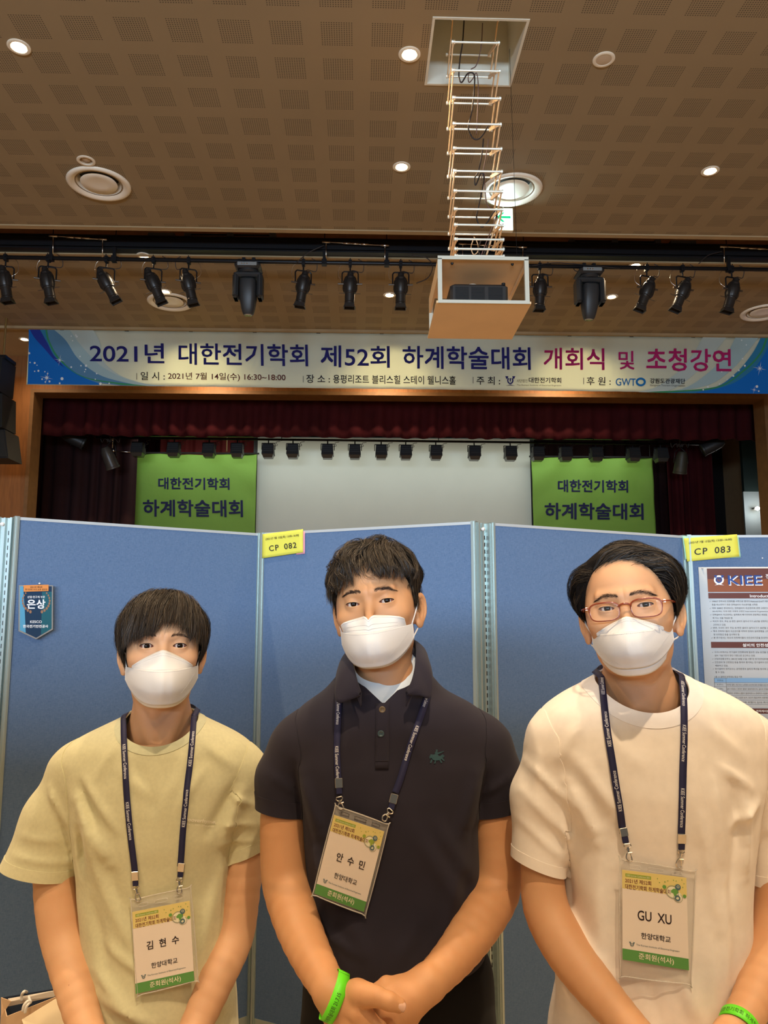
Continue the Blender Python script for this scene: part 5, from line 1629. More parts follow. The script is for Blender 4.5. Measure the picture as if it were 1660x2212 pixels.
# ------------------------------------------------------------------ heads
def skin_mat(name, col, blot=0.10):
    m = mat(name, col, 0.47, var=0.0, sss=0.12, bump=0.18, bscale=1400, spec=0.42)
    nt = m.node_tree; b = nt.nodes['Principled BSDF']
    tc = nt.nodes.new('ShaderNodeTexCoord')
    n = nt.nodes.new('ShaderNodeTexNoise'); n.inputs['Scale'].default_value = 16; n.inputs['Detail'].default_value = 5
    nt.links.new(tc.outputs['Object'], n.inputs['Vector'])
    mx = nt.nodes.new('ShaderNodeMix'); mx.data_type = 'RGBA'
    c = hexc(col) if isinstance(col, str) else col
    mx.inputs['A'].default_value = (c[0]*0.93, c[1]*0.84, c[2]*0.78, 1)
    mx.inputs['B'].default_value = (min(1, c[0]*1.06), c[1]*1.10, c[2]*1.14, 1)
    nt.links.new(n.outputs['Fac'], mx.inputs['Factor'])
    n2 = nt.nodes.new('ShaderNodeTexVoronoi'); n2.inputs['Scale'].default_value = 55
    nt.links.new(tc.outputs['Object'], n2.inputs['Vector'])
    lt = nt.nodes.new('ShaderNodeMath'); lt.operation = 'LESS_THAN'; lt.inputs[1].default_value = 0.05
    nt.links.new(n2.outputs['Distance'], lt.inputs[0])
    n3 = nt.nodes.new('ShaderNodeTexNoise'); n3.inputs['Scale'].default_value = 30
    nt.links.new(tc.outputs['Object'], n3.inputs['Vector'])
    gt = nt.nodes.new('ShaderNodeMath'); gt.operation = 'GREATER_THAN'; gt.inputs[1].default_value = 0.64
    nt.links.new(n3.outputs['Fac'], gt.inputs[0])
    ml = nt.nodes.new('ShaderNodeMath'); ml.operation = 'MULTIPLY'; nt.links.new(lt.outputs[0], ml.inputs[0]); nt.links.new(gt.outputs[0], ml.inputs[1])
    mx2 = nt.nodes.new('ShaderNodeMix'); mx2.data_type = 'RGBA'; nt.links.new(ml.outputs[0], mx2.inputs['Factor'])
    nt.links.new(mx.outputs['Result'], mx2.inputs['A']); mx2.inputs['B'].default_value = (c[0]*0.35, c[1]*0.25, c[2]*0.22, 1)
    nt.links.new(mx2.outputs['Result'], b.inputs['Base Color'])
    return m

class Head:
    """frame: x to the viewer's right, y backwards, z up, origin between the ears at eye level; metres"""
    def __init__(s, eye_px, Ye, yaw=0, roll=0, pitch=0, scale=1.0, wide=1.0, eye_open=1.0, jaw=1.0, gaze=(0, 0), brow=0.0, lid_tilt=0.1):
        s.R = rotm((0, 0, 1), -math.radians(yaw)) @ rotm((0, 1, 0), -math.radians(roll)) @ rotm((1, 0, 0), math.radians(pitch))
        s.k = scale; s.w = wide; s.jaw = jaw
        E = on_y(eye_px[0], eye_px[1], Ye)
        s.O = E-s.R @ np.array([0, -0.083, 0])*scale
        s.eo = eye_open; s.tilt = lid_tilt; s.gaze = gaze
    def W(s, p):
        p = np.atleast_2d(np.asarray(p, float)); r = p*s.k @ s.R.T+s.O
        return r if len(r) > 1 else r[0]
    def L(s, P): return ((P-s.O.astype(np.float32)) @ s.R.astype(np.float32))/np.float32(s.k)
    def eye_c(s, sd): return np.array([sd*0.0315, -0.0695, 0.0])
    def skull(s, Q):
        """head without eyes, ears: Q in head frame, in metres"""
        x = Q.copy(); x[:, 0] = np.abs(x[:, 0])/s.w
        d = ell(x, (0, 0.010, 0.026), (0.0745, 0.097, 0.086))
        d = smin(d, ell(x, (0, -0.020, -0.034), (0.0655, 0.066, 0.080)), 0.025)
        d = smin(d, ell(x, (0, -0.030, -0.082), (0.044*s.jaw, 0.048, 0.034)), 0.024)
        d = smin(d, ell(x, (0.034, -0.012, -0.070), (0.024*s.jaw, 0.040, 0.032)), 0.022)
        d = smin(d, ell(x, (0.043, -0.056, -0.026), (0.021, 0.020, 0.016)), 0.018)        # cheek bone
        d = smin(d, cone(x, (0.006, -0.0835, 0.019), (0.040, -0.070, 0.021), 0.0085, 0.007), 0.012)   # brow ridge
        d = smin(d, ell(x, (0.0465, -0.030, -0.008), (0.0195, 0.032, 0.032)), 0.020)      # temple and cheek
        # nose
        d = smin(d, cone(x, (0, -0.081, 0.006), (0, -0.101, -0.034), 0.0055, 0.0085), 0.013)
        d = smin(d, ell(x, (0.0115, -0.092, -0.037), (0.0075, 0.011, 0.0075)), 0.006)
        # mouth mound, lips
        d = smin(d, ell(x, (0, -0.080, -0.062), (0.026, 0.014, 0.018)), 0.012)
        d = smin(d, cone(x, (0, -0.0945, -0.058), (0.018, -0.088, -0.060), 0.0045, 0.003), 0.004)
        d = smin(d, cone(x, (0, -0.0935, -0.067), (0.015, -0.087, -0.065), 0.0050, 0.003), 0.004)
        # eye socket
        d = smax(d, -ell(x, (0.0315, -0.0935, 0.002), (0.0165, 0.0105, 0.0095)), 0.010)
        return d
    def eyes(s, Q, d):
        """eyelids over the eyeballs with an almond opening"""
        for sd in (-1, 1):
            c = s.eye_c(sd).astype(np.float32)
            near = np.abs(Q[:, 0]-c[0]) < 0.03
            near &= (Q[:, 1] < -0.04) & (np.abs(Q[:, 2]) < 0.035)
            if not near.any(): continue
            q = Q[near]-c
            r = np.sqrt((q*q).sum(1))
            lid = r-0.0146
            dd = smin(d[near], lid, 0.0055)
            u = q[:, 0]*sd            # outwards positive
            v = q[:, 2]-s.tilt*u
            w0 = 0.0130
            t = np.clip(u/w0, -1.2, 1.2)
            a = np.maximum(1-t*t, 0)
            up = 0.0048*s.eo*a**0.55*(1-0.10*t)-0.0006
            lo = -0.0034*s.eo**0.5*a**0.7*(1+0.15*t)-0.0008
            cut = np.maximum(v-up, lo-v)
            cut = np.maximum(cut, np.abs(u)-w0)
            cut = np.maximum(cut, q[:, 1]+0.002)
            dd = smax(dd, -cut, 0.0012)
            # crease over the upper lid
            cr = np.abs(v-(up+0.0030+0.0006*t))
            dd = dd+0.0008*np.exp(-(cr/0.0010)**2)*(np.abs(t) < 1.15)*np.clip(1.2-np.abs(t), 0, 1)
            cr2 = np.abs(v-(lo-0.0042))
            dd = dd+0.0004*np.exp(-(cr2/0.0016)**2)*np.clip(1.1-np.abs(t), 0, 1)
            d[near] = dd
        return d
    def ears(s, Q, d):
        for sd in (-1, 1):
            c = np.array([sd*0.0795*s.w, 0.014, -0.021], np.float32)
            near = (np.abs(Q-c) < 0.055).all(1)
            if not near.any(): continue
            q = Q[near]-c
            q[:, 0] *= sd
            Re = (rotm((0, 0, 1), -0.42) @ rotm((1, 0, 0), -0.18)).astype(np.float32)
            q = q @ Re
            x, y, z = q[:, 0], q[:, 1], q[:, 2]
            yy = y/(0.0165+0.004*np.clip(z/0.03, -1, 1)); zz = z/0.0305
            rad = np.sqrt(yy*yy+zz*zz)
            plate = np.maximum((rad-1)*0.016, np.abs(x)-0.0022)
            lw = np.clip((-z-0.004)/0.020, 0, 1)
            rim = np.sqrt(((rad-0.93+0.13*lw)*0.017)**2+(x-0.003*(1-lw))**2)-0.0034-0.0006*lw
            anti = np.sqrt(((rad-0.55)*0.017)**2+(x-0.001)**2)-0.0026
            anti = anti+np.clip((-y-0.002)*2, 0, 0.02)
            e = smin(plate, rim, 0.003); e = smin(e, anti, 0.003)
            e = smin(e, ell(q, (0.001, -0.004, -0.025), (0.005, 0.010, 0.009)), 0.004)     # lobe
            e = smin(e, ell(q, (0.002, -0.0155, -0.004), (0.004, 0.004, 0.006)), 0.003)    # tragus
            e = smax(e, -ell(q, (0.006, -0.004, -0.005), (0.0075, 0.0075, 0.011)), 0.003)
            base = ell(q, (-0.008, -0.006, -0.002), (0.010, 0.010, 0.024))
            e = smin(e, base, 0.006)
            d[near] = smin(d[near], e, 0.004)
        return d
    def sdf(s, P):
        Q = s.L(P)
        d = s.skull(Q)
        d = s.eyes(Q, d)
        d = s.ears(Q, d)
        return d*np.float32(s.k)
    # ---- eyeballs
    def add_eyes(s, parent):
        for sd in (-1, 1):
            c = s.eye_c(sd)
            n = 28
            g = nrm(np.array([s.gaze[0], -1.0, s.gaze[1]]))
            z = g; a = nrm(np.cross(z, (0, 0, 1))); b = np.cross(a, z)
            rows = []; r = 0.0131
            angs = list(np.linspace(0, 0.20, 4))+list(np.linspace(0.21, 0.435, 6))+list(np.linspace(0.48, 1.75, 10))
            for an in angs:
                rr = r+(0.0004*max(0, math.cos(an/0.50*math.pi/2)) if an < 0.50 else 0)
                rows.append([c+z*rr*math.cos(an)+(a*math.cos(t)+b*math.sin(t))*rr*math.sin(an) for t in 2*math.pi*np.arange(n)/n])
            P = s.W(np.array(rows).reshape(-1, 3)).reshape(len(rows), n, 3)
            mb = MB(); F = []; mi = []
            for i in range(len(rows)-1):
                for k in range(n):
                    F.append((i*n+k, i*n+(k+1) % n, (i+1)*n+(k+1) % n, (i+1)*n+k))
                    mi.append(2 if angs[i+1] < 0.205 else (1 if angs[i+1] < 0.44 else 0))
            V = P.reshape(-1, 3)-np.array(origin_of(parent))
            mesh_obj('eye', V, F, [M_eyew, M_iris, M_pupil], parent, True, mi)
            # pink corner tissue behind the eyeball
            E_ = []
            for el_ in np.linspace(-1.2, 1.2, 9):
                E_.append([c+np.array([0.0150*math.cos(t)*math.cos(el_), -0.0122*abs(math.sin(t))*math.cos(el_), 0.0110*math.sin(el_)]) for t in np.linspace(0.0, math.pi, 15)])
            E_ = np.array(E_); MB().sheet(s.W(E_.reshape(-1, 3)).reshape(E_.shape), 0.0003).build('eye_corner', M_corner, parent, True)
            # lash line
            rows = []
            for t in np.linspace(-1.0, 1.06, 26):
                u = t*0.0130; aa = max(1-t*t, 0)
                v = 0.0048*s.eo*aa**0.55*(1-0.10*t)-0.0006+s.tilt*u
                y = -math.sqrt(max(0.0148**2-u*u-v*v, 1e-6))
                w = 0.0007+0.0004*max(0, t)
                rows.append([(c[0]+sd*u, c[1]+y*1.0-0.0003, v+w*1.0+0.0002), (c[0]+sd*u*1.0, c[1]+y-0.0016, v-0.0001)])
            P = s.W(np.array(rows).reshape(-1, 3)).reshape(-1, 2, 3)
            MB().sheet(P, 0.0004).build('eyelashes', M_lash, parent, True)
    def brows(s, parent, zc=0.021, th=0.0045, arch=0.003, inner=0.010, outer=0.050, dens=260, lower=0.0, col=None):
        rg = np.random.default_rng(5)
        for sd in (-1, 1):
            V = []; F = []
            T = rg.random(dens); U = rg.normal(0, 0.42, dens)
            x = inner+(outer-inner)*T
            halft = th*(0.75+0.4*np.sin(T*math.pi))*np.where(T > 0.75, (1-T)*3+0.25, 1)
            z = zc+arch*np.sin(np.clip(T*1.15, 0, 1)*math.pi*0.9)-0.005*np.maximum(0, T-0.72)*1.5+U*halft+lower*T
            Q0 = np.stack([sd*x, np.full(dens, -0.12), z], 1)
            dr = np.stack([sd*(0.6+0.6*T), np.zeros(dens), 0.75-1.25*T+rg.normal(0, 0.12, dens)], 1)
            dr /= np.linalg.norm(dr, axis=1)[:, None]
            ln = rg.uniform(0.0045, 0.0085, dens)
            def onskin(q):
                y = np.full(len(q), -0.125)
                for _ in range(40):
                    q2 = q.copy(); q2[:, 1] = y
                    v = s.skull(q2.astype(np.float32))
                    y = y+np.where(v > 0.0001, v*0.8, 0)
                q3 = q.copy(); q3[:, 1] = y
                return q3
            A = onskin(Q0); M = onskin(Q0+dr*ln[:, None]*0.5); Bq = onskin(Q0+dr*ln[:, None])
            A[:, 1] -= 0.0002; M[:, 1] -= 0.0009; Bq[:, 1] -= 0.0008
            pr = np.stack([-dr[:, 2], np.zeros(dens), dr[:, 0]], 1)*0.00012
            for i in range(dens):
                n0 = len(V)
                V += [A[i]+pr[i], A[i]-pr[i], M[i]+pr[i]*0.9, M[i]-pr[i]*0.9, Bq[i]]
                F += [(n0, n0+1, n0+3, n0+2), (n0+2, n0+3, n0+4)]
            P = s.W(np.array(V))
            mesh_obj('eyebrow', P-np.array(origin_of(parent)), F, col or M_brow, parent, False)

M_eyew = mat('eye_white', (0.60, 0.54, 0.49), 0.2, spec=0.4)
M_corner = mat('eye_corner_tissue', (0.28, 0.11, 0.075), 0.35)
M_iris = mat('dark_iris', (0.022, 0.010, 0.005), 0.08, spec=0.22)
M_pupil = mat('pupil', (0.004, 0.003, 0.003), 0.06, spec=0.3)
M_lash = mat('lash_black', (0.012, 0.009, 0.008), 0.6)
M_hair = [mat('hair_dark', (0.011, 0.008, 0.006), 0.5, spec=0.35), mat('hair_brown', (0.030, 0.019, 0.011), 0.48, spec=0.4), mat('hair_light_brown', (0.065, 0.042, 0.022), 0.45, spec=0.4)]
M_brow = mat('brow_hair', (0.030, 0.019, 0.014), 0.7, spec=0.1)
M_hairb = mat('hair_base', (0.008, 0.006, 0.005), 0.9, spec=0.1, bump=1.0, bscale=500)

def dirs(az, el):
    """az: 0 front, + to viewer's right (radians); el: elevation"""
    return np.stack([np.sin(az)*np.cos(el), -np.cos(az)*np.cos(el), np.sin(el)], -1)

class Hair:
    """a head of hair grown as clumps of ribbons over a cap"""
    HC = np.array([0, 0.008, 0.018])
    def __init__(s, head, thick, hairline, zend, flow, seed=1, n_cl=330, per=26, K=11, curl=0.0, curl_n=2.0, light=0.25, length=0.13, frizz=0.0014, clump=0.75, flyaway=60, width=0.00027, cap=0.42):
        s.h = head; s.T = thick; s.hl = hairline; s.ze = zend; s.flow = flow
        s.__dict__.update(seed=seed, n_cl=n_cl, per=per, K=K, curl=curl, curl_n=curl_n, light=light, length=length, frizz=frizz, clump=clump, flyaway=flyaway, width=width, capf=cap)
    def rskull(s, D):
        r = np.full(len(D), 0.13)
        for _ in range(14):
            v = s.h.skull((s.HC+D*r[:, None]).astype(np.float32))
            r = r-v*0.85
        return r
    def ang(s, D):
        el = np.arcsin(np.clip(D[:, 2], -1, 1)); az = np.arctan2(D[:, 0], -D[:, 1])
        return az, el
    def build(s, parent):
        rg = np.random.default_rng(s.seed)
        # cap
        na, ne = 96, 60
        AZ, EL = np.meshgrid(np.linspace(-math.pi, math.pi, na, endpoint=False), np.linspace(-0.95, math.pi/2-0.001, ne), indexing='xy')
        D = dirs(AZ.ravel(), EL.ravel())
        rs = s.rskull(D); T = s.T(AZ.ravel(), EL.ravel())
        z = D[:, 2]*rs+s.HC[2]
        cov = np.clip((z-s.hl(AZ.ravel()))/0.012, 0, 1)
        r = rs+cov*(0.0015+T*s.capf)-(1-cov)*0.005
        P = (s.HC+D*r[:, None]).reshape(ne, na, 3)
        mb = MB(); mb.grid(s.h.W(P.reshape(-1, 3)).reshape(ne, na, 3), closeu=True)
        near_ = (z > s.hl(AZ.ravel())-0.012)
        mb.f = [f_ for f_ in mb.f if near_[list(f_)].all()]
        # guides
        G = []
        cand = dirs(rg.uniform(-math.pi, math.pi, 9000), np.arcsin(rg.uniform(-0.75, 1.0, 9000)))
        rc = s.rskull(cand); zc = cand[:, 2]*rc+s.HC[2]; az, el = s.ang(cand)
        ok = zc > s.hl(az)+0.002
        cand = cand[ok]
        sel = [0]; dm = np.full(len(cand), 9.0)
        for _ in range(s.n_cl-1):                      # farthest-point spread of the clump roots
            dm = np.minimum(dm, ((cand-cand[sel[-1]])**2).sum(1)); sel.append(int(dm.argmax()))
        U = cand[sel]; M = len(U)
        n = s.per
        root = np.repeat(U, n, 0)+rg.normal(0, 0.055, (M*n, 3)); root /= np.linalg.norm(root, axis=1)[:, None]
        gl = np.concatenate([0.45+0.45*rg.random(M), 0.32+0.68*(np.repeat(rg.random(M), n)*0.6+rg.random(M*n)*0.4)])   # layer
        D = np.vstack([U, root]); N = len(D)
        seedv = np.concatenate([np.arange(M), np.repeat(np.arange(M), n)])
        ph = rg.uniform(0, 2*math.pi, M)[seedv]
        jit = rg.normal(0, 1, (M, 3))[seedv]
        path = np.zeros((N, s.K, 3)); alive = np.ones(N, bool); cnt = np.full(N, s.K-1)
        ds = s.length/(s.K-1)
        d = D.copy(); r0 = s.rskull(d); 
        lenf = rg.uniform(0.82, 1.1, M)[seedv]*rg.uniform(0.88, 1.05, N)
        for k in range(s.K):
            az, el = s.ang(d)
            rs = s.rskull(d); T = s.T(az, el)
            g = min(1.0, (k+1.2)/2.6)
            r = rs+0.001+T*gl*g*(1.0)
            p = s.HC+d*r[:, None]
            path[:, k] = p
            low = (p[:, 2] < s.ze(az)+0.005*np.clip(jit[:, 0], -1.2, 1.2)) & (k > 0)
            newly = alive & low
            cnt[newly] = k; alive &= ~low
            f = s.flow(d, az, el, jit, k/(s.K-1))
            f = f-d*(f*d).sum(1)[:, None]
            f /= np.maximum(np.linalg.norm(f, axis=1), 1e-6)[:, None]
            st = (ds*lenf/np.maximum(r, 0.03))[:, None]
            d = d+f*st*alive[:, None]; d /= np.linalg.norm(d, axis=1)[:, None]
        t = np.linspace(0, 1, s.K)[None, :, None]
        guide = path[:M][seedv]
        if s.clump:
            w = s.clump*np.clip(t*1.5, 0, 1)**1.2
            path = path*(1-w)+guide*w+(path-guide)*0.0
            path += (rg.normal(0, 1, (N, 1, 3))*0.0022)*t
        # curls
        tan = np.gradient(path, axis=1); tan /= np.maximum(np.linalg.norm(tan, axis=2), 1e-9)[..., None]
        nor = path-s.HC; nor /= np.linalg.norm(nor, axis=2)[..., None]
        side = np.cross(tan, nor)
        if s.curl:
            a = s.curl*(np.clip(t*1.4-0.15, 0, 1)*0.6+0.55*t**3)
            phs = ph[:, None, None]+t*2*math.pi*s.curl_n
            path = path+side*np.cos(phs)*a+nor*(np.sin(phs)*a*0.6)
        path += rg.normal(0, s.frizz, (N, s.K, 3))*t
        # keep outside the skin
        flat = path.reshape(-1, 3); v = s.h.skull(flat.astype(np.float32)); nn = (flat-s.HC); nn /= np.linalg.norm(nn, axis=1)[:, None]
        flat = flat+nn*np.maximum(0.0008-v, 0)[:, None]*1.2
        path = flat.reshape(N, s.K, 3)
        keep = np.ones(N, bool); keep[:M] = False; keep &= cnt >= 2
        path = path[keep]; c = cnt[keep]; side = side[keep]
        N = len(path)
        # resample each strand to K points over its live length
        tt = np.linspace(0, 1, s.K)[None]*c[:, None]
        i0 = np.clip(np.floor(tt).astype(int), 0, s.K-2); fr = (tt-i0)[..., None]
        ar = np.arange(N)[:, None]
        path = path[ar, i0]*(1-fr)+path[ar, i0+1]*fr
        side = side[ar, i0]
        tw = rg.uniform(-0.9, 0.9, N)[:, None, None]
        nor = path-s.HC; nor /= np.linalg.norm(nor, axis=2)[..., None]
        wv = side*np.cos(tw)+nor*np.sin(tw)
        w = s.width*rg.uniform(0.7, 1.5, N)[:, None, None]*np.array([0.8]+[1.0]*(s.K-4)+[0.85, 0.55, 0.08])[None, :, None]
        A = path+wv*w; Bq = path-wv*w
        VV = np.stack([A, Bq], 2).reshape(N, -1, 3)
        V = s.h.W(VV.reshape(-1, 3))
        base = np.arange(N)[:, None, None]*(2*s.K)
        q = np.arange(s.K-1)[:, None]*2+np.array([0, 1, 3, 2])[None]
        F = (base+q[None]).reshape(-1, 4)
        col = rg.random(N); ci = np.where(col < 1-s.light*1.6, 0, np.where(col < 1-s.light*0.5, 1, 2))
        mi = np.repeat(ci, s.K-1)+1
        cv = mb.arr(); cf = np.array(mb.f)
        allV = np.vstack([cv, V]); allF = np.vstack([cf, F+len(cv)])
        o = mesh_obj('hair', allV-np.array(origin_of(parent)), allF, [M_hairb]+M_hair, parent, True, np.concatenate([np.zeros(len(cf), int), mi]))
        return o

# ------------------------------------------------------------------ face masks
M_mask = mat('mask_white', (0.66, 0.67, 0.68), 0.75, bump=0.12, bscale=900, sheen=0.1)
M_maskt = mat('mask_flap_white', (0.74, 0.74, 0.73), 0.75)
M_stitch = mat('mask_stitch', (0.50, 0.50, 0.50), 0.8)
def make_mask(H, parent, notch=False, top=-0.008, bot=-0.127, hw=0.072, cz=-0.039, sidez=-0.066, fold=-0.050, out=0.0, cream=0.006, dash=True, tail=0.0):
    def face_y(x, z, lift):
        """height of the mask over the face"""
        q = np.stack([x, np.full_like(x, -0.16), z], 1); y = q[:, 1].copy()
        for _ in range(40):
            q[:, 1] = y; v = H.skull(q.astype(np.float32)); y = y+np.where(v > 0.0002, v*0.8, 0)
        return y-lift
    nu = 41
    U = np.linspace(-1, 1, nu)
    def prof(u, yc, ys): return yc+(ys-yc)*np.abs(u)**2.2
    rows = []
    nv = 22
    edge_y = -0.030
    for j in range(nv+1):
        v = j/nv
        zc = fold+(bot-fold)*v
        zs = cz+(sidez-cz)*v
        yc = -0.123-out-0.010*math.sin(math.pi*min(1, v*1.15))+0.030*max(0, v-0.62)**1.5*2.2
        shape = np.abs(U)
        # lower rows draw inwards
        wid = hw*(1-0.0*v)
        x = wid*np.sin(U*math.pi/2*0.98)/math.sin(math.pi/2*0.98)
        a = np.abs(x)/hw
        z = zc+(zs-zc)*(a**(2.0+0.9*v))
        y = yc+(edge_y-yc)*(a**2.1)
        y += 0.0025*np.cos(U*math.pi*3)*math.sin(math.pi*v)*0
        y -= 0.0035*np.exp(-(U/0.05)**2)*(0.3+0.7*math.sin(math.pi*v))           # centre crease
        rows.append(np.stack([x, y, z], 1))
    rows = np.array(rows)
    # soft dents
    XX = rows[..., 0]; ZZ = rows[..., 2]
    rows[..., 1] += 0.0022*np.sin(XX*95+ZZ*40)*np.exp(-((ZZ-fold+0.03)/0.03)**2)*(np.abs(XX) > 0.012)
    main = H.W(rows.reshape(-1, 3)).reshape(rows.shape)
    MBm = MB().sheet(main, 0.0012); parent = MBm.build('face_mask', M_mask, parent, True)
    # upper flap
    fr = []
    for j in range(9):
        v = j/8
        x = (hw-(0.009 if notch else 0.012))*np.sin(U*math.pi/2*0.98)
        a = np.abs(x)/(hw if notch else hw-0.012)
        if notch:
            tz = top-0.011*a**1.6-(0.030 if False else 0.0)*a**6-0.010*np.clip((a-0.72)/0.28, 0, 1)**2
            tz = tz-0.0085*np.exp(-(x/0.0042)**2)
        else:
            tz = top-(abs(cz-top)-0.0005)*(a**1.35)
        bz = fold-0.002+(cz-fold)*((np.abs(x)/hw)**2.0)
        z = tz+(np.minimum(bz, tz-0.0005)-tz)*v
        yt = face_y(x, tz, 0.0024)
        for _ in range(4): yt[1:-1] = np.minimum(yt[1:-1], 0.5*yt[1:-1]+0.25*(yt[:-2]+yt[2:]))
        yb = -0.120-out+(edge_y+0.0015+0.120+out)*((np.abs(x)/hw)**2.1)
        y = yt+(np.minimum(yb, 0)-yt)*(v**0.9)
        yf_ = face_y(x, z, 0.0014)
        y = np.minimum(y, yf_)
        for _ in range(3): y[1:-1] = np.minimum(y[1:-1], 0.5*y[1:-1]+0.25*(y[:-2]+y[2:]))
        fr.append(np.stack([x, y, z], 1))
    fr = np.array(fr)
    MB().sheet(H.W(fr.reshape(-1, 3)).reshape(fr.shape), 0.0010).build('mask_flap', M_maskt, parent, True)
    # chin flap below
    cf = []
    for v in np.linspace(0, 1, 5):
        p = rows[-1].copy(); a = np.abs(p[:, 0])/hw
        p[:, 2] -= cream*v*(1-a**3); p[:, 1] += 0.004+0.010*v
        p[:, 0] *= 0.99
        cf.append(p)
    cf = np.array(cf)
    MB().sheet(H.W(cf.reshape(-1, 3)).reshape(cf.shape), 0.0010).build('chin_flap', M_maskt, parent, True)
    # stitches
    st = MB()
    def dashes(line, off, step=0.0030, ln=0.0017, r=0.00028):
        line = np.array(line); seg = np.linalg.norm(np.diff(line, axis=0), axis=1); cum = np.concatenate([[0], np.cumsum(seg)])
        s_ = 0.002
        while s_ < cum[-1]-0.003:
            a_ = np.array([np.interp(s_, cum, line[:, k]) for k in range(3)]); b_ = np.array([np.interp(s_+ln, cum, line[:, k]) for k in range(3)])
            a_[1] -= off; b_[1] -= off
            st.tube(H.W(np.array([a_, b_])), r, 4); s_ += step
    dashes(rows[1][2:-2], 0.0011)
    if not notch:
        dashes(fr[1][3:-3], 0.0010); dashes(fr[2][4:-4], 0.0010)
    else:
        st.tube(H.W(fr[1][2:-2]-[0, 0.0008, 0]), 0.00035, 4); st.tube(H.W(fr[4][8:-8]-[0, 0.0008, 0]), 0.00035, 4); st.tube(H.W(fr[6][8:-8]-[0, 0.0008, 0]), 0.00035, 4)
    low = [rows[j][int(3+j*0.0)] for j in range(2, nv)]
    L_ = np.array([rows[int(j)][k] for j, k in zip(np.linspace(6, nv-1, 14), np.linspace(2, 17, 14).astype(int))]); dashes(L_, 0.0012)
    L_ = L_*[-1, 1, 1]; dashes(L_, 0.0012)
    tag(st.build('stitching', M_stitch, parent, False), kind='stuff')
    # ear loops
    for sd in (-1, 1):
        lp = []
        top_ = np.array([sd*hw*0.985, edge_y-0.001, cz-0.001]); bot_ = np.array([sd*hw*0.985, edge_y-0.001, sidez+0.001])
        P = [top_, (sd*0.0755*H.w, -0.012, -0.020), (sd*0.0805*H.w, 0.006, 0.000), (sd*0.084*H.w, 0.024, 0.008), (sd*0.080*H.w, 0.036, -0.012), (sd*0.076*H.w, 0.026, -0.044), (sd*0.0730*H.w, 0.004, -0.055), bot_]
        MB().tube(H.W(catmull(P, 6)), 0.0013, 8).build('ear_loop', M_mask, parent, True)
        # crimped side edge
        e_ = [r_[0 if sd < 0 else -1] for r_ in rows]
        MB().tube(H.W(np.array(e_)), 0.0011, 6).build('side_seam', M_maskt, parent, True)

# ------------------------------------------------------------------ the three people: heads and hair
def away(d, W):
    W = nrm(W); return -(W-d*(d @ W)[:, None])
def per(az, pts):
    a = np.array(pts, float); return np.interp(az, a[:, 0], a[:, 1])

M_skinL = skin_mat('skin_light_warm', (0.67, 0.395, 0.225))
M_skinC = skin_mat('skin_tan', (0.57, 0.30, 0.145))
M_skinR = skin_mat('skin_warm', (0.61, 0.34, 0.18))

HL = Head((353, 1395), 1.555, yaw=-14.5, roll=0, pitch=-5, scale=1.0, wide=0.98, eye_open=1.02, jaw=0.95, lid_tilt=0.02, gaze=(0.04, -0.03))
HCn = Head((798, 1301.5), 1.425, yaw=10.5, roll=6.3, pitch=-1, scale=1.0, wide=1.02, eye_open=0.78, jaw=1.05, lid_tilt=0.06, gaze=(0.15, 0.05))
HR = Head((1352, 1310.5), 1.30, yaw=23, roll=6.0, pitch=-3, scale=1.0, wide=1.02, eye_open=0.76, jaw=1.0, lid_tilt=0.05, gaze=(0.1, 0.02))

pi = math.pi
def hair_L(parent):
    hl = lambda az: per(az, [(-pi, -0.075), (-2.2, -0.06), (-1.75, -0.03), (-1.45, -0.022), (-1.25, 0.015), (-0.95, 0.048), (-0.5, 0.066), (0, 0.070), (0.5, 0.066), (0.95, 0.048), (1.25, 0.015), (1.45, -0.022), (1.75, -0.03), (2.2, -0.06), (pi, -0.075)])
    ze = lambda az: per(az, [(-pi, -0.085), (-2.0, -0.066), (-1.7, -0.036), (-1.35, -0.040), (-1.12, -0.020), (-0.98, 0.010), (-0.7, 0.015), (-0.35, 0.024), (-0.15, 0.032), (0.0, 0.042), (0.16, 0.056), (0.30, 0.038), (0.55, 0.022), (0.8, 0.016), (0.98, 0.012), (1.12, -0.020), (1.35, -0.042), (1.7, -0.036), (2.0, -0.066), (pi, -0.085)])
    def T(az, el):
        side = np.sin(np.clip(np.abs(az), 0, pi/2))**2
        t = 0.017+0.010*side*np.clip(1-np.abs(el-0.25)/0.9, 0, 1)
        t = t+0.004*np.sin(el*2)
        t = np.where(el < -0.25, t*np.clip(1-(-0.25-el)/0.55, 0.12, 1), t)
        return t+0.0015*np.sin(az*7)*np.cos(el*6)
    def flow(d, az, el, jit, t):
        f = away(d, (0.05, 0.30, 0.95))*1.2+np.array([0, 0, -0.55])+jit*0.20
        f[:, 0] += np.where((d[:, 1] < -0.2) & (d[:, 2] > 0), -0.30+0.25*(d[:, 0] > 0.35), 0)
        return f
    return Hair(HL, T, hl, ze, flow, seed=3, n_cl=420, per=36, K=9, length=0.185, curl=0.0035, curl_n=1.6, light=0.34, frizz=0.0022, clump=0.62).build(parent)

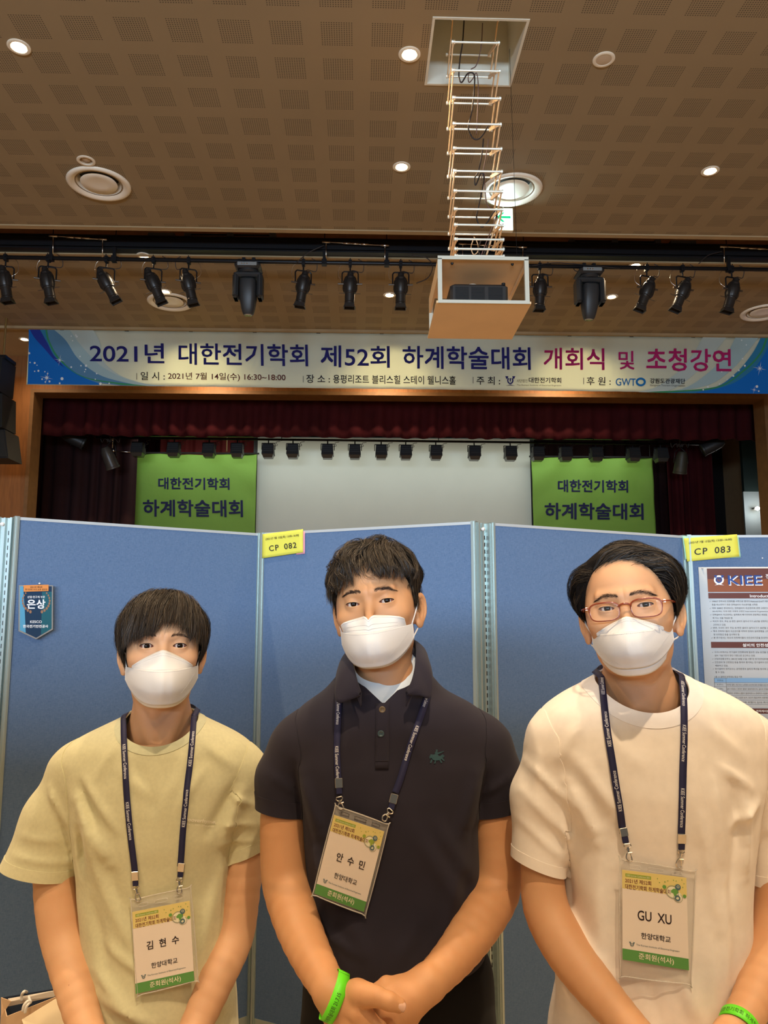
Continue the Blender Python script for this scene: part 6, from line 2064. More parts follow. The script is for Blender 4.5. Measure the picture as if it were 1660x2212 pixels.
def hair_C(parent):
    hl = lambda az: per(az, [(-pi, -0.07), (-2.2, -0.055), (-1.75, -0.02), (-1.42, -0.012), (-1.2, 0.02), (-0.9, 0.050), (-0.5, 0.066), (0, 0.072), (0.5, 0.066), (0.9, 0.050), (1.15, 0.022), (1.4, -0.012), (1.75, -0.02), (2.2, -0.055), (pi, -0.07)])
    ze = lambda az: per(az, [(-pi, -0.07), (-2.0, -0.055), (-1.7, -0.02), (-1.3, -0.010), (-1.05, 0.020), (-0.8, 0.030), (-0.45, 0.034), (-0.25, 0.038), (-0.14, 0.052), (-0.04, 0.072), (0.04, 0.068), (0.13, 0.052), (0.5, 0.043), (0.75, 0.050), (0.95, 0.046), (1.15, 0.020), (1.4, -0.010), (1.7, -0.02), (2.0, -0.055), (pi, -0.07)])
    def T(az, el):
        t = 0.026+0.005*np.sin(az*3+0.5)*np.cos(el*3)
        part = np.exp(-((az-0.0)/0.20)**2)*np.clip((1.15-el)/0.5, 0, 1)
        t = t-0.010*part
        t = t+0.004*np.exp(-((np.abs(az)-0.5)/0.3)**2)*(el > 0.3)
        lo = np.clip((el-0.0)/0.30, 0, 1)
        t = 0.004+(t-0.004)*lo
        t = np.where((np.abs(az) < 1.0) & (el < 0.5), np.maximum(t, 0.015), t)
        return np.maximum(t, 0.003)
    def flow(d, az, el, jit, t):
        f = away(d, (0.02, 0.10, 0.99))*1.0+np.array([0, 0, -0.35])+jit*0.35
        s = np.where(d[:, 0] > 0.0, 1.0, -1.0)
        f[:, 0] += s*0.70*(d[:, 1] < 0.0)*(d[:, 2] > 0.1)*(1.0-2.2*t)*np.clip(1.25-el, 0, 1)
        f[:, 1] += -0.25*(d[:, 2] > 0.5)
        return f
    return Hair(HCn, T, hl, ze, flow, seed=8, n_cl=380, per=36, K=14, length=0.150, curl=0.0135, curl_n=1.35, light=0.36, frizz=0.0012, clump=0.88, cap=0.45).build(parent)

def hair_R(parent):
    hl = lambda az: per(az, [(-pi, -0.095), (-2.2, -0.075), (-1.8, -0.03), (-1.45, -0.020), (-1.18, 0.0), (-1.0, 0.035), (-0.75, 0.062), (-0.4, 0.077), (0, 0.080), (0.35, 0.075), (0.62, 0.060), (0.85, 0.040), (1.05, 0.012), (1.4, -0.02), (1.8, -0.03), (2.2, -0.075), (pi, -0.095)])
    ze = lambda az: per(az, [(-pi, -0.11), (-2.1, -0.085), (-1.75, -0.028), (-1.5, -0.018), (-1.25, -0.010), (-1.1, 0.006), (-0.9, 0.040), (-0.7, 0.060), (-0.3, 0.074), (0.3, 0.074), (0.6, 0.055), (0.85, 0.030), (1.0, 0.008), (1.2, -0.012), (1.5, -0.020), (1.7, -0.01), (1.9, -0.05), (2.1, -0.095), (pi, -0.11)])
    def T(az, el):
        side = np.sin(np.clip(np.abs(az), 0, pi/2))**2
        t = 0.012+0.022*side*np.exp(-((el-0.35)/0.55)**2)
        t = t+0.007*np.exp(-((az-0.9)/0.45)**2)*np.exp(-((el-0.5)/0.3)**2)
        t = t+0.005*np.clip((el-1.0)/0.5, 0, 1)
        t = np.where((np.abs(az) < 0.8) & (el < 0.75), t*0.55, t)
        t = np.where(el < -0.1, t*np.clip(1-(-0.1-el)/0.6, 0.12, 1), t)
        return t
    def flow(d, az, el, jit, t):
        px_ = -0.50
        right = d[:, 0] > px_
        f = np.zeros_like(d)
        f[right] = np.array([1.0, 0.12, 0.0]); f[~right] = np.array([-1.0, 0.55, -0.35])
        f[:, 2] += -1.1*np.clip(d[:, 0]-0.45, 0, 1)*1.6-1.6*np.clip(-d[:, 0]-0.62, 0, 1)*2.2
        f[:, 2] += np.where(right & (d[:, 0] < 0.2) & (d[:, 1] < -0.3), 0.25, 0)
        back = d[:, 1] > 0.35
        f[back] = f[back]*0.4+np.array([0, 0.3, -1.0])
        return f+jit*0.13
    return Hair(HR, T, hl, ze, flow, seed=12, n_cl=420, per=36, K=10, length=0.17, curl=0.0015, curl_n=1.0, light=0.20, frizz=0.0009, clump=0.6, cap=0.55).build(parent)

# ------------------------------------------------------------------ bodies and clothes
def rows_fn(rows, Yc):
    """rows: (py, x_left, x_right, half_depth, y_shift) from top to bottom -> interpolators over z"""
    A = []
    for (py, xl, xr, b, ys) in rows:
        l = on_y(xl, py, Yc); r = on_y(xr, py, Yc)
        A.append((l[2]/2+r[2]/2, (l[0]+r[0])/2, (r[0]-l[0])/2, b, Yc+ys))
    A = np.array(sorted(A))
    # denser, smoothed
    zz = np.linspace(A[0, 0], A[-1, 0], 160)
    t = np.zeros((160, 4))
    for k in range(4): t[:, k] = np.interp(zz, A[:, 0], A[:, k+1])
    ker = np.array([1, 3, 5, 6, 5, 3, 1.0]); ker /= ker.sum()
    for k in range(4):
        p = np.pad(t[:, k], 3, mode='edge'); t[:, k] = np.convolve(p, ker, 'valid')
    return zz.astype(np.float32), t.astype(np.float32)

class Torso:
    def __init__(s, rows, Yc, grow=0.0, ex=2.3):
        s.z, s.t = rows_fn(rows, Yc); s.g = grow; s.ex = ex
    def __call__(s, P, inset=0.0):
        z = P[:, 2]
        cx, a, b, cy = (np.interp(z, s.z, s.t[:, k]).astype(np.float32) for k in range(4))
        a = np.maximum(a-inset, 0.004); b = np.maximum(b-inset, 0.004)
        qx = np.abs((P[:, 0]-cx)/a); qy = np.abs((P[:, 1]-cy)/b)
        q = (qx**s.ex+qy**s.ex)**(1/s.ex)
        d = (q-1)*np.minimum(a, b)
        # slope correction where the outline widens quickly
        top = z-s.z[-1]; bot = s.z[0]-z
        return np.maximum(np.maximum(d*0.8, top), bot)

def hand_prims(W, f, t, bk, side, curl=0.9, s=1.0, spread=0.0):
    """five-fingered hand: W wrist, f finger direction, t thumb side, bk back-of-hand normal; returns list of (pts, radii)"""
    f = nrm(f); t = nrm(np.array(t)-f*(np.dot(t, f))); bk = nrm(bk-f*np.dot(bk, f)-t*np.dot(bk, t))
    P = lambda x, y, z: np.array(W)+(f*x+t*y+bk*z)*s
    out = []
    for i, (y0, L, r) in enumerate(((0.029, 0.070, 0.0090), (0.010, 0.078, 0.0092), (-0.010, 0.072, 0.0088), (-0.028, 0.058, 0.0078))):
        k0 = P(0.086-0.004*abs(i-1), y0, 0.002); pts = [P(0.045, y0*0.8, 0.0), k0]; a = 0.25*curl; p = k0
        for sg, seg in enumerate((0.45, 0.30, 0.25)):
            d = f*math.cos(a)-bk*math.sin(a)+t*(spread*(1.5-i)*0.1)
            p = p+d*L*seg*s; pts.append(p); a += 0.75*curl
        out.append((pts, [0.011*s, r*1.12*s, r*1.0*s, r*0.92*s, r*0.80*s]))
    th = [P(0.018, 0.020, -0.004), P(0.045, 0.043, -0.012), P(0.072, 0.052, -0.018), P(0.098, 0.050, -0.022)]
    out.append((th, [0.014*s, 0.0125*s, 0.0105*s, 0.0088*s]))
    return out, P

def build_person(cfg):
    H = cfg['head']; Yc = cfg['Yc']
    cx = on_y(cfg['cx'], 1600, Yc)[0]
    par = thing('person', (cx, Yc, 0), cfg['label'], 'person', None)
    tor = Torso(cfg['rows'], Yc)
    zbot = float(tor.z[0])
    folds = Folds(Yc-0.1, cfg['folds'])
    J = lambda q: on_y(q[0], q[1], q[2])
    arms = []
    for arm in cfg['arms']:
        A_ = catmull(np.array([list(J(q))+[q[3]] for q in arm]), 3)
        arms.append(([p[:3] for p in A_], [float(p[3]) for p in A_]))
    hands = cfg['hands'](arms)
    neckb = J(cfg['neck'])
    n0 = H.W((0, 0.022, -0.060)); nr = cfg['neck_r']; shoulders = [J(q) for q in cfg['shoulders']]
    def skin_neck(P):
        d = cone(P, n0, neckb, nr*0.98, nr*1.04)
        d = smin(d, cone(P, neckb, neckb-[0, -0.02, 0.10], nr*1.0, nr*1.2), 0.03)
        # neck cords and the throat
        c1 = J((cfg['neck'][0]-14, cfg['neck'][1]+18, Yc-cfg.get('cord', 0.068))); c2 = J((cfg['neck'][0]+14, cfg['neck'][1]+18, Yc-cfg.get('cord', 0.068)))
        for sd, c_ in ((-1, c1), (1, c2)):
            d = smin(d, cone(P, H.W((sd*0.055, 0.022, -0.055)), c_, 0.008, 0.006), 0.018)
        for sd, S_ in zip((-1, 1), shoulders):
            d = smin(d, cone(P, n0*0.45+neckb*0.55+np.array([sd*nr*0.45, 0.016, 0]), neckb*0.55+S_*0.45+np.array([0, 0.012, -0.030]), nr*0.52, 0.024), 0.022)
        ap = (n0*0.55+neckb*0.45)+np.array([0, -nr*0.98, 0])
        d = smin(d, ell(P, ap, (0.009, 0.008, 0.013)), 0.014)
        return d
    def core(P):
        d = tor(P, 0.017)
        d = smin(d, skin_neck(P), 0.02)
        return d
    def body(P, head=True):
        d = core(P)
        for pts, rr in arms: d = smin(d, chain(P, pts, rr, 0.004), 0.01)
        for pts, rr in hands: d = smin(d, chain(P, pts, rr, 0.006), cfg.get('hand_k', 0.007))
        return d
    def headneck(P):
        return smin(H.sdf(P), skin_neck(P), 0.016)
    sk = cfg['skin']
    zc = on_y(cfg['neck'][0], cfg['neck'][1]+62, Yc-0.07)[2]
    O = H.O
    Vh, Fh = mesh_sdf(headneck, (O[0]-0.125, O[1]-0.14, zc), (O[0]+0.125, O[1]+0.15, O[2]+0.14), 0.0015, cull=3.0)
    # drop the flat floor of the block
    pieces = [(Vh, Fh)]
    def collect(f, lo, hi, h):
        V, F = mesh_sdf(f, lo, hi, h); pieces.append((V, F))
    lo = np.array([tor.t[:, 0].min()-0.32, Yc-0.20, zbot+0.02]); hi = np.array([tor.t[:, 0].max()+0.32, Yc+0.2, zc+0.002])
    collect(core, lo, hi, 0.008)
    def armfn(i):
        pts, rr = arms[i]
        hs = cfg['hand_of'](hands, i)
        def f(P):
            d = chain(P, pts, rr, 0.004)
            if cfg.get('webs'):
                pass
            for hp, hr in hs: d = smin(d, chain(P, hp, hr, 0.005), cfg.get('hand_k', 0.008))
            return d
        return f
    for i in range(2):
        allp = np.array(arms[i][0]+[p for hp, _ in cfg['hand_of'](hands, i) for p in hp])
        wz = arms[i][0][-1]
        f = armfn(i)
        lo_, hi_ = allp.min(0)-0.06, allp.max(0)+0.06
        if cfg['fine_hands']:
            zcut = wz[2]+0.10
            collect(f, (lo_[0], lo_[1], zcut-0.004), hi_, 0.0032)
            collect(f, lo_, (hi_[0], hi_[1], zcut), 0.0017)
        else:
            collect(f, lo_, hi_, 0.0036)
    V = np.vstack([p[0] for p in pieces]); off = np.cumsum([0]+[len(p[0]) for p in pieces])
    F = np.vstack([p[1]+o for p, o in zip(pieces, off)])
    # legs inside the trousers
    put('body', V, F, sk, par)
    H.add_eyes(par); H.brows(par, **cfg['brows']); cfg['hair'](par); make_mask(H, par, **cfg['mask'])

    # ---- shirt
    hole = cfg['hole']
    hc = J(hole[:3]); hr = np.array(hole[3:6])
    def holef(P):
        d = ell(P, hc, hr)
        if cfg.get('vneck'):
            vx, vy, vw, vz = cfg['vneck']
            tip = on_y(vx, vy, Yc-0.1); 
            w = (P[:, 2]-tip[2])*vw
            v = np.abs(P[:, 0]-tip[0])-w
            v = np.maximum(v*0.8, np.maximum(tip[2]-P[:, 2], P[:, 1]-Yc+0.02))
            d = np.minimum(d, np.maximum(v, P[:, 2]-tip[2]-vz))
        return d
    sl = []
    for sv in cfg['sleeves']:
        a = J(sv['top']); m = J(sv['mid']); b = J(sv['end']); hA = on_y(*sv['hem'][0], sv['end'][2]); hB = on_y(*sv['hem'][1], sv['end'][2])
        n = nrm(np.cross(hB-hA, [0, 1, 0.0])); n = n if n[2] < 0 else -n
        n = nrm(n+np.array([0, sv.get('tilt', 0.0), 0]))
        sl.append((a, m, b, sv['r'], (hA+hB)/2, n, sv.get('sq', 0.85)))
    zh = cfg.get('hem_z', zbot+0.004)
    sf = [Folds(Yc, cfg.get('sfolds', []))]
    zs_ = cfg.get('ztex', 1.0)
    wrk = cfg.get('wr', 1.9)
    def surface_relief(P):
        w = wob(P, 26, 1)*0.0016+wob(P, 60, 2)*0.0006
        return folds(P)*(P[:, 1] < Yc-0.005)*wrk+sf[0](P)*(P[:, 1] < Yc)*wrk+w*cfg.get('rumple', 1.0)
    def tubes(P):
        out = []
        for (a, m, b, r, hm, n, sq) in sl:
            out.append(chain(P, [a, m, b+(b-m)*0.15], [r[0], r[1], r[2]], 0.03, sq=((0, 1, 0), 1/sq)))
        return out
    def cloth_torso(P): return tor(P)-surface_relief(P)
    def cloth(P):
        d = tor(P)
        for q, (a, m, b, r, hm, n, sq) in zip(tubes(P), sl):
            ax = nrm(b-a).astype(np.float32); f_ = np.clip(((P-a.astype(np.float32)) @ ax)/np.float32(np.linalg.norm(b-a)), 0, 1)
            k_ = 0.034*(1-f_)**1.3+0.005
            h_ = np.clip(0.5+0.5*(q-d)/k_, 0, 1)
            d = q*(1-h_)+d*h_-k_*h_*(1-h_)
        return d-surface_relief(P)
    h = 0.005
    t = 0.0018
    def part(v, f, name, m, lift=0.0, N=None):
        if N is None: N = vnormals(v, f)
        u = np.unique(f); mm_ = np.full(len(v), -1, np.int64); mm_[u] = np.arange(len(u))
        v, f, N = v[u]+N[u]*lift, mm_[f], N[u]
        v, f = thicken(v, f, t+lift, N)
        return put(name, v, f, m, host[0] or par, split=55)
    host = [None]
    # body of the shirt
    lo = np.array([tor.t[:, 0].min()-tor.t[:, 1].max()-0.05, Yc-0.22, zbot-0.01]); hi = np.array([tor.t[:, 0].max()+tor.t[:, 1].max()+0.05, Yc+0.2, float(tor.z[-1])+0.03])
    V, F = mesh_sdf(cloth_torso, lo, hi, h, cull=2.6); V = relax(V, F, 2, 0.5); F = tris(F)
    V, F, _ = clip(V, F, zh-V[:, 2])
    V, F, _ = clip(V, F, -holef(V.astype(np.float32)).astype(float))
    ring = None
    if cfg.get('collar_m') is not None:
        V, ring, F = clip(V, F, holef(V.astype(np.float32)).astype(float)-cfg['collar_w'])
    V, inner, outer = clip(V, F, V[:, 2]-(zh+0.022))
    NN_ = vnormals(V, np.vstack([inner, outer]+([ring] if ring is not None else [])))
    host[0] = part(V, outer, 'shirt', cfg['shirt_mat'], 0.0, NN_); part(V, inner, 'shirt_hem', cfg['shirt_mat'], 0.0006, NN_)
    par['_shirt'] = host[0].name
    if ring is not None: part(V, ring, 'collar', cfg['collar_m'], 0.0012, NN_)
    # sleeves, seamed to the body of the shirt
    for si, (a, m, b, r, hm, n, sq) in enumerate(sl):
        P3 = np.array([a, m, b]); lo = P3.min(0)-0.13; hi = P3.max(0)+0.13
        V, F = mesh_sdf(cloth, lo, hi, h, cull=2.6); V = relax(V, F, 2, 0.5); F = tris(F)
        tb = tubes(V.astype(np.float32))[si].astype(float)
        dt = cloth_torso(V.astype(np.float32)).astype(float)
        V, F, _ = clip(V, F, np.where(tb < 0.05, 0.0007-dt, 1.0))
        V, F, _ = clip(V, F, (V-hm) @ n)
        ax = nrm(b-a); F = F[np.abs(((V-a)-((V-a) @ ax)[:, None]*ax)[F]).max((1, 2)) < 0.13]
        V, hemf, rest = clip(V, F, -cfg.get('hem_w', 0.019)-(V-hm) @ n)
        NN_ = vnormals(V, np.vstack([rest, hemf]))
        part(V, rest, 'sleeve', cfg['shirt_mat'], 0.0, NN_); part(V, hemf, 'sleeve_hem', cfg['hem_mat'], 0.0009, NN_)
    # ---- trousers and shoes (below the frame)
    wz = cfg['waist_z']; hx = cfg['hip_x']; hw = cfg['hip_w']
    hcx = cx+hx
    def legs(P, g=0.0):
        hipc = np.array([hcx, Yc, wz-0.10])
        d = ell(P, hipc, (hw+g, cfg.get('hip_d', 0.118)+g, 0.17))
        d = smin(d, ell(P, (hcx, Yc-0.004, wz-0.02), (hw*0.93+g, cfg.get('hip_d', 0.118)*0.95+g, 0.10)), 0.04)
        for sd in (-1, 1):
            d = smin(d, chain(P, [(hcx+sd*hw*0.5, Yc, wz-0.16), (hcx+sd*hw*0.52, Yc-0.005, 0.46), (hcx+sd*hw*0.55, Yc+0.01, 0.09)], [0.088+g, 0.062+g, 0.052+g], 0.03), 0.03)
        d = np.maximum(d, P[:, 2]-(wz+0.02)); d = np.maximum(d, 0.055-P[:, 2])
        return d-wob(P, 22, 3)*0.002
    V, F = mesh_sdf(legs, (hcx-hw-0.08, Yc-0.2, 0.02), (hcx+hw+0.08, Yc+0.2, wz+0.04), 0.008)
    put('trousers', V, F, cfg['trouser_mat'], par)
    for sd in (-1, 1):
        fx = hcx+sd*hw*0.55
        def shoe(P):
            d = smin(ell(P, (fx, Yc-0.06, 0.045), (0.045, 0.125, 0.045)), ell(P, (fx, Yc+0.03, 0.06), (0.040, 0.06, 0.055)), 0.03)
            return np.maximum(d, 0.012-P[:, 2])
        V, F = mesh_sdf(shoe, (fx-0.07, Yc-0.21, -0.01), (fx+0.07, Yc+0.12, 0.14), 0.006)
        so = put('shoe', V, F, mat('shoe_leather', (0.02, 0.02, 0.022), 0.4), par)
        sb = MB(); N_ = 24
        ring = [(fx+0.047*math.cos(2*pi*k/N_), Yc-0.045+0.145*math.sin(2*pi*k/N_)) for k in range(N_)]
        sb.add([(x, y, 0.0) for x, y in ring]+[(x, y, 0.016) for x, y in ring], [tuple(range(N_-1, -1, -1)), tuple(range(N_, 2*N_))]+[(k, (k+1) % N_, N_+(k+1) % N_, N_+k) for k in range(N_)])
        sb.build('shoe_sole', mat('sole_rubber', (0.5, 0.5, 0.5), 0.7), so)
    return par, cloth, tor

def cloth_mat(name, col, col2=None, bump=0.16, sc=2200, rough=0.9, vs=3.0, var=0.07, sheen=0.2):
    return mat(name, col, rough, var=var, vscale=vs, bump=bump, bscale=sc, spec=0.15, sheen=sheen, detail=6)
M_tee = cloth_mat('pale_green_jersey', (0.62, 0.60, 0.385), vs=140, var=0.055)
M_teec = cloth_mat('pale_green_rib', (0.55, 0.56, 0.38), vs=140, var=0.05)
M_polo = cloth_mat('charcoal_pique', (0.026, 0.0235, 0.036), bump=0.25, sc=3000, vs=10, var=0.12, sheen=0.06)
M_poloh = cloth_mat('charcoal_rib', (0.024, 0.021, 0.032), bump=0.3, sc=2500, vs=10, var=0.10, sheen=0.08)
M_wtee = cloth_mat('white_jersey', (0.86, 0.80, 0.73), vs=60, var=0.04)
M_wteec = cloth_mat('white_rib', (0.88, 0.85, 0.83), vs=60, var=0.03)
M_under = cloth_mat('white_undershirt', (0.72, 0.80, 0.86), vs=60, var=0.02)
M_blackt = cloth_mat('black_trouser_cloth', (0.006, 0.006, 0.007), vs=20, var=0.1, sheen=0.04)
M_greyt = cloth_mat('grey_trouser_cloth', (0.22, 0.25, 0.27), vs=20, var=0.08)

def simple_hands(Ywr):
    def f(arms):
        out = []
        for i, (pts, rr) in enumerate(arms):
            w = pts[-1]; d = nrm(pts[-1]-pts[-2])
            sd = 1 if i == 0 else -1
            fd = nrm(np.array([sd*0.75, -0.12, -0.65])); th = np.array([sd*0.3, -0.5, 0.6]); bk = np.array([-sd*0.3, -0.9, 0.15])
            hp, P = hand_prims(w, fd, th, bk, sd, curl=0.7)
            hp.append(([P(0.0, 0.0, 0), P(0.05, 0.014, 0), P(0.075, 0.020, 0)], [0.024, 0.019, 0.014]))
            hp.append(([P(0.0, 0.0, 0), P(0.05, -0.014, 0), P(0.075, -0.020, 0)], [0.024, 0.019, 0.013]))
            out.append(hp)
        return [x for h in out for x in h]
    return f
hand_split = lambda hands, i: hands[:len(hands)//2] if i == 0 else hands[len(hands)//2:]

# ---- left person
cfgL = dict(head=HL, Yc=1.66, cx=345, label='person in a pale green T-shirt at the left, white mask, hands clasped', skin=M_skinL, neck=(345, 1600, 1.655), neck_r=0.055,
    rows=[(1536, 285, 408, 0.055, 0.02), (1548, 262, 430, 0.066, 0.015), (1562, 232, 462, 0.078, 0.01), (1585, 180, 515, 0.088, 0.005), (1610, 145, 545, 0.098, 0), (1640, 128, 560, 0.105, 0), (1680, 140, 552, 0.110, -0.005), (1730, 155, 535, 0.112, -0.01), (1800, 163, 515, 0.110, -0.01), (1900, 172, 500, 0.108, 0), (2000, 178, 500, 0.108, 0), (2120, 182, 508, 0.112, 0), (2240, 184, 514, 0.116, 0), (2330, 186, 516, 0.116, 0)],
    shoulders=[(150, 1650, 1.66), (540, 1645, 1.66)],
    arms=[[(160, 1712, 1.66, 0.034), (124, 1800, 1.66, 0.038), (119, 1897, 1.655, 0.0405), (127, 1980, 1.645, 0.041), (140, 2040, 1.63, 0.0405), (160, 2120, 1.585, 0.036), (184, 2212, 1.54, 0.030), (225, 2310, 1.48, 0.0255)],
          [(530, 1712, 1.66, 0.033), (532, 1780, 1.66, 0.036), (527, 1870, 1.655, 0.0370), (517, 1970, 1.645, 0.0365), (503, 2032, 1.63, 0.0375), (470, 2110, 1.585, 0.0345), (425, 2212, 1.54, 0.029), (375, 2310, 1.48, 0.025)]],
    hands=simple_hands(1.5), hand_of=hand_split, fine_hands=False,
    hole=(347, 1556, 1.625, 0.073, 0.115, 0.0500), collar_w=0.016, collar_m=M_teec, shirt_mat=M_tee, hem_mat=M_tee, hem_w=0.022,
    sleeves=[dict(top=(164, 1690, 1.66), mid=(122, 1772, 1.66), end=(86, 1880, 1.66), hem=((4, 1868), (170, 1898)), r=(0.060, 0.064, 0.077), sq=0.82), dict(top=(525, 1685, 1.66), mid=(530, 1750, 1.66), end=(527, 1846, 1.66), hem=((484, 1864), (570, 1830)), r=(0.048, 0.047, 0.047), sq=0.95)],
    folds=[(165, 1730, 240, 1860, 5, 14), (172, 1700, 215, 1800, -4, 9), (185, 1690, 260, 1790, 3, 9), (180, 1780, 215, 1900, 4, 12), (520, 1720, 480, 1830, 4, 12), (500, 1700, 450, 1800, -3, 10), (215, 1900, 300, 2060, 3, 14), (240, 1860, 270, 2000, -2, 12), (470, 1900, 430, 2080, 3, 14), (500, 1850, 470, 2000, -3, 10),
           (205, 2100, 290, 2180, 4, 12), (215, 2150, 330, 2205, 4, 12), (420, 2130, 480, 2200, 4, 12), (230, 2040, 330, 2110, 3, 10), (200, 1960, 230, 2090, -3, 12), (260, 1660, 330, 1720, 2, 10), (440, 1660, 390, 1740, 2, 10), (300, 1650, 345, 1760, -1.5, 12), (395, 1650, 350, 1760, 1.5, 12), (165, 1800, 170, 1890, -5, 9), (250, 1600, 210, 1680, 2, 10), (430, 1600, 500, 1660, 2, 10)],
    sfolds=[(130, 1690, 160, 1760, 4, 8), (145, 1720, 165, 1830, -4, 8), (60, 1790, 150, 1800, 2, 8), (50, 1830, 160, 1850, 2.5, 7), (110, 1700, 90, 1780, 2, 9), (500, 1760, 560, 1770, 2, 6), (500, 1800, 560, 1805, 2, 6), (515, 1700, 560, 1730, 2, 7)],
    brows=dict(zc=0.018, th=0.0030, dens=150, inner=0.014, outer=0.046), hair=hair_L, mask=dict(top=-0.009, bot=-0.114, hw=0.070, cz=-0.038, sidez=-0.064, fold=-0.049, cream=0.005),
    waist_z=0.80, hip_x=0.0, hip_w=0.150, hip_d=0.095, trouser_mat=M_greyt, sleeve_x=0.17)

# ---- right person
cfgR = dict(head=HR, Yc=1.42, cx=1410, label='person in a white T-shirt at the right, brown glasses and white mask, hands clasped', skin=M_skinR, neck=(1388, 1512, 1.405), neck_r=0.056,
    rows=[(1442, 1330, 1450, 0.055, 0.02), (1455, 1303, 1476, 0.066, 0.015), (1472, 1270, 1510, 0.078, 0.01), (1498, 1212, 1575, 0.090, 0.005), (1528, 1175, 1620, 0.100, 0), (1565, 1155, 1648, 0.106, 0), (1620, 1158, 1650, 0.112, -0.005), (1690, 1190, 1638, 0.114, -0.01), (1760, 1212, 1625, 0.112, -0.01), (1860, 1222, 1618, 0.110, 0), (1960, 1222, 1612, 0.110, 0), (2080, 1212, 1612, 0.112, 0), (2212, 1190, 1622, 0.116, 0), (2330, 1180, 1630, 0.118, 0)],
    shoulders=[(1185, 1580, 1.42), (1640, 1580, 1.42)],
    arms=[[(1190, 1665, 1.42, 0.033), (1172, 1770, 1.42, 0.036), (1172, 1880, 1.415, 0.0365), (1180, 1960, 1.405, 0.0385), (1215, 2034, 1.375, 0.0385), (1265, 2106, 1.335, 0.035), (1335, 2190, 1.28, 0.029), (1400, 2262, 1.235, 0.0245)],
          [(1640, 1665, 1.42, 0.033), (1670, 1770, 1.42, 0.036), (1680, 1880, 1.415, 0.037), (1682, 1970, 1.405, 0.0385), (1672, 2050, 1.375, 0.0385), (1650, 2110, 1.335, 0.034), (1612, 2190, 1.28, 0.028), (1560, 2262, 1.235, 0.0245)]],
    hands=simple_hands(1.3), hand_of=hand_split, fine_hands=False,
    hole=(1388, 1472, 1.375, 0.077, 0.115, 0.0545), collar_w=0.025, collar_m=M_wteec, shirt_mat=M_wtee, hem_mat=M_wtee, hem_w=0.018,
    sleeves=[dict(top=(1205, 1620, 1.42), mid=(1172, 1720, 1.42), end=(1166, 1865, 1.42), hem=((1102, 1848), (1230, 1893)), r=(0.048, 0.050, 0.051), sq=0.95), dict(top=(1625, 1620, 1.42), mid=(1668, 1740, 1.42), end=(1680, 1890, 1.42), hem=((1626, 1912), (1735, 1880)), r=(0.048, 0.047, 0.046), sq=0.95)],
    folds=[(1235, 1700, 1290, 1820, 5, 13), (1225, 1760, 1245, 1880, 4, 11), (1250, 1640, 1330, 1760, 3, 12), (1300, 1800, 1300, 2100, 3, 14), (1345, 1700, 1330, 1850, -2, 12), (1530, 1680, 1560, 1900, 4, 12), (1505, 1760, 1545, 2000, 4, 11), (1575, 1690, 1600, 1830, -4, 10), (1480, 1640, 1500, 1800, 2, 12), (1560, 1900, 1570, 2180, 4, 12), (1530, 2000, 1545, 2200, 3, 11),
           (1250, 1900, 1290, 2060, -3, 13), (1230, 2010, 1340, 2140, 3, 13), (1610, 1740, 1620, 1900, 4, 10), (1590, 1780, 1580, 1950, -3, 9), (1460, 2080, 1500, 2200, 3, 12), (1400, 2110, 1420, 2212, -2, 12), (1215, 2060, 1240, 2200, 4, 12), (1260, 1560, 1220, 1640, 2, 10), (1520, 1560, 1600, 1630, 2, 12), (1320, 1600, 1400, 1660, 1.5, 14), (1545, 1650, 1620, 1700, 3, 9), (1575, 1780, 1640, 1740, 4, 8)],
    sfolds=[(1130, 1640, 1210, 1720, 3, 8), (1120, 1700, 1210, 1790, 3, 8), (1115, 1760, 1215, 1850, 2.5, 7), (1150, 1620, 1140, 1700, 2, 8), (1640, 1700, 1700, 1730, 3, 8), (1640, 1780, 1700, 1800, 3, 8)],
    brows=dict(zc=0.0165, th=0.0036, arch=0.0045, dens=260, inner=0.009, outer=0.049), hair=hair_R, mask=dict(top=-0.018, bot=-0.103, hw=0.067, cz=-0.040, sidez=-0.062, fold=-0.044, cream=0.012, out=-0.003),
    waist_z=0.86, hip_x=0.0, hip_w=0.150, hip_d=0.098, trouser_mat=M_blackt, sleeve_x=0.16)

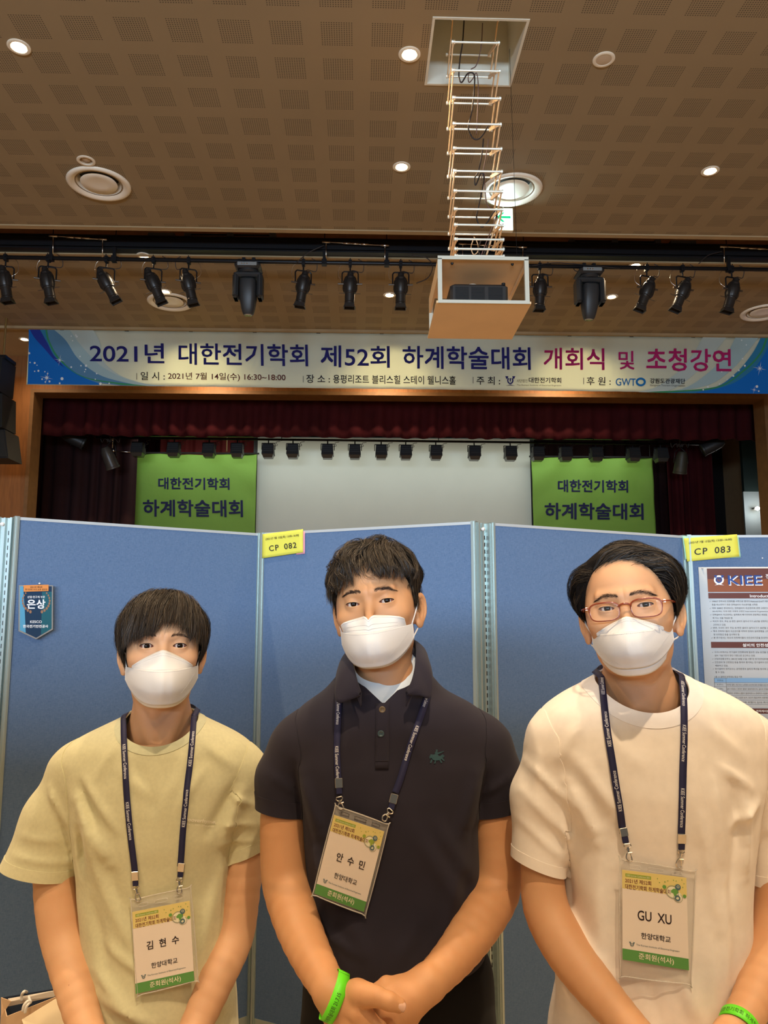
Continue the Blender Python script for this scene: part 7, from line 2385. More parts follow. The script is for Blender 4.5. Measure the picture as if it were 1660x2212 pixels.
# ---- middle person: hands modelled from the photograph
def hands_C(arms):
    Y = lambda px, py, y: on_y(px, py, y)
    h1 = []   # his right hand, in front
    h1.append(([Y(716, 2142, 1.300), Y(745, 2165, 1.278), Y(772, 2185, 1.262)], [0.0265, 0.0235, 0.0185]))
    h1.append(([Y(716, 2142, 1.300), Y(738, 2185, 1.282), Y(758, 2215, 1.270)], [0.0260, 0.0220, 0.0180]))
    h1.append(([Y(716, 2142, 1.300), Y(727, 2195, 1.290), Y(742, 2235, 1.280)], [0.0250, 0.0200, 0.0160]))
    h1.append(([Y(745, 2150, 1.285), Y(772, 2145, 1.268), Y(795, 2150, 1.252)], [0.0200, 0.0190, 0.0150]))     # thumb root
    h1.append(([Y(782, 2147, 1.258), Y(815, 2153, 1.243), Y(842, 2163, 1.236), Y(862, 2171, 1.236)], [0.0158, 0.0136, 0.0124, 0.0108]))   # thumb
    for (kx, ky, mx, my, tx, ty, ex, ey, r) in ((795, 2197, 822, 2222, 835, 2248, 835, 2262, 0.0096), (780, 2217, 806, 2245, 818, 2272, 818, 2288, 0.0098), (762, 2233, 788, 2262, 798, 2288, 798, 2302, 0.0094), (745, 2245, 768, 2272, 778, 2296, 778, 2308, 0.0084)):
        h1.append(([Y(760, 2180, 1.275), Y(kx, ky, 1.258), Y(mx, my, 1.252), Y(tx, ty, 1.272), Y(ex, ey, 1.300)], [0.015, r*1.18, r*1.05, r, r*0.85]))
    h2 = []   # his left hand, behind
    h2.append(([Y(925, 2125, 1.318), Y(890, 2155, 1.300), Y(850, 2188, 1.288)], [0.0270, 0.0265, 0.0240]))
    h2.append(([Y(925, 2125, 1.318), Y(880, 2175, 1.303), Y(846, 2215, 1.296)], [0.0260, 0.0240, 0.0210]))
    h2.append(([Y(920, 2120, 1.320), Y(870, 2142, 1.305), Y(825, 2160, 1.300)], [0.0240, 0.0210, 0.0180]))
    h2.append(([Y(900, 2130, 1.318), Y(862, 2128, 1.318), Y(835, 2126, 1.318), Y(812, 2140, 1.318)], [0.0150, 0.0130, 0.0115, 0.0105]))     # its thumb, behind the upper hand
    for (kx, ky, mx, my, tx, ty, r) in ((835, 2200, 800, 2225, 775, 2240, 0.0094), (845, 2222, 812, 2248, 788, 2262, 0.0096), (860, 2238, 830, 2266, 806, 2280, 0.0092), (876, 2246, 850, 2274, 828, 2290, 0.0082)):
        h2.append(([Y(880, 2190, 1.305), Y(kx, ky, 1.302), Y(mx, my, 1.300), Y(tx, ty, 1.308)], [0.016, r*1.15, r, r*0.85]))
    return [h1, h2]
class _HL(list): pass
def hands_C_flat(arms):
    a, b = hands_C(arms); L_ = _HL(a+b); L_.n1 = len(a); return L_
cfgC = dict(head=HCn, Yc=1.52, cx=838, label='person in a dark charcoal polo shirt in the middle, curly hair, white mask, hands clasped', skin=M_skinC, neck=(836, 1478, 1.515), neck_r=0.0545,
    rows=[(1398, 765, 895, 0.055, 0.02), (1425, 748, 915, 0.064, 0.015), (1460, 728, 935, 0.074, 0.01), (1490, 700, 962, 0.086, 0.005), (1520, 655, 1022, 0.098, 0), (1550, 627, 1058, 0.106, 0), (1585, 612, 1078, 0.112, 0), (1640, 625, 1068, 0.120, -0.006), (1700, 645, 1045, 0.122, -0.01), (1780, 655, 1030, 0.120, -0.01), (1870, 660, 1035, 0.118, -0.004), (1960, 662, 1040, 0.118, 0), (2040, 665, 1048, 0.120, 0), (2080, 670, 1045, 0.118, 0.004), (2120, 672, 1040, 0.115, 0.006)],
    shoulders=[(625, 1590, 1.52), (1068, 1590, 1.52)],
    arms=[[(645, 1645, 1.52, 0.034), (622, 1700, 1.52, 0.041), (614, 1770, 1.515, 0.0435), (614, 1850, 1.505, 0.0425), (620, 1915, 1.49, 0.0425), (645, 2000, 1.43, 0.0385), (678, 2075, 1.36, 0.0325), (713, 2138, 1.302, 0.0262)],
          [(1044, 1645, 1.52, 0.034), (1062, 1700, 1.52, 0.041), (1068, 1770, 1.515, 0.0440), (1078, 1850, 1.505, 0.0435), (1070, 1925, 1.49, 0.0440), (1032, 1995, 1.43, 0.0400), (985, 2062, 1.37, 0.0335), (930, 2122, 1.322, 0.0270)]],
    hands=hands_C_flat, hand_of=lambda h, i: h[:h.n1] if i == 0 else h[h.n1:], fine_hands=True, hand_k=0.009,
    hole=(833, 1440, 1.470, 0.066, 0.12, 0.044), vneck=(829, 1522, 1.15, 0.09), collar_w=0.006, collar_m=None, shirt_mat=M_polo, hem_mat=M_poloh, hem_w=0.028,
    sleeves=[dict(top=(648, 1625, 1.52), mid=(618, 1680, 1.52), end=(610, 1750, 1.515), hem=((558, 1745), (664, 1762)), r=(0.052, 0.051, 0.050), sq=0.95), dict(top=(1042, 1622, 1.52), mid=(1066, 1680, 1.52), end=(1066, 1752, 1.515), hem=((1014, 1762), (1116, 1746)), r=(0.052, 0.051, 0.049), sq=0.95)],
    folds=[(650, 1680, 690, 1800, 4, 14), (1030, 1680, 1000, 1800, 4, 14), (900, 1790, 1000, 1960, 3, 16), (940, 1770, 1020, 1900, 3, 13), (760, 1990, 800, 2070, 2, 14), (900, 1990, 860, 2070, 2, 14), (680, 1850, 720, 1960, 3, 13), (990, 1880, 960, 2030, 2.5, 13), (880, 1560, 910, 1640, 2, 14), (760, 1560, 740, 1640, 2, 14), (700, 2020, 780, 2060, 2, 10), (1010, 1900, 1010, 2040, -2, 12)],
    sfolds=[(590, 1660, 640, 1700, 2, 8), (1040, 1700, 1100, 1660, 2, 8), (640, 1640, 650, 1740, -3, 8), (1040, 1640, 1030, 1740, -3, 8)],
    brows=dict(zc=0.0195, th=0.0036, arch=0.0025, dens=300, inner=0.012, outer=0.048), hair=hair_C, mask=dict(notch=True, top=-0.024, bot=-0.117, hw=0.069, cz=-0.046, sidez=-0.072, fold=-0.055, cream=0.002),
    cord=0.050, waist_z=0.955, hip_x=0.02, hip_w=0.178, trouser_mat=M_blackt, rumple=0.7, sleeve_x=0.15)

PL_, clothL, torL = build_person(cfgL)
PC_, clothC, torC = build_person(cfgC)
PR_, clothR, torR = build_person(cfgR)

# ------------------------------------------------------------------ lanyards and name badges
M_lan = mat('lanyard_navy', (0.012, 0.014, 0.062), 0.6, bump=0.3, bscale=1500)
M_lanw = mat('lanyard_white_print', (0.78, 0.80, 0.86), 0.6)
M_pvc = bpy.data.materials.new('clear_badge_vinyl'); M_pvc.use_nodes = True
_b = M_pvc.node_tree.nodes['Principled BSDF']; _b.inputs['Base Color'].default_value = (0.75, 0.72, 0.66, 1); _b.inputs['Roughness'].default_value = 0.12; _b.inputs['Alpha'].default_value = 0.22
M_pvcr = bpy.data.materials.new('clear_badge_rim'); M_pvcr.use_nodes = True
_b = M_pvcr.node_tree.nodes['Principled BSDF']; _b.inputs['Base Color'].default_value = (0.75, 0.72, 0.66, 1); _b.inputs['Roughness'].default_value = 0.15; _b.inputs['Alpha'].default_value = 0.5
M_card = mat('badge_card', (0.78, 0.70, 0.62), 0.5)
M_cardy = mat('badge_yellow', (0.72, 0.60, 0.22), 0.5); M_cardg = mat('badge_green', (0.10, 0.30, 0.075), 0.5); M_cardp = mat('badge_pill_green', (0.28, 0.38, 0.05), 0.5)
M_cards = mat('badge_slate', (0.07, 0.14, 0.17), 0.5); M_cardm = mat('badge_maroon', (0.17, 0.025, 0.04), 0.5); M_cardk = mat('badge_black', (0.02, 0.010, 0.014), 0.5); M_cardc = mat('badge_cream', (0.80, 0.78, 0.58), 0.5)
M_steel = mat('polished_nickel', (0.62, 0.60, 0.56), 0.22, metal=0.95)

def ribbon(P, N, w, m, name, parent, th=0.0009):
    P = np.array(P); T = np.gradient(P, axis=0); T /= np.linalg.norm(T, axis=1)[:, None]
    S = np.cross(T, N); S /= np.linalg.norm(S, axis=1)[:, None]
    rows = [[P[i]-S[i]*w/2, P[i]+S[i]*w/2] for i in range(len(P))]
    MB().sheet(rows, th).build(name, m, parent, True)
    return S, T
def strap_text(P, N, S, ya, yb, down, parent, w):
    """writing along the strap between photo rows ya and yb"""
    py = np.array([pixel_of(p)[1] for p in P])
    seg = np.concatenate([[0], np.cumsum(np.linalg.norm(np.diff(P, axis=0), axis=1))])
    o = np.argsort(py); sa, sb = np.interp([ya, yb], py[o], seg[o])
    V, F, tw, thh = text_geo('KIEE Summer Conference', 0.0)
    u = V[:, 0]/tw; v = V[:, 1]/thh-0.5
    s_ = sa+(sb-sa)*u if down else sb-(sb-sa)*u
    hgt = w*0.52
    def at(A): return np.stack([np.interp(s_, seg, A[:, k]) for k in range(3)], 1)
    Q = at(P); SS = at(S); NN = at(N)
    # S points to one side: find its sign on screen
    sx = np.sign((SS @ RT).mean())
    side = SS*sx                                   # towards viewer's right
    out = Q+side*(v[:, None]*hgt*(1 if down else -1))+NN*0.0009
    out2 = MB().add(out, F)
    out2.build('strap_lettering', M_lanw, parent)
def pixel_of(p):
    q = np.asarray(p)-CAM; z = q @ FW
    return 830+FPX*(q @ RT)/z, 1106-FPX*(q @ UP)/z
def hook(a, b, parent, sw=0.0068):
    """swivel snap hook between two points"""
    a = np.array(a); b = np.array(b); d = nrm(b-a); L_ = np.linalg.norm(b-a); n = np.array([0, -1.0, 0]); s = nrm(np.cross(d, n))
    m_ = MB()
    m_.tube([a-s*0.0045, a+s*0.0045, a+s*0.0058+d*0.003, a+s*0.003+d*0.006, a-s*0.003+d*0.006, a-s*0.0058+d*0.003, a-s*0.0045], 0.0010, 6)
    m_.tube([a+d*0.005, a+d*0.010], 0.0026, 10)
    m_.tube([a+d*0.010, a+d*L_*0.45], 0.0019, 8)
    c = catmull([a+d*L_*0.42, a+d*L_*0.58+s*0.0032, a+d*L_*0.82+s*0.0046, a+d*L_*0.99+s*0.0010, a+d*L_*0.93-s*0.0040, a+d*L_*0.72-s*0.0036], 5)
    m_.tube(c, 0.0012, 8)
    m_.tube([a+d*L_*0.42, a+d*L_*0.60-s*0.0028, a+d*L_*0.76-s*0.0036], 0.0010, 6)
    m_.tube([a+d*L_*0.52+s*0.001, a+d*L_*0.50-s*0.0062], 0.0013, 6)
    m_.build('snap_hook', M_steel, parent, True, split=50)

def badge(cloth, label, glabel, left, right, neck, texts, crimps, holder, card, name_txt, name_box, tint=0.22, hooks=None, dark=False, wst=0.0118):
    cl = lambda P: cloth(P)
    def tr(pts, lift):
        X, ok = trace_many(cl, pts)
        N = np.empty_like(X); e = 0.004
        for k in range(3):
            dd = np.zeros(3, np.float32); dd[k] = e
            N[:, k] = cl((X+dd).astype(np.float32))-cl((X-dd).astype(np.float32))
        N /= np.linalg.norm(N, axis=1)[:, None]
        N = N*0.5+np.array([0, -0.5, 0]); N /= np.linalg.norm(N, axis=1)[:, None]
        return X+N*lift, N
    # plane for the card: y = a + b z in front of the cloth
    g = [(holder[0][0]*(1-u)*(1-v)+holder[1][0]*u*(1-v)+holder[2][0]*u*v+holder[3][0]*(1-u)*v, holder[0][1]*(1-u)*(1-v)+holder[1][1]*u*(1-v)+holder[2][1]*u*v+holder[3][1]*(1-u)*v) for u in (0, 0.33, 0.66, 1) for v in (0, 0.25, 0.5, 0.75, 1)]
    X, ok = trace_many(cl, g)
    A = np.stack([np.ones(len(X)), X[:, 2]], 1)[ok]; co = np.linalg.lstsq(A, X[ok, 1], rcond=None)[0]
    co[1] = np.clip(co[1], -0.25, 0.25); res = (X[ok, 1]-A[:, 1]*co[1]); co[0] = res.min()-0.004
    def pl(px, py, off=0.0):
        d = ray(px, py); t = (co[0]-off+co[1]*CZ)/(d[1]-co[1]*d[2]); return CAM+d*t
    org = pl((holder[0][0]+holder[1][0])/2, (holder[0][1]+holder[1][1])/2)
    t = thing('name_badge', org, label, 'badge', None)
    pn = nrm(np.array([0, -1.0, co[1]]))
    for strap, tx in ((left, texts[0]), (right, texts[1])):
        dense = catmull([(x, y, 0) for x, y in strap], 10)[:, :2]
        P, N = tr(dense, 0.0035)
        # keep the last bit out at the card plane
        for _ in range(6):
            P[1:-1] = P[1:-1]*0.5+0.25*(P[:-2]+P[2:]); N[1:-1] = N[1:-1]*0.5+0.25*(N[:-2]+N[2:])
        v = cl(P.astype(np.float32)); P = P+N*np.maximum(0.0022-v, 0)[:, None]
        S, T = ribbon(P, N, wst, M_lan, 'strap', t)
        for (ya, yb, down) in tx: strap_text(P, N, S, ya, yb, down, t, wst)
    # round the back of the neck
    (n0, n1) = neck
    A = tr([left[0]], 0.0035)[0][0]; Bq = tr([right[0]], 0.0035)[0][0]
    C = (A+Bq)/2+np.array([0, neck_back[id(cloth)], 0.004])
    hwid = (Bq[0]-A[0])/2
    nA_, nB_ = tr([left[0]], 0)[1][0], tr([right[0]], 0)[1][0]
    P = catmull([A, A+np.array([0.000, 0.018, 0.006]), np.array([A[0]+0.006, C[1]-0.045, A[2]+0.009]), np.array([C[0]-hwid*0.55, C[1]-0.008, C[2]+0.006]), C, np.array([C[0]+hwid*0.55, C[1]-0.008, C[2]+0.006]), np.array([Bq[0]-0.006, C[1]-0.045, Bq[2]+0.009]), Bq+np.array([0.000, 0.018, 0.006]), Bq], 6)
    kN = np.array([nA_, (-0.35, -0.35, 0.85), (-0.55, 0.1, 0.8), (-0.4, 0.75, 0.5), (0, 0.9, 0.4), (0.4, 0.75, 0.5), (0.55, 0.1, 0.8), (0.35, -0.35, 0.85), nB_])
    Nn = catmull(kN, 6); Nn /= np.linalg.norm(Nn, axis=1)[:, None]
    ribbon(P, Nn, wst, M_lan, 'neck_strap', t)
    for k, (c0, c1, e0, e1) in enumerate(crimps):       # crimp top/bottom px, hook end px
        st = (left, right)[k]
        pt = [tr([c0], 0.0045)[0][0], tr([c1], 0.0045)[0][0]]
        d = nrm(pt[1]-pt[0]); s = nrm(np.cross(d, (0, -1, 0))); n = nrm(np.cross(s, d)); n = n if n[1] < 0 else -n
        c = (pt[0]+pt[1])/2; Lc = np.linalg.norm(pt[1]-pt[0])/2
        R = np.stack([s, n, d], 1)
        MB().bbox((-wst*0.56, -0.0025, -Lc), (wst*0.56, 0.0025, Lc), 0.0006, R=np.eye(3)).v
        m_ = MB(); m_.bbox((-wst*0.56, -0.0022, -Lc), (wst*0.56, 0.0022, Lc), 0.0007)
        V = m_.arr() @ R.T+c; m2 = MB(); m2.add(V, m_.f); m2.build('crimp', M_steel, t)
        lp = pt[1]+d*0.009
        MB().bbox((0, 0, 0), (1, 1, 1), 0.1)
        m_ = MB(); m_.bbox((-wst*0.45, -0.0016, -0.0055), (wst*0.45, 0.0016, 0.0055), 0.001); V = m_.arr() @ R.T+(pt[1]+d*0.005); m2 = MB(); m2.add(V, m_.f); m2.build('strap_loop', M_lan, t)
        he = pl(e1[0], e1[1], 0.001)
        hs = pt[1]+d*0.010; hs[1] = min(hs[1], he[1]+0.004)
        hook(hs, he, t)
    # holder
    def quad(c4, off, th, m, name, inset=None, n=9):
        P4 = [pl(x, y, off) for x, y in c4]
        rows = [[(P4[0]*(1-u)+P4[1]*u)*(1-v)+(P4[3]*(1-u)+P4[2]*u)*v for u in np.linspace(0, 1, n)] for v in np.linspace(0, 1, n)]
        MB().sheet(rows[::-1], th).build(name, m, t, True)
    quad(holder, -0.0015, 0.0006, M_pvc, 'clear_sleeve')
    hc = [np.array(p, float) for p in holder]
    rim = MB()
    P4 = [pl(*p, 0.0002) for p in hc]
    rim.tube(catmull([P4[0]*0.93+P4[1]*0.07, P4[0]*0.07+P4[1]*0.93, P4[1]*0.95+P4[2]*0.05, P4[1]*0.05+P4[2]*0.95, P4[2]*0.93+P4[3]*0.07, P4[2]*0.07+P4[3]*0.93, P4[3]*0.95+P4[0]*0.05, P4[3]*0.05+P4[0]*0.95], 4, closed=True), 0.0010, 6, closed=True)
    c4 = [np.array(p, float) for p in card]
    rim.build('sleeve_rim', M_pvcr, t, True)
    sl_ = MB()
    up_ = [(hc[0]*0.45+c4[0]*0.55), (hc[1]*0.45+c4[1]*0.55)]
    for f0, f1 in ((0.13, 0.27), (0.40, 0.60), (0.73, 0.87)):
        a_ = up_[0]*(1-f0)+up_[1]*f0; b_ = up_[0]*(1-f1)+up_[1]*f1
        q0, q1 = pl(*a_, 0.0006), pl(*b_, 0.0006); u_ = nrm(pl(*hc[0])-pl(*hc[3]))*0.0026
        ring = catmull([q0, q0+u_, q1+u_, q1, q1-u_, q0-u_], 4, closed=True)
        sl_.tube(ring, 0.0004, 5, closed=True)
    sl_.build('punched_slot', M_pvcr if not dark else mat('slot_dark', (0.05, 0.04, 0.04), 0.3), t, True)
    CT = lambda u, v: (c4[0]*(1-u)+c4[1]*u)*(1-v)+(c4[3]*(1-u)+c4[2]*u)*v
    def CP(u, v, off=0.0): 
        q = CT(u, v); return pl(q[0], q[1], 0.0008+off)
    def area(u0, v0, u1, v1, m, name, off):
        P = [[CP(u, v, off) for u in np.linspace(u0, u1, 5)] for v in (v1, v0)]
        MB().grid(P).build(name, m, t)
    rows = [[CP(u, v, -0.0003) for u in np.linspace(0, 1, 6)] for v in np.linspace(1, 0, 6)]
    t_, t = t, MB().sheet(rows, 0.0005).build('card', M_card, t)
    area(0, 0, 1, 0.205, M_cardy, 'card_header', 0.00012)
    area(0, 0.875, 1, 1, M_cardg, 'card_footer', 0.00012)
    area(0.05, 0.035, 0.45, 0.072, M_cardp, 'title_pill', 0.0002)
    def ct(s_, u0, v0, u1, v1, m, bold=0.0, sp=1.0, off=0.0003):
        mb = MB(); text_quad(mb, s_, CP(u0, v0, off), CP(u1, v0, off), CP(u0, v1, off), 0, bold, space=sp, nrmv=pn); mb.build('lettering', m, t)
    ct('KIEE Summer Conference 2021', 0.07, 0.044, 0.43, 0.063, M_cardc)
    ct('2021년 제52회', 0.045, 0.088, 0.45, 0.138, M_cardm, 0.012)
    ct('대한전기학회 하계학술대회', 0.045, 0.152, 0.745, 0.205, M_cardm, 0.012)
    ct(name_txt, name_box[0], name_box[1], name_box[2], name_box[3], M_cardk, 0.02, 1.0)
    ct('한양대학교', 0.285, 0.665, 0.735, 0.735, M_cardk, 0.012)
    ct('The Korean Institute of Electrical Engineers', 0.21, 0.80, 0.865, 0.825, M_cards)
    ct('준회원(석사)', 0.245, 0.895, 0.775, 0.975, M_cardc, 0.02)
    e_ = emblem(MB(), lambda x, y: CP(x, y, 0.0006), 0.0, 0.0, 1.0) if False else None
    q = MB(); emblem(q, lambda x, y: CP(0.145+x*0.0034, 0.815+y*0.0024, 0.0006), 0, 0, 1.0); q.build('emblem', M_cards, t)
    # globe drawing
    def ringuv(mb, cu, cv, r, w_, a0=0, a1=360, off=0.0005): ringpx(mb, 0, 0, r, r, w_, 0, a0, a1, 22, lambda x, y: CP(cu+x, cv+y/1.42, off))
    def discuv(mb, cu, cv, r, off=0.0005, k=14): mb.poly([CP(cu+r*math.cos(2*pi*i/k), cv+r*math.sin(2*pi*i/k)/1.42, off) for i in range(k)])
    q = MB(); discuv(q, 0.78, 0.175, 0.085, 0.0003, 20); discuv(q, 0.865, 0.215, 0.062, 0.00035, 18); q.build('globe_disc', M_cardc, t)
    q = MB(); ringuv(q, 0.78, 0.175, 0.102, 0.010, 20, 310); ringuv(q, 0.865, 0.232, 0.070, 0.007, -60, 200); q.build('globe_line', mat('badge_grey_green', (0.30, 0.34, 0.22), 0.5), t)
    q = MB()
    q.poly([CP(u, v, 0.0006) for u, v in ((0.755, 0.160), (0.80, 0.135), (0.86, 0.145), (0.875, 0.175), (0.845, 0.19), (0.835, 0.225), (0.805, 0.215), (0.79, 0.185), (0.76, 0.185))])
    discuv(q, 0.655, 0.13, 0.030, 0.0006); discuv(q, 0.965, 0.205, 0.028, 0.0006); discuv(q, 0.665, 0.075, 0.014, 0.0006, 3)
    for (u, v) in ((0.55, 0.05), (0.80, 0.045), (0.84, 0.05), (0.93, 0.03), (0.96, 0.07), (0.94, 0.11), (0.58, 0.09), (0.71, 0.06)): discuv(q, u, v, 0.009, 0.0006, 4)
    q.build('globe_leaf', M_cardp if dark else mat('badge_leaf_green', (0.13, 0.33, 0.07), 0.5), t)
    q = MB(); discuv(q, 0.865, 0.115, 0.046, 0.0008); ringuv(q, 0.855, 0.235, 0.044, 0.021, 0, 360, 0.0008); q.poly([CP(0.862, 0.15, 0.0007), (CP(0.868, 0.15, 0.0007)), CP(0.866, 0.22, 0.0007), CP(0.860, 0.22, 0.0007)]); q.build('globe_node', M_cards, t)
    q = MB(); discuv(q, 0.855, 0.235, 0.009, 0.001); ringuv(q, 0.868, 0.110, 0.020, 0.006, 0, 360, 0.0010); q.build('node_symbol', M_cardc, t)
    return t_

neck_back = {id(clothL): 0.115, id(clothC): 0.135, id(clothR): 0.115}
badge(clothL, 'name badge on navy lanyard over the pale green T-shirt, clear sleeve', '', 
      [(268, 1552), (269, 1600), (272, 1660), (277, 1740), (284, 1810), (291, 1866), (293, 1890)], [(419, 1549), (416, 1600), (411, 1650), (404, 1710), (397, 1780), (392, 1850), (390, 1870)], (0, 0),
      [[(1608, 1682, True), (1733, 1814, True)], [(1580, 1655, False), (1706, 1786, False)]],
      [((293, 1880), (294, 1900), None, (300, 1948)), ((393, 1862), (391, 1881), None, (388, 1931))],
      [(283, 1945), (412, 1917), (428, 2117), (298, 2150)], [(286, 1970), (410, 1945.5), (420, 2119), (293.4, 2147)], '김  현  수', (0.22, 0.395, 0.78, 0.50))
badge(clothC, 'name badge on navy lanyard over the charcoal polo shirt, tilted, grey-rimmed sleeve', '', 
      [(733, 1512), (731, 1560), (729, 1620), (731, 1670), (733, 1690)], [(925, 1500), (915, 1530), (901, 1570), (884, 1620), (866, 1680), (854, 1712)], (0, 0),
      [[(1470, 1565, True), (1612, 1692, True)], [(1478, 1527, True), (1568, 1643, True)]],
      [((733, 1680), (734, 1701), None, (738, 1748)), ((853, 1714), (848, 1734), None, (828, 1772))],
      [(725, 1741), (840, 1782), (790, 1977), (676, 1932)], [(722, 1760), (830.5, 1796), (786.5, 1970), (679, 1930)], '안  수  민', (0.24, 0.42, 0.80, 0.53), dark=True)
badge(clothR, 'name badge on navy lanyard over the white T-shirt, clear sleeve', '', 
      [(1300, 1466), (1305, 1520), (1312, 1580), (1322, 1640), (1334, 1720), (1343, 1775), (1347, 1800)], [(1472, 1462), (1476, 1510), (1477, 1580), (1475, 1660), (1473, 1740), (1471, 1800), (1471, 1815)], (0, 0),
      [[(1462, 1500, False), (1537, 1612, False), (1665, 1752, False)], [(1472, 1525, True), (1566, 1645, True), (1703, 1787, True)]],
      [((1346, 1786), (1350, 1805), None, (1361, 1861)), ((1472, 1799), (1471, 1820), None, (1466, 1875))],
      [(1340, 1857), (1503, 1884), (1493, 2126), (1341, 2108)], [(1344.7, 1878.7), (1483.4, 1896), (1489.3, 2096.3), (1345.5, 2072.7)], 'GU  XU', (0.235, 0.425, 0.755, 0.535))

# ------------------------------------------------------------------ polo details
Yf = 1.41
def surf(cloth, pts, lift):
    X, ok = trace_many(lambda P: cloth(P), pts)
    return X+np.array([0, -lift, 0])
SHC = bpy.data.objects[PC_['_shirt']]; SHL = bpy.data.objects[PL_['_shirt']]
# undershirt: the torso shape just inside the polo, open at the neck
hcU = on_y(830, 1440, 1.47)
def under(P): return clothC(P)+0.0025
V, F = mesh_sdf(under, (hcU[0]-0.10, 1.36, on_y(830, 1575, Yf)[2]), (hcU[0]+0.10, 1.60, hcU[2]+0.06), 0.003, cull=2.6); F = tris(F)
V, F, _ = clip(V, F, -ell(V.astype(np.float32), hcU, (0.0560, 0.12, 0.0300)).astype(float))
V, F, _ = clip(V, F, on_y(830, 1560, Yf)[2]-V[:, 2])
V, F = used_only(V, F); V, F = thicken(V, F, 0.0012)
put('undershirt', V, F, M_under, PC_, split=55)
# collar, folded over
colc = [((781, 1497, 1.398), (780, 1502, 1.396)), ((773, 1474, 1.405), (756, 1512, 1.393)), ((766, 1448, 1.425), (731, 1516, 1.397)), ((760, 1428, 1.450), (728, 1482, 1.420)), ((757, 1412, 1.490), (735, 1445, 1.475)),
        ((768, 1396, 1.545), (750, 1425, 1.560)), ((800, 1386, 1.580), (795, 1415, 1.605)), ((835, 1382, 1.588), (835, 1411, 1.615)), ((868, 1381, 1.575), (880, 1407, 1.600)), ((893, 1385, 1.540), (913, 1405, 1.550)),
        ((899, 1398, 1.490), (922, 1425, 1.475)), ((899, 1418, 1.450), (931, 1462, 1.420)), ((896, 1446, 1.425), (927, 1506, 1.397)), ((889, 1474, 1.405), (905, 1502, 1.393)), ((877, 1496, 1.398), (878, 1500, 1.396))]
rows = []
for (a, b) in colc:
    fa = on_y(*a); eb = on_y(*b)
    cN = np.array([on_y(833, 1450, 1.49)[0], 1.49, 0]); out = nrm((fa-cN)*[1, 1, 0])
    k_ = 1.0
    rows.append([fa+np.array([0, 0, -0.024])+out*0.001, fa+np.array([0, 0, -0.010])+out*0.001, fa+out*0.001, fa+out*0.004+np.array([0, 0, 0.0015]), fa*0.72+eb*0.28+out*0.0085, fa*0.4+eb*0.6+out*0.008, eb+out*0.0035])
rows = np.array(rows)
rows = np.stack([catmull(rows[:, j], 5) for j in range(rows.shape[1])], 1)
rows = np.stack([catmull(rows[i], 3) for i in range(rows.shape[0])], 0)
MB().sheet(rows, 0.0022).build('collar', M_poloh, SHC, True)
# placket and buttons
def patch(cloth, quad, lift, th, name, m, parent, nu=5, nv=14):
    (tl, tr_, br, bl) = quad
    pts = [((tl[0]*(1-u)+tr_[0]*u)*(1-v)+(bl[0]*(1-u)+br[0]*u)*v, (tl[1]*(1-u)+tr_[1]*u)*(1-v)+(bl[1]*(1-u)+br[1]*u)*v) for v in np.linspace(1, 0, nv) for u in np.linspace(0, 1, nu)]
    X = surf(cloth, pts, lift)
    MB().sheet(X.reshape(nv, nu, 3), th).build(name, m, parent, True)
patch(clothC, [(812, 1520), (842, 1517), (840, 1660), (811, 1660)], 0.0022, 0.0018, 'placket', M_polo, SHC)
patch(clothC, [(811, 1641), (840, 1641), (840, 1644), (811, 1644)], 0.0034, 0.0006, 'placket_stitch', M_poloh, SHC, 4, 2)
for (bx, by, m_) in ((826, 1532, mat('button_amber', (0.16, 0.12, 0.07), 0.2)), (823, 1584, mat('button_teal', (0.05, 0.09, 0.11), 0.2))):
    c = surf(clothC, [(bx, by)], 0.0042)[0]
    R = rotm((1, 0, 0), pi/2)
    MB().lathe([(0, 0.0006), (0.0035, 0.0006), (0.0042, 0.0014), (0.0056, 0.0014), (0.0060, 0.0004), (0.0056, -0.0010), (0, -0.0010)], c=c, n=20, R=R).build('button', m_, SHC, True)
    q = MB()
    for sx in (-1, 1):
        for sz in (-1, 1): q.tube([c+np.array([sx*0.0013, -0.0004, sz*0.0013]), c+np.array([sx*0.0013, -0.0010, sz*0.0013])], 0.0005, 6)
    tag(q.build('button_hole', M_cardk, SHC), kind='stuff')
# embroidered rider emblem
M_emb = mat('teal_embroidery', (0.010, 0.055, 0.075), 0.6, bump=0.5, bscale=1500)
def cloth_poly(cloth, pts, lift, mb):
    X = surf(cloth, pts, lift); mb.poly(X[::-1], 0.0005, (0, 1, 0))
q = MB()
ex, ey = 945, 1637
for pl_ in ([(-13, -6), (-4, -8), (3, -5), (9, -2), (8, 4), (0, 6), (-8, 5), (-12, 1)], [(5, -3), (12, -8), (16, -4), (13, -1), (9, 1)], [(-13, 3), (-10, 4), (-13, 11), (-16, 11)], [(-5, 4), (-2, 5), (-4, 12), (-7, 12)], [(4, 4), (7, 3), (11, 10), (8, 11)], [(8, 1), (11, 0), (16, 5), (14, 7)],
            [(-5, -13), (0, -14), (2, -10), (1, -4), (-5, -4)], [(-3, -18), (1, -18), (1, -14), (-3, -14)], [(-14, -8), (-9, -7), (-10, -2), (-16, 2), (-17, -2)], [(0, -11), (14, -15), (15, -14), (2, -8)]):
    cloth_poly(clothC, [(ex+x, ey+y) for x, y in pl_], 0.0012, q)
q.build('chest_emblem', M_emb, SHC)
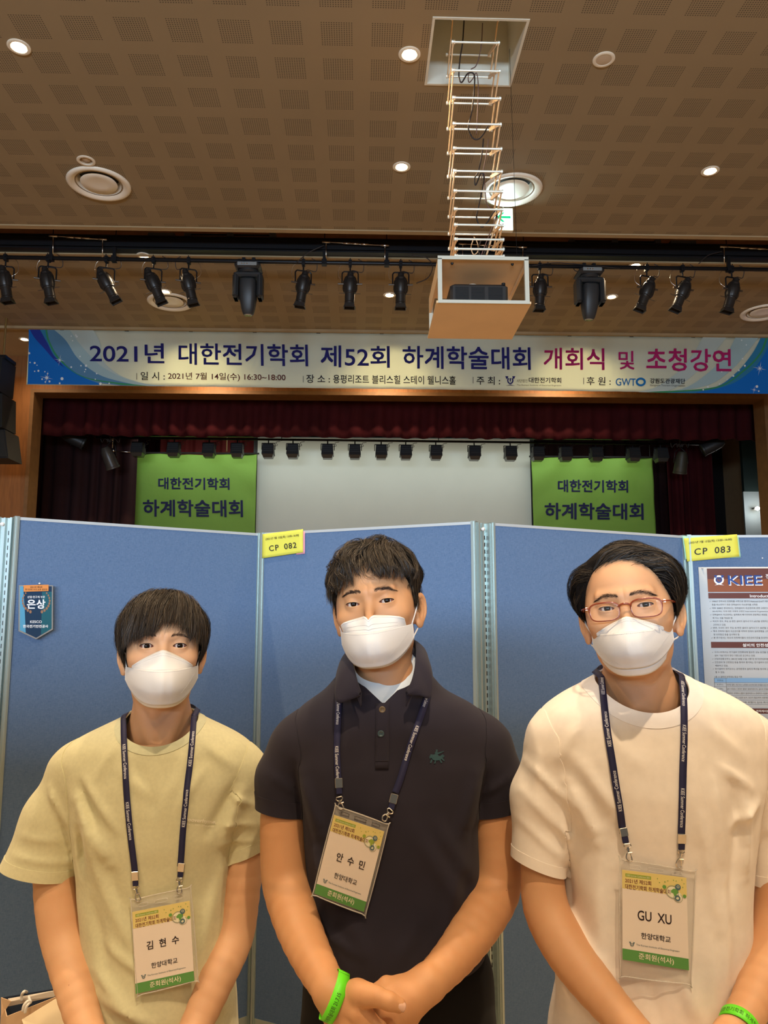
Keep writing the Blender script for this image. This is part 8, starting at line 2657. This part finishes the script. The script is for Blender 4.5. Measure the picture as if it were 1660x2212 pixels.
# printed word on the pale green shirt
def cloth_text(cloth, s_, tl, tr_, bl, lift, m, parent, bold=0.0, slant=0.0, name='shirt_print'):
    V, F, w, h = text_geo(s_, bold)
    tl, tr_, bl = np.array(tl, float), np.array(tr_, float), np.array(bl, float)
    px = bl+V[:, :1]/w*(tr_-tl)+(V[:, 1:2]/h)*(tl-bl)+np.stack([V[:, 1]*slant*6, V[:, 1]*0], 1)
    X = surf(cloth, [tuple(p) for p in px], lift)
    MB().add(X, F).build(name, m, parent)
M_print = mat('white_shirt_print', (0.80, 0.76, 0.62), 0.6)
cloth_text(clothL, 'grooverhyme.', (395, 1764), (467, 1771), (394, 1775), 0.0022, M_print, SHL, 0.008, 0.5)
cloth_text(clothL, 'Vol. 1 . 2007 . 24fps photo', (404, 1778), (463, 1783), (404, 1782), 0.0022, M_print, SHL)

# ------------------------------------------------------------------ wristbands
M_band = mat('neon_green_band', (0.14, 0.80, 0.02), 0.45)
def band_ring(c, major, nvec, rmaj, rmin, w, text, parent, t0, t1, flip=False):
    n = nrm(nvec); u = nrm(np.array(major)-n*np.dot(major, n)); v = nrm(np.cross(n, u))
    if v[1] > 0: v = -v                         # v points to the camera
    NT = 48
    rows = []
    for s_ in (-w/2, 0, w/2):
        rows.append([c+n*s_+u*rmaj*math.cos(a)+v*rmin*math.sin(a) for a in np.linspace(0, 2*pi, NT+1)])
    parent = MB().sheet(rows, 0.0006).build('wristband', M_band, parent, True)
    V, F, tw, th_ = text_geo(text, 0.0)
    a = t0+(t1-t0)*V[:, 0]/tw; s_ = (V[:, 1]/th_-0.5)*w*0.42*(-1 if flip else 1)
    P = np.array([c+n*q+u*(rmaj+0.0008)*math.cos(x)+v*(rmin+0.0008)*math.sin(x) for x, q in zip(a, s_)])
    MB().add(P, F).build('wristband_lettering', M_cardk, parent)
cB = on_y(723, 2152, 1.286)
maj = on_y(742, 2108, 1.292)-on_y(703, 2196, 1.292); nv_ = on_y(760, 2170, 1.292)-on_y(722, 2152, 1.292)
band_ring(cB, maj, nv_, 0.0362, 0.0350, 0.0190, '한전기 하계학술대회 21.7.15', PC_, pi*0.93, pi*0.32, True)
cB = on_y(1596, 2216, 1.262)
band_ring(cB, on_y(1645, 2222, 1.262)-on_y(1565, 2210, 1.262), on_y(1584, 2262, 1.232)-on_y(1600, 2216, 1.262), 0.0285, 0.0275, 0.0200, '대한전기학회 하계학술대회', PR_, pi*0.95, pi*0.05, True)

# ------------------------------------------------------------------ glasses
M_frame = mat('brown_red_acetate', (0.22, 0.040, 0.014), 0.2, spec=0.7)
M_glass = bpy.data.materials.new('lens_glass'); M_glass.use_nodes = True
_b = M_glass.node_tree.nodes['Principled BSDF']; _b.inputs['Base Color'].default_value = (0.9, 0.95, 0.92, 1); _b.inputs['Roughness'].default_value = 0.03; _b.inputs['Alpha'].default_value = 0.03; _b.inputs['Specular IOR Level'].default_value = 0.8
M_rose = mat('rose_gold_rim', (0.70, 0.38, 0.27), 0.25, metal=0.7)
yg = -0.1015
def lens_ring(sd, hw_, hh_, n=44):
    out = []
    for k in range(n):
        a = 2*pi*k/n; e = 0.62
        x = hw_*abs(math.cos(a))**e*np.sign(math.cos(a)); z = hh_*abs(math.sin(a))**e*np.sign(math.sin(a))
        if z < 0: x *= 0.96
        out.append((sd*(0.0340+x), yg+0.0035*(x/hw_+0.2)**2, -0.0065+z))
    return np.array(out)
br = HR.W(np.array([(-0.0105, yg+0.0006, 0.000), (-0.005, yg-0.002, 0.0030), (0, yg-0.0026, 0.0036), (0.005, yg-0.002, 0.0030), (0.0105, yg+0.0006, 0.000)]))
GL_ = MB().tube(catmull(br, 5), 0.0020, 8).build('glasses', M_frame, PR_, True)
for sd in (-1, 1):
    R_ = lens_ring(sd, 0.0250, 0.0152)
    up_ = R_[:, 2] > -0.0095
    rr = np.where(R_[:, 2] > -0.004, 0.0017, 0.0010)
    MB().tube(HR.W(R_), rr, 8, closed=True).build('lens_rim', M_frame, GL_, True)
    R2 = lens_ring(sd, 0.0240, 0.0142); R2[:, 1] -= 0.0010
    MB().tube(HR.W(R2), 0.00035, 5, closed=True).build('rim_highlight', M_rose, GL_, True)
    MB().poly(HR.W(lens_ring(sd, 0.0242, 0.0144))).build('lens', M_glass, GL_)
    tp = HR.W(np.array([(sd*0.0585, yg+0.007, 0.0020), (sd*0.0655, yg+0.013, 0.0025), (sd*0.0725, yg+0.030, 0.003), (sd*0.0775, -0.030, 0.003), (sd*0.0800, 0.006, 0.001), (sd*0.0795, 0.020, -0.012)]))
    MB().tube(catmull(tp, 5), 0.0028, 8, flat=0.5).build('temple_arm', M_frame if True else M_dark, GL_, True)
    MB().bbox((-0.0022, -0.0012, -0.0028), (0.0022, 0.0012, 0.0028), 0.0005, R=HR.R, c=(0, 0, 0)).build('hinge', M_rose, GL_, local=True).location = tuple(HR.W((sd*0.0635, yg+0.0105, 0.0023))-np.array(PR_.location))
    npd = HR.W(np.array([(sd*0.0105, yg+0.001, -0.008), (sd*0.0085, yg+0.005, -0.013)]))
    MB().tube(npd, 0.0020, 8).build('nose_pad', M_glass, GL_, True)

# thumb nail of the upper hand
tipc = on_y(861, 2171, 1.2245); ax_ = nrm(on_y(870, 2175, 1.236)-on_y(842, 2163, 1.236)); nn_ = nrm(np.array([0.10, -1.0, 0.30])); sd_ = nrm(np.cross(ax_, nn_)); nn_ = nrm(np.cross(sd_, ax_)); nn_ = nn_ if nn_[1] < 0 else -nn_
cen = on_y(862, 2171, 1.236)
rows = []
for i in range(9):
    u = -1+2*i/8; row = []
    for j in range(9):
        v = -1+2*j/8; wv = 0.0078*(1-0.10*max(0, u)**3)
        a_ = v*0.85; 
        row.append(cen+ax_*(0.0015+u*0.0080*(1-0.12*v*v))+sd_*math.sin(a_)*wv*1.1+nn_*(0.0102*math.cos(a_)+0.0006-0.0012*max(0, u)))
    rows.append(row)
MB().sheet(rows, 0.0006).build('thumb_nail', mat('nail', (0.66, 0.40, 0.29), 0.25, spec=0.6), PC_, True)
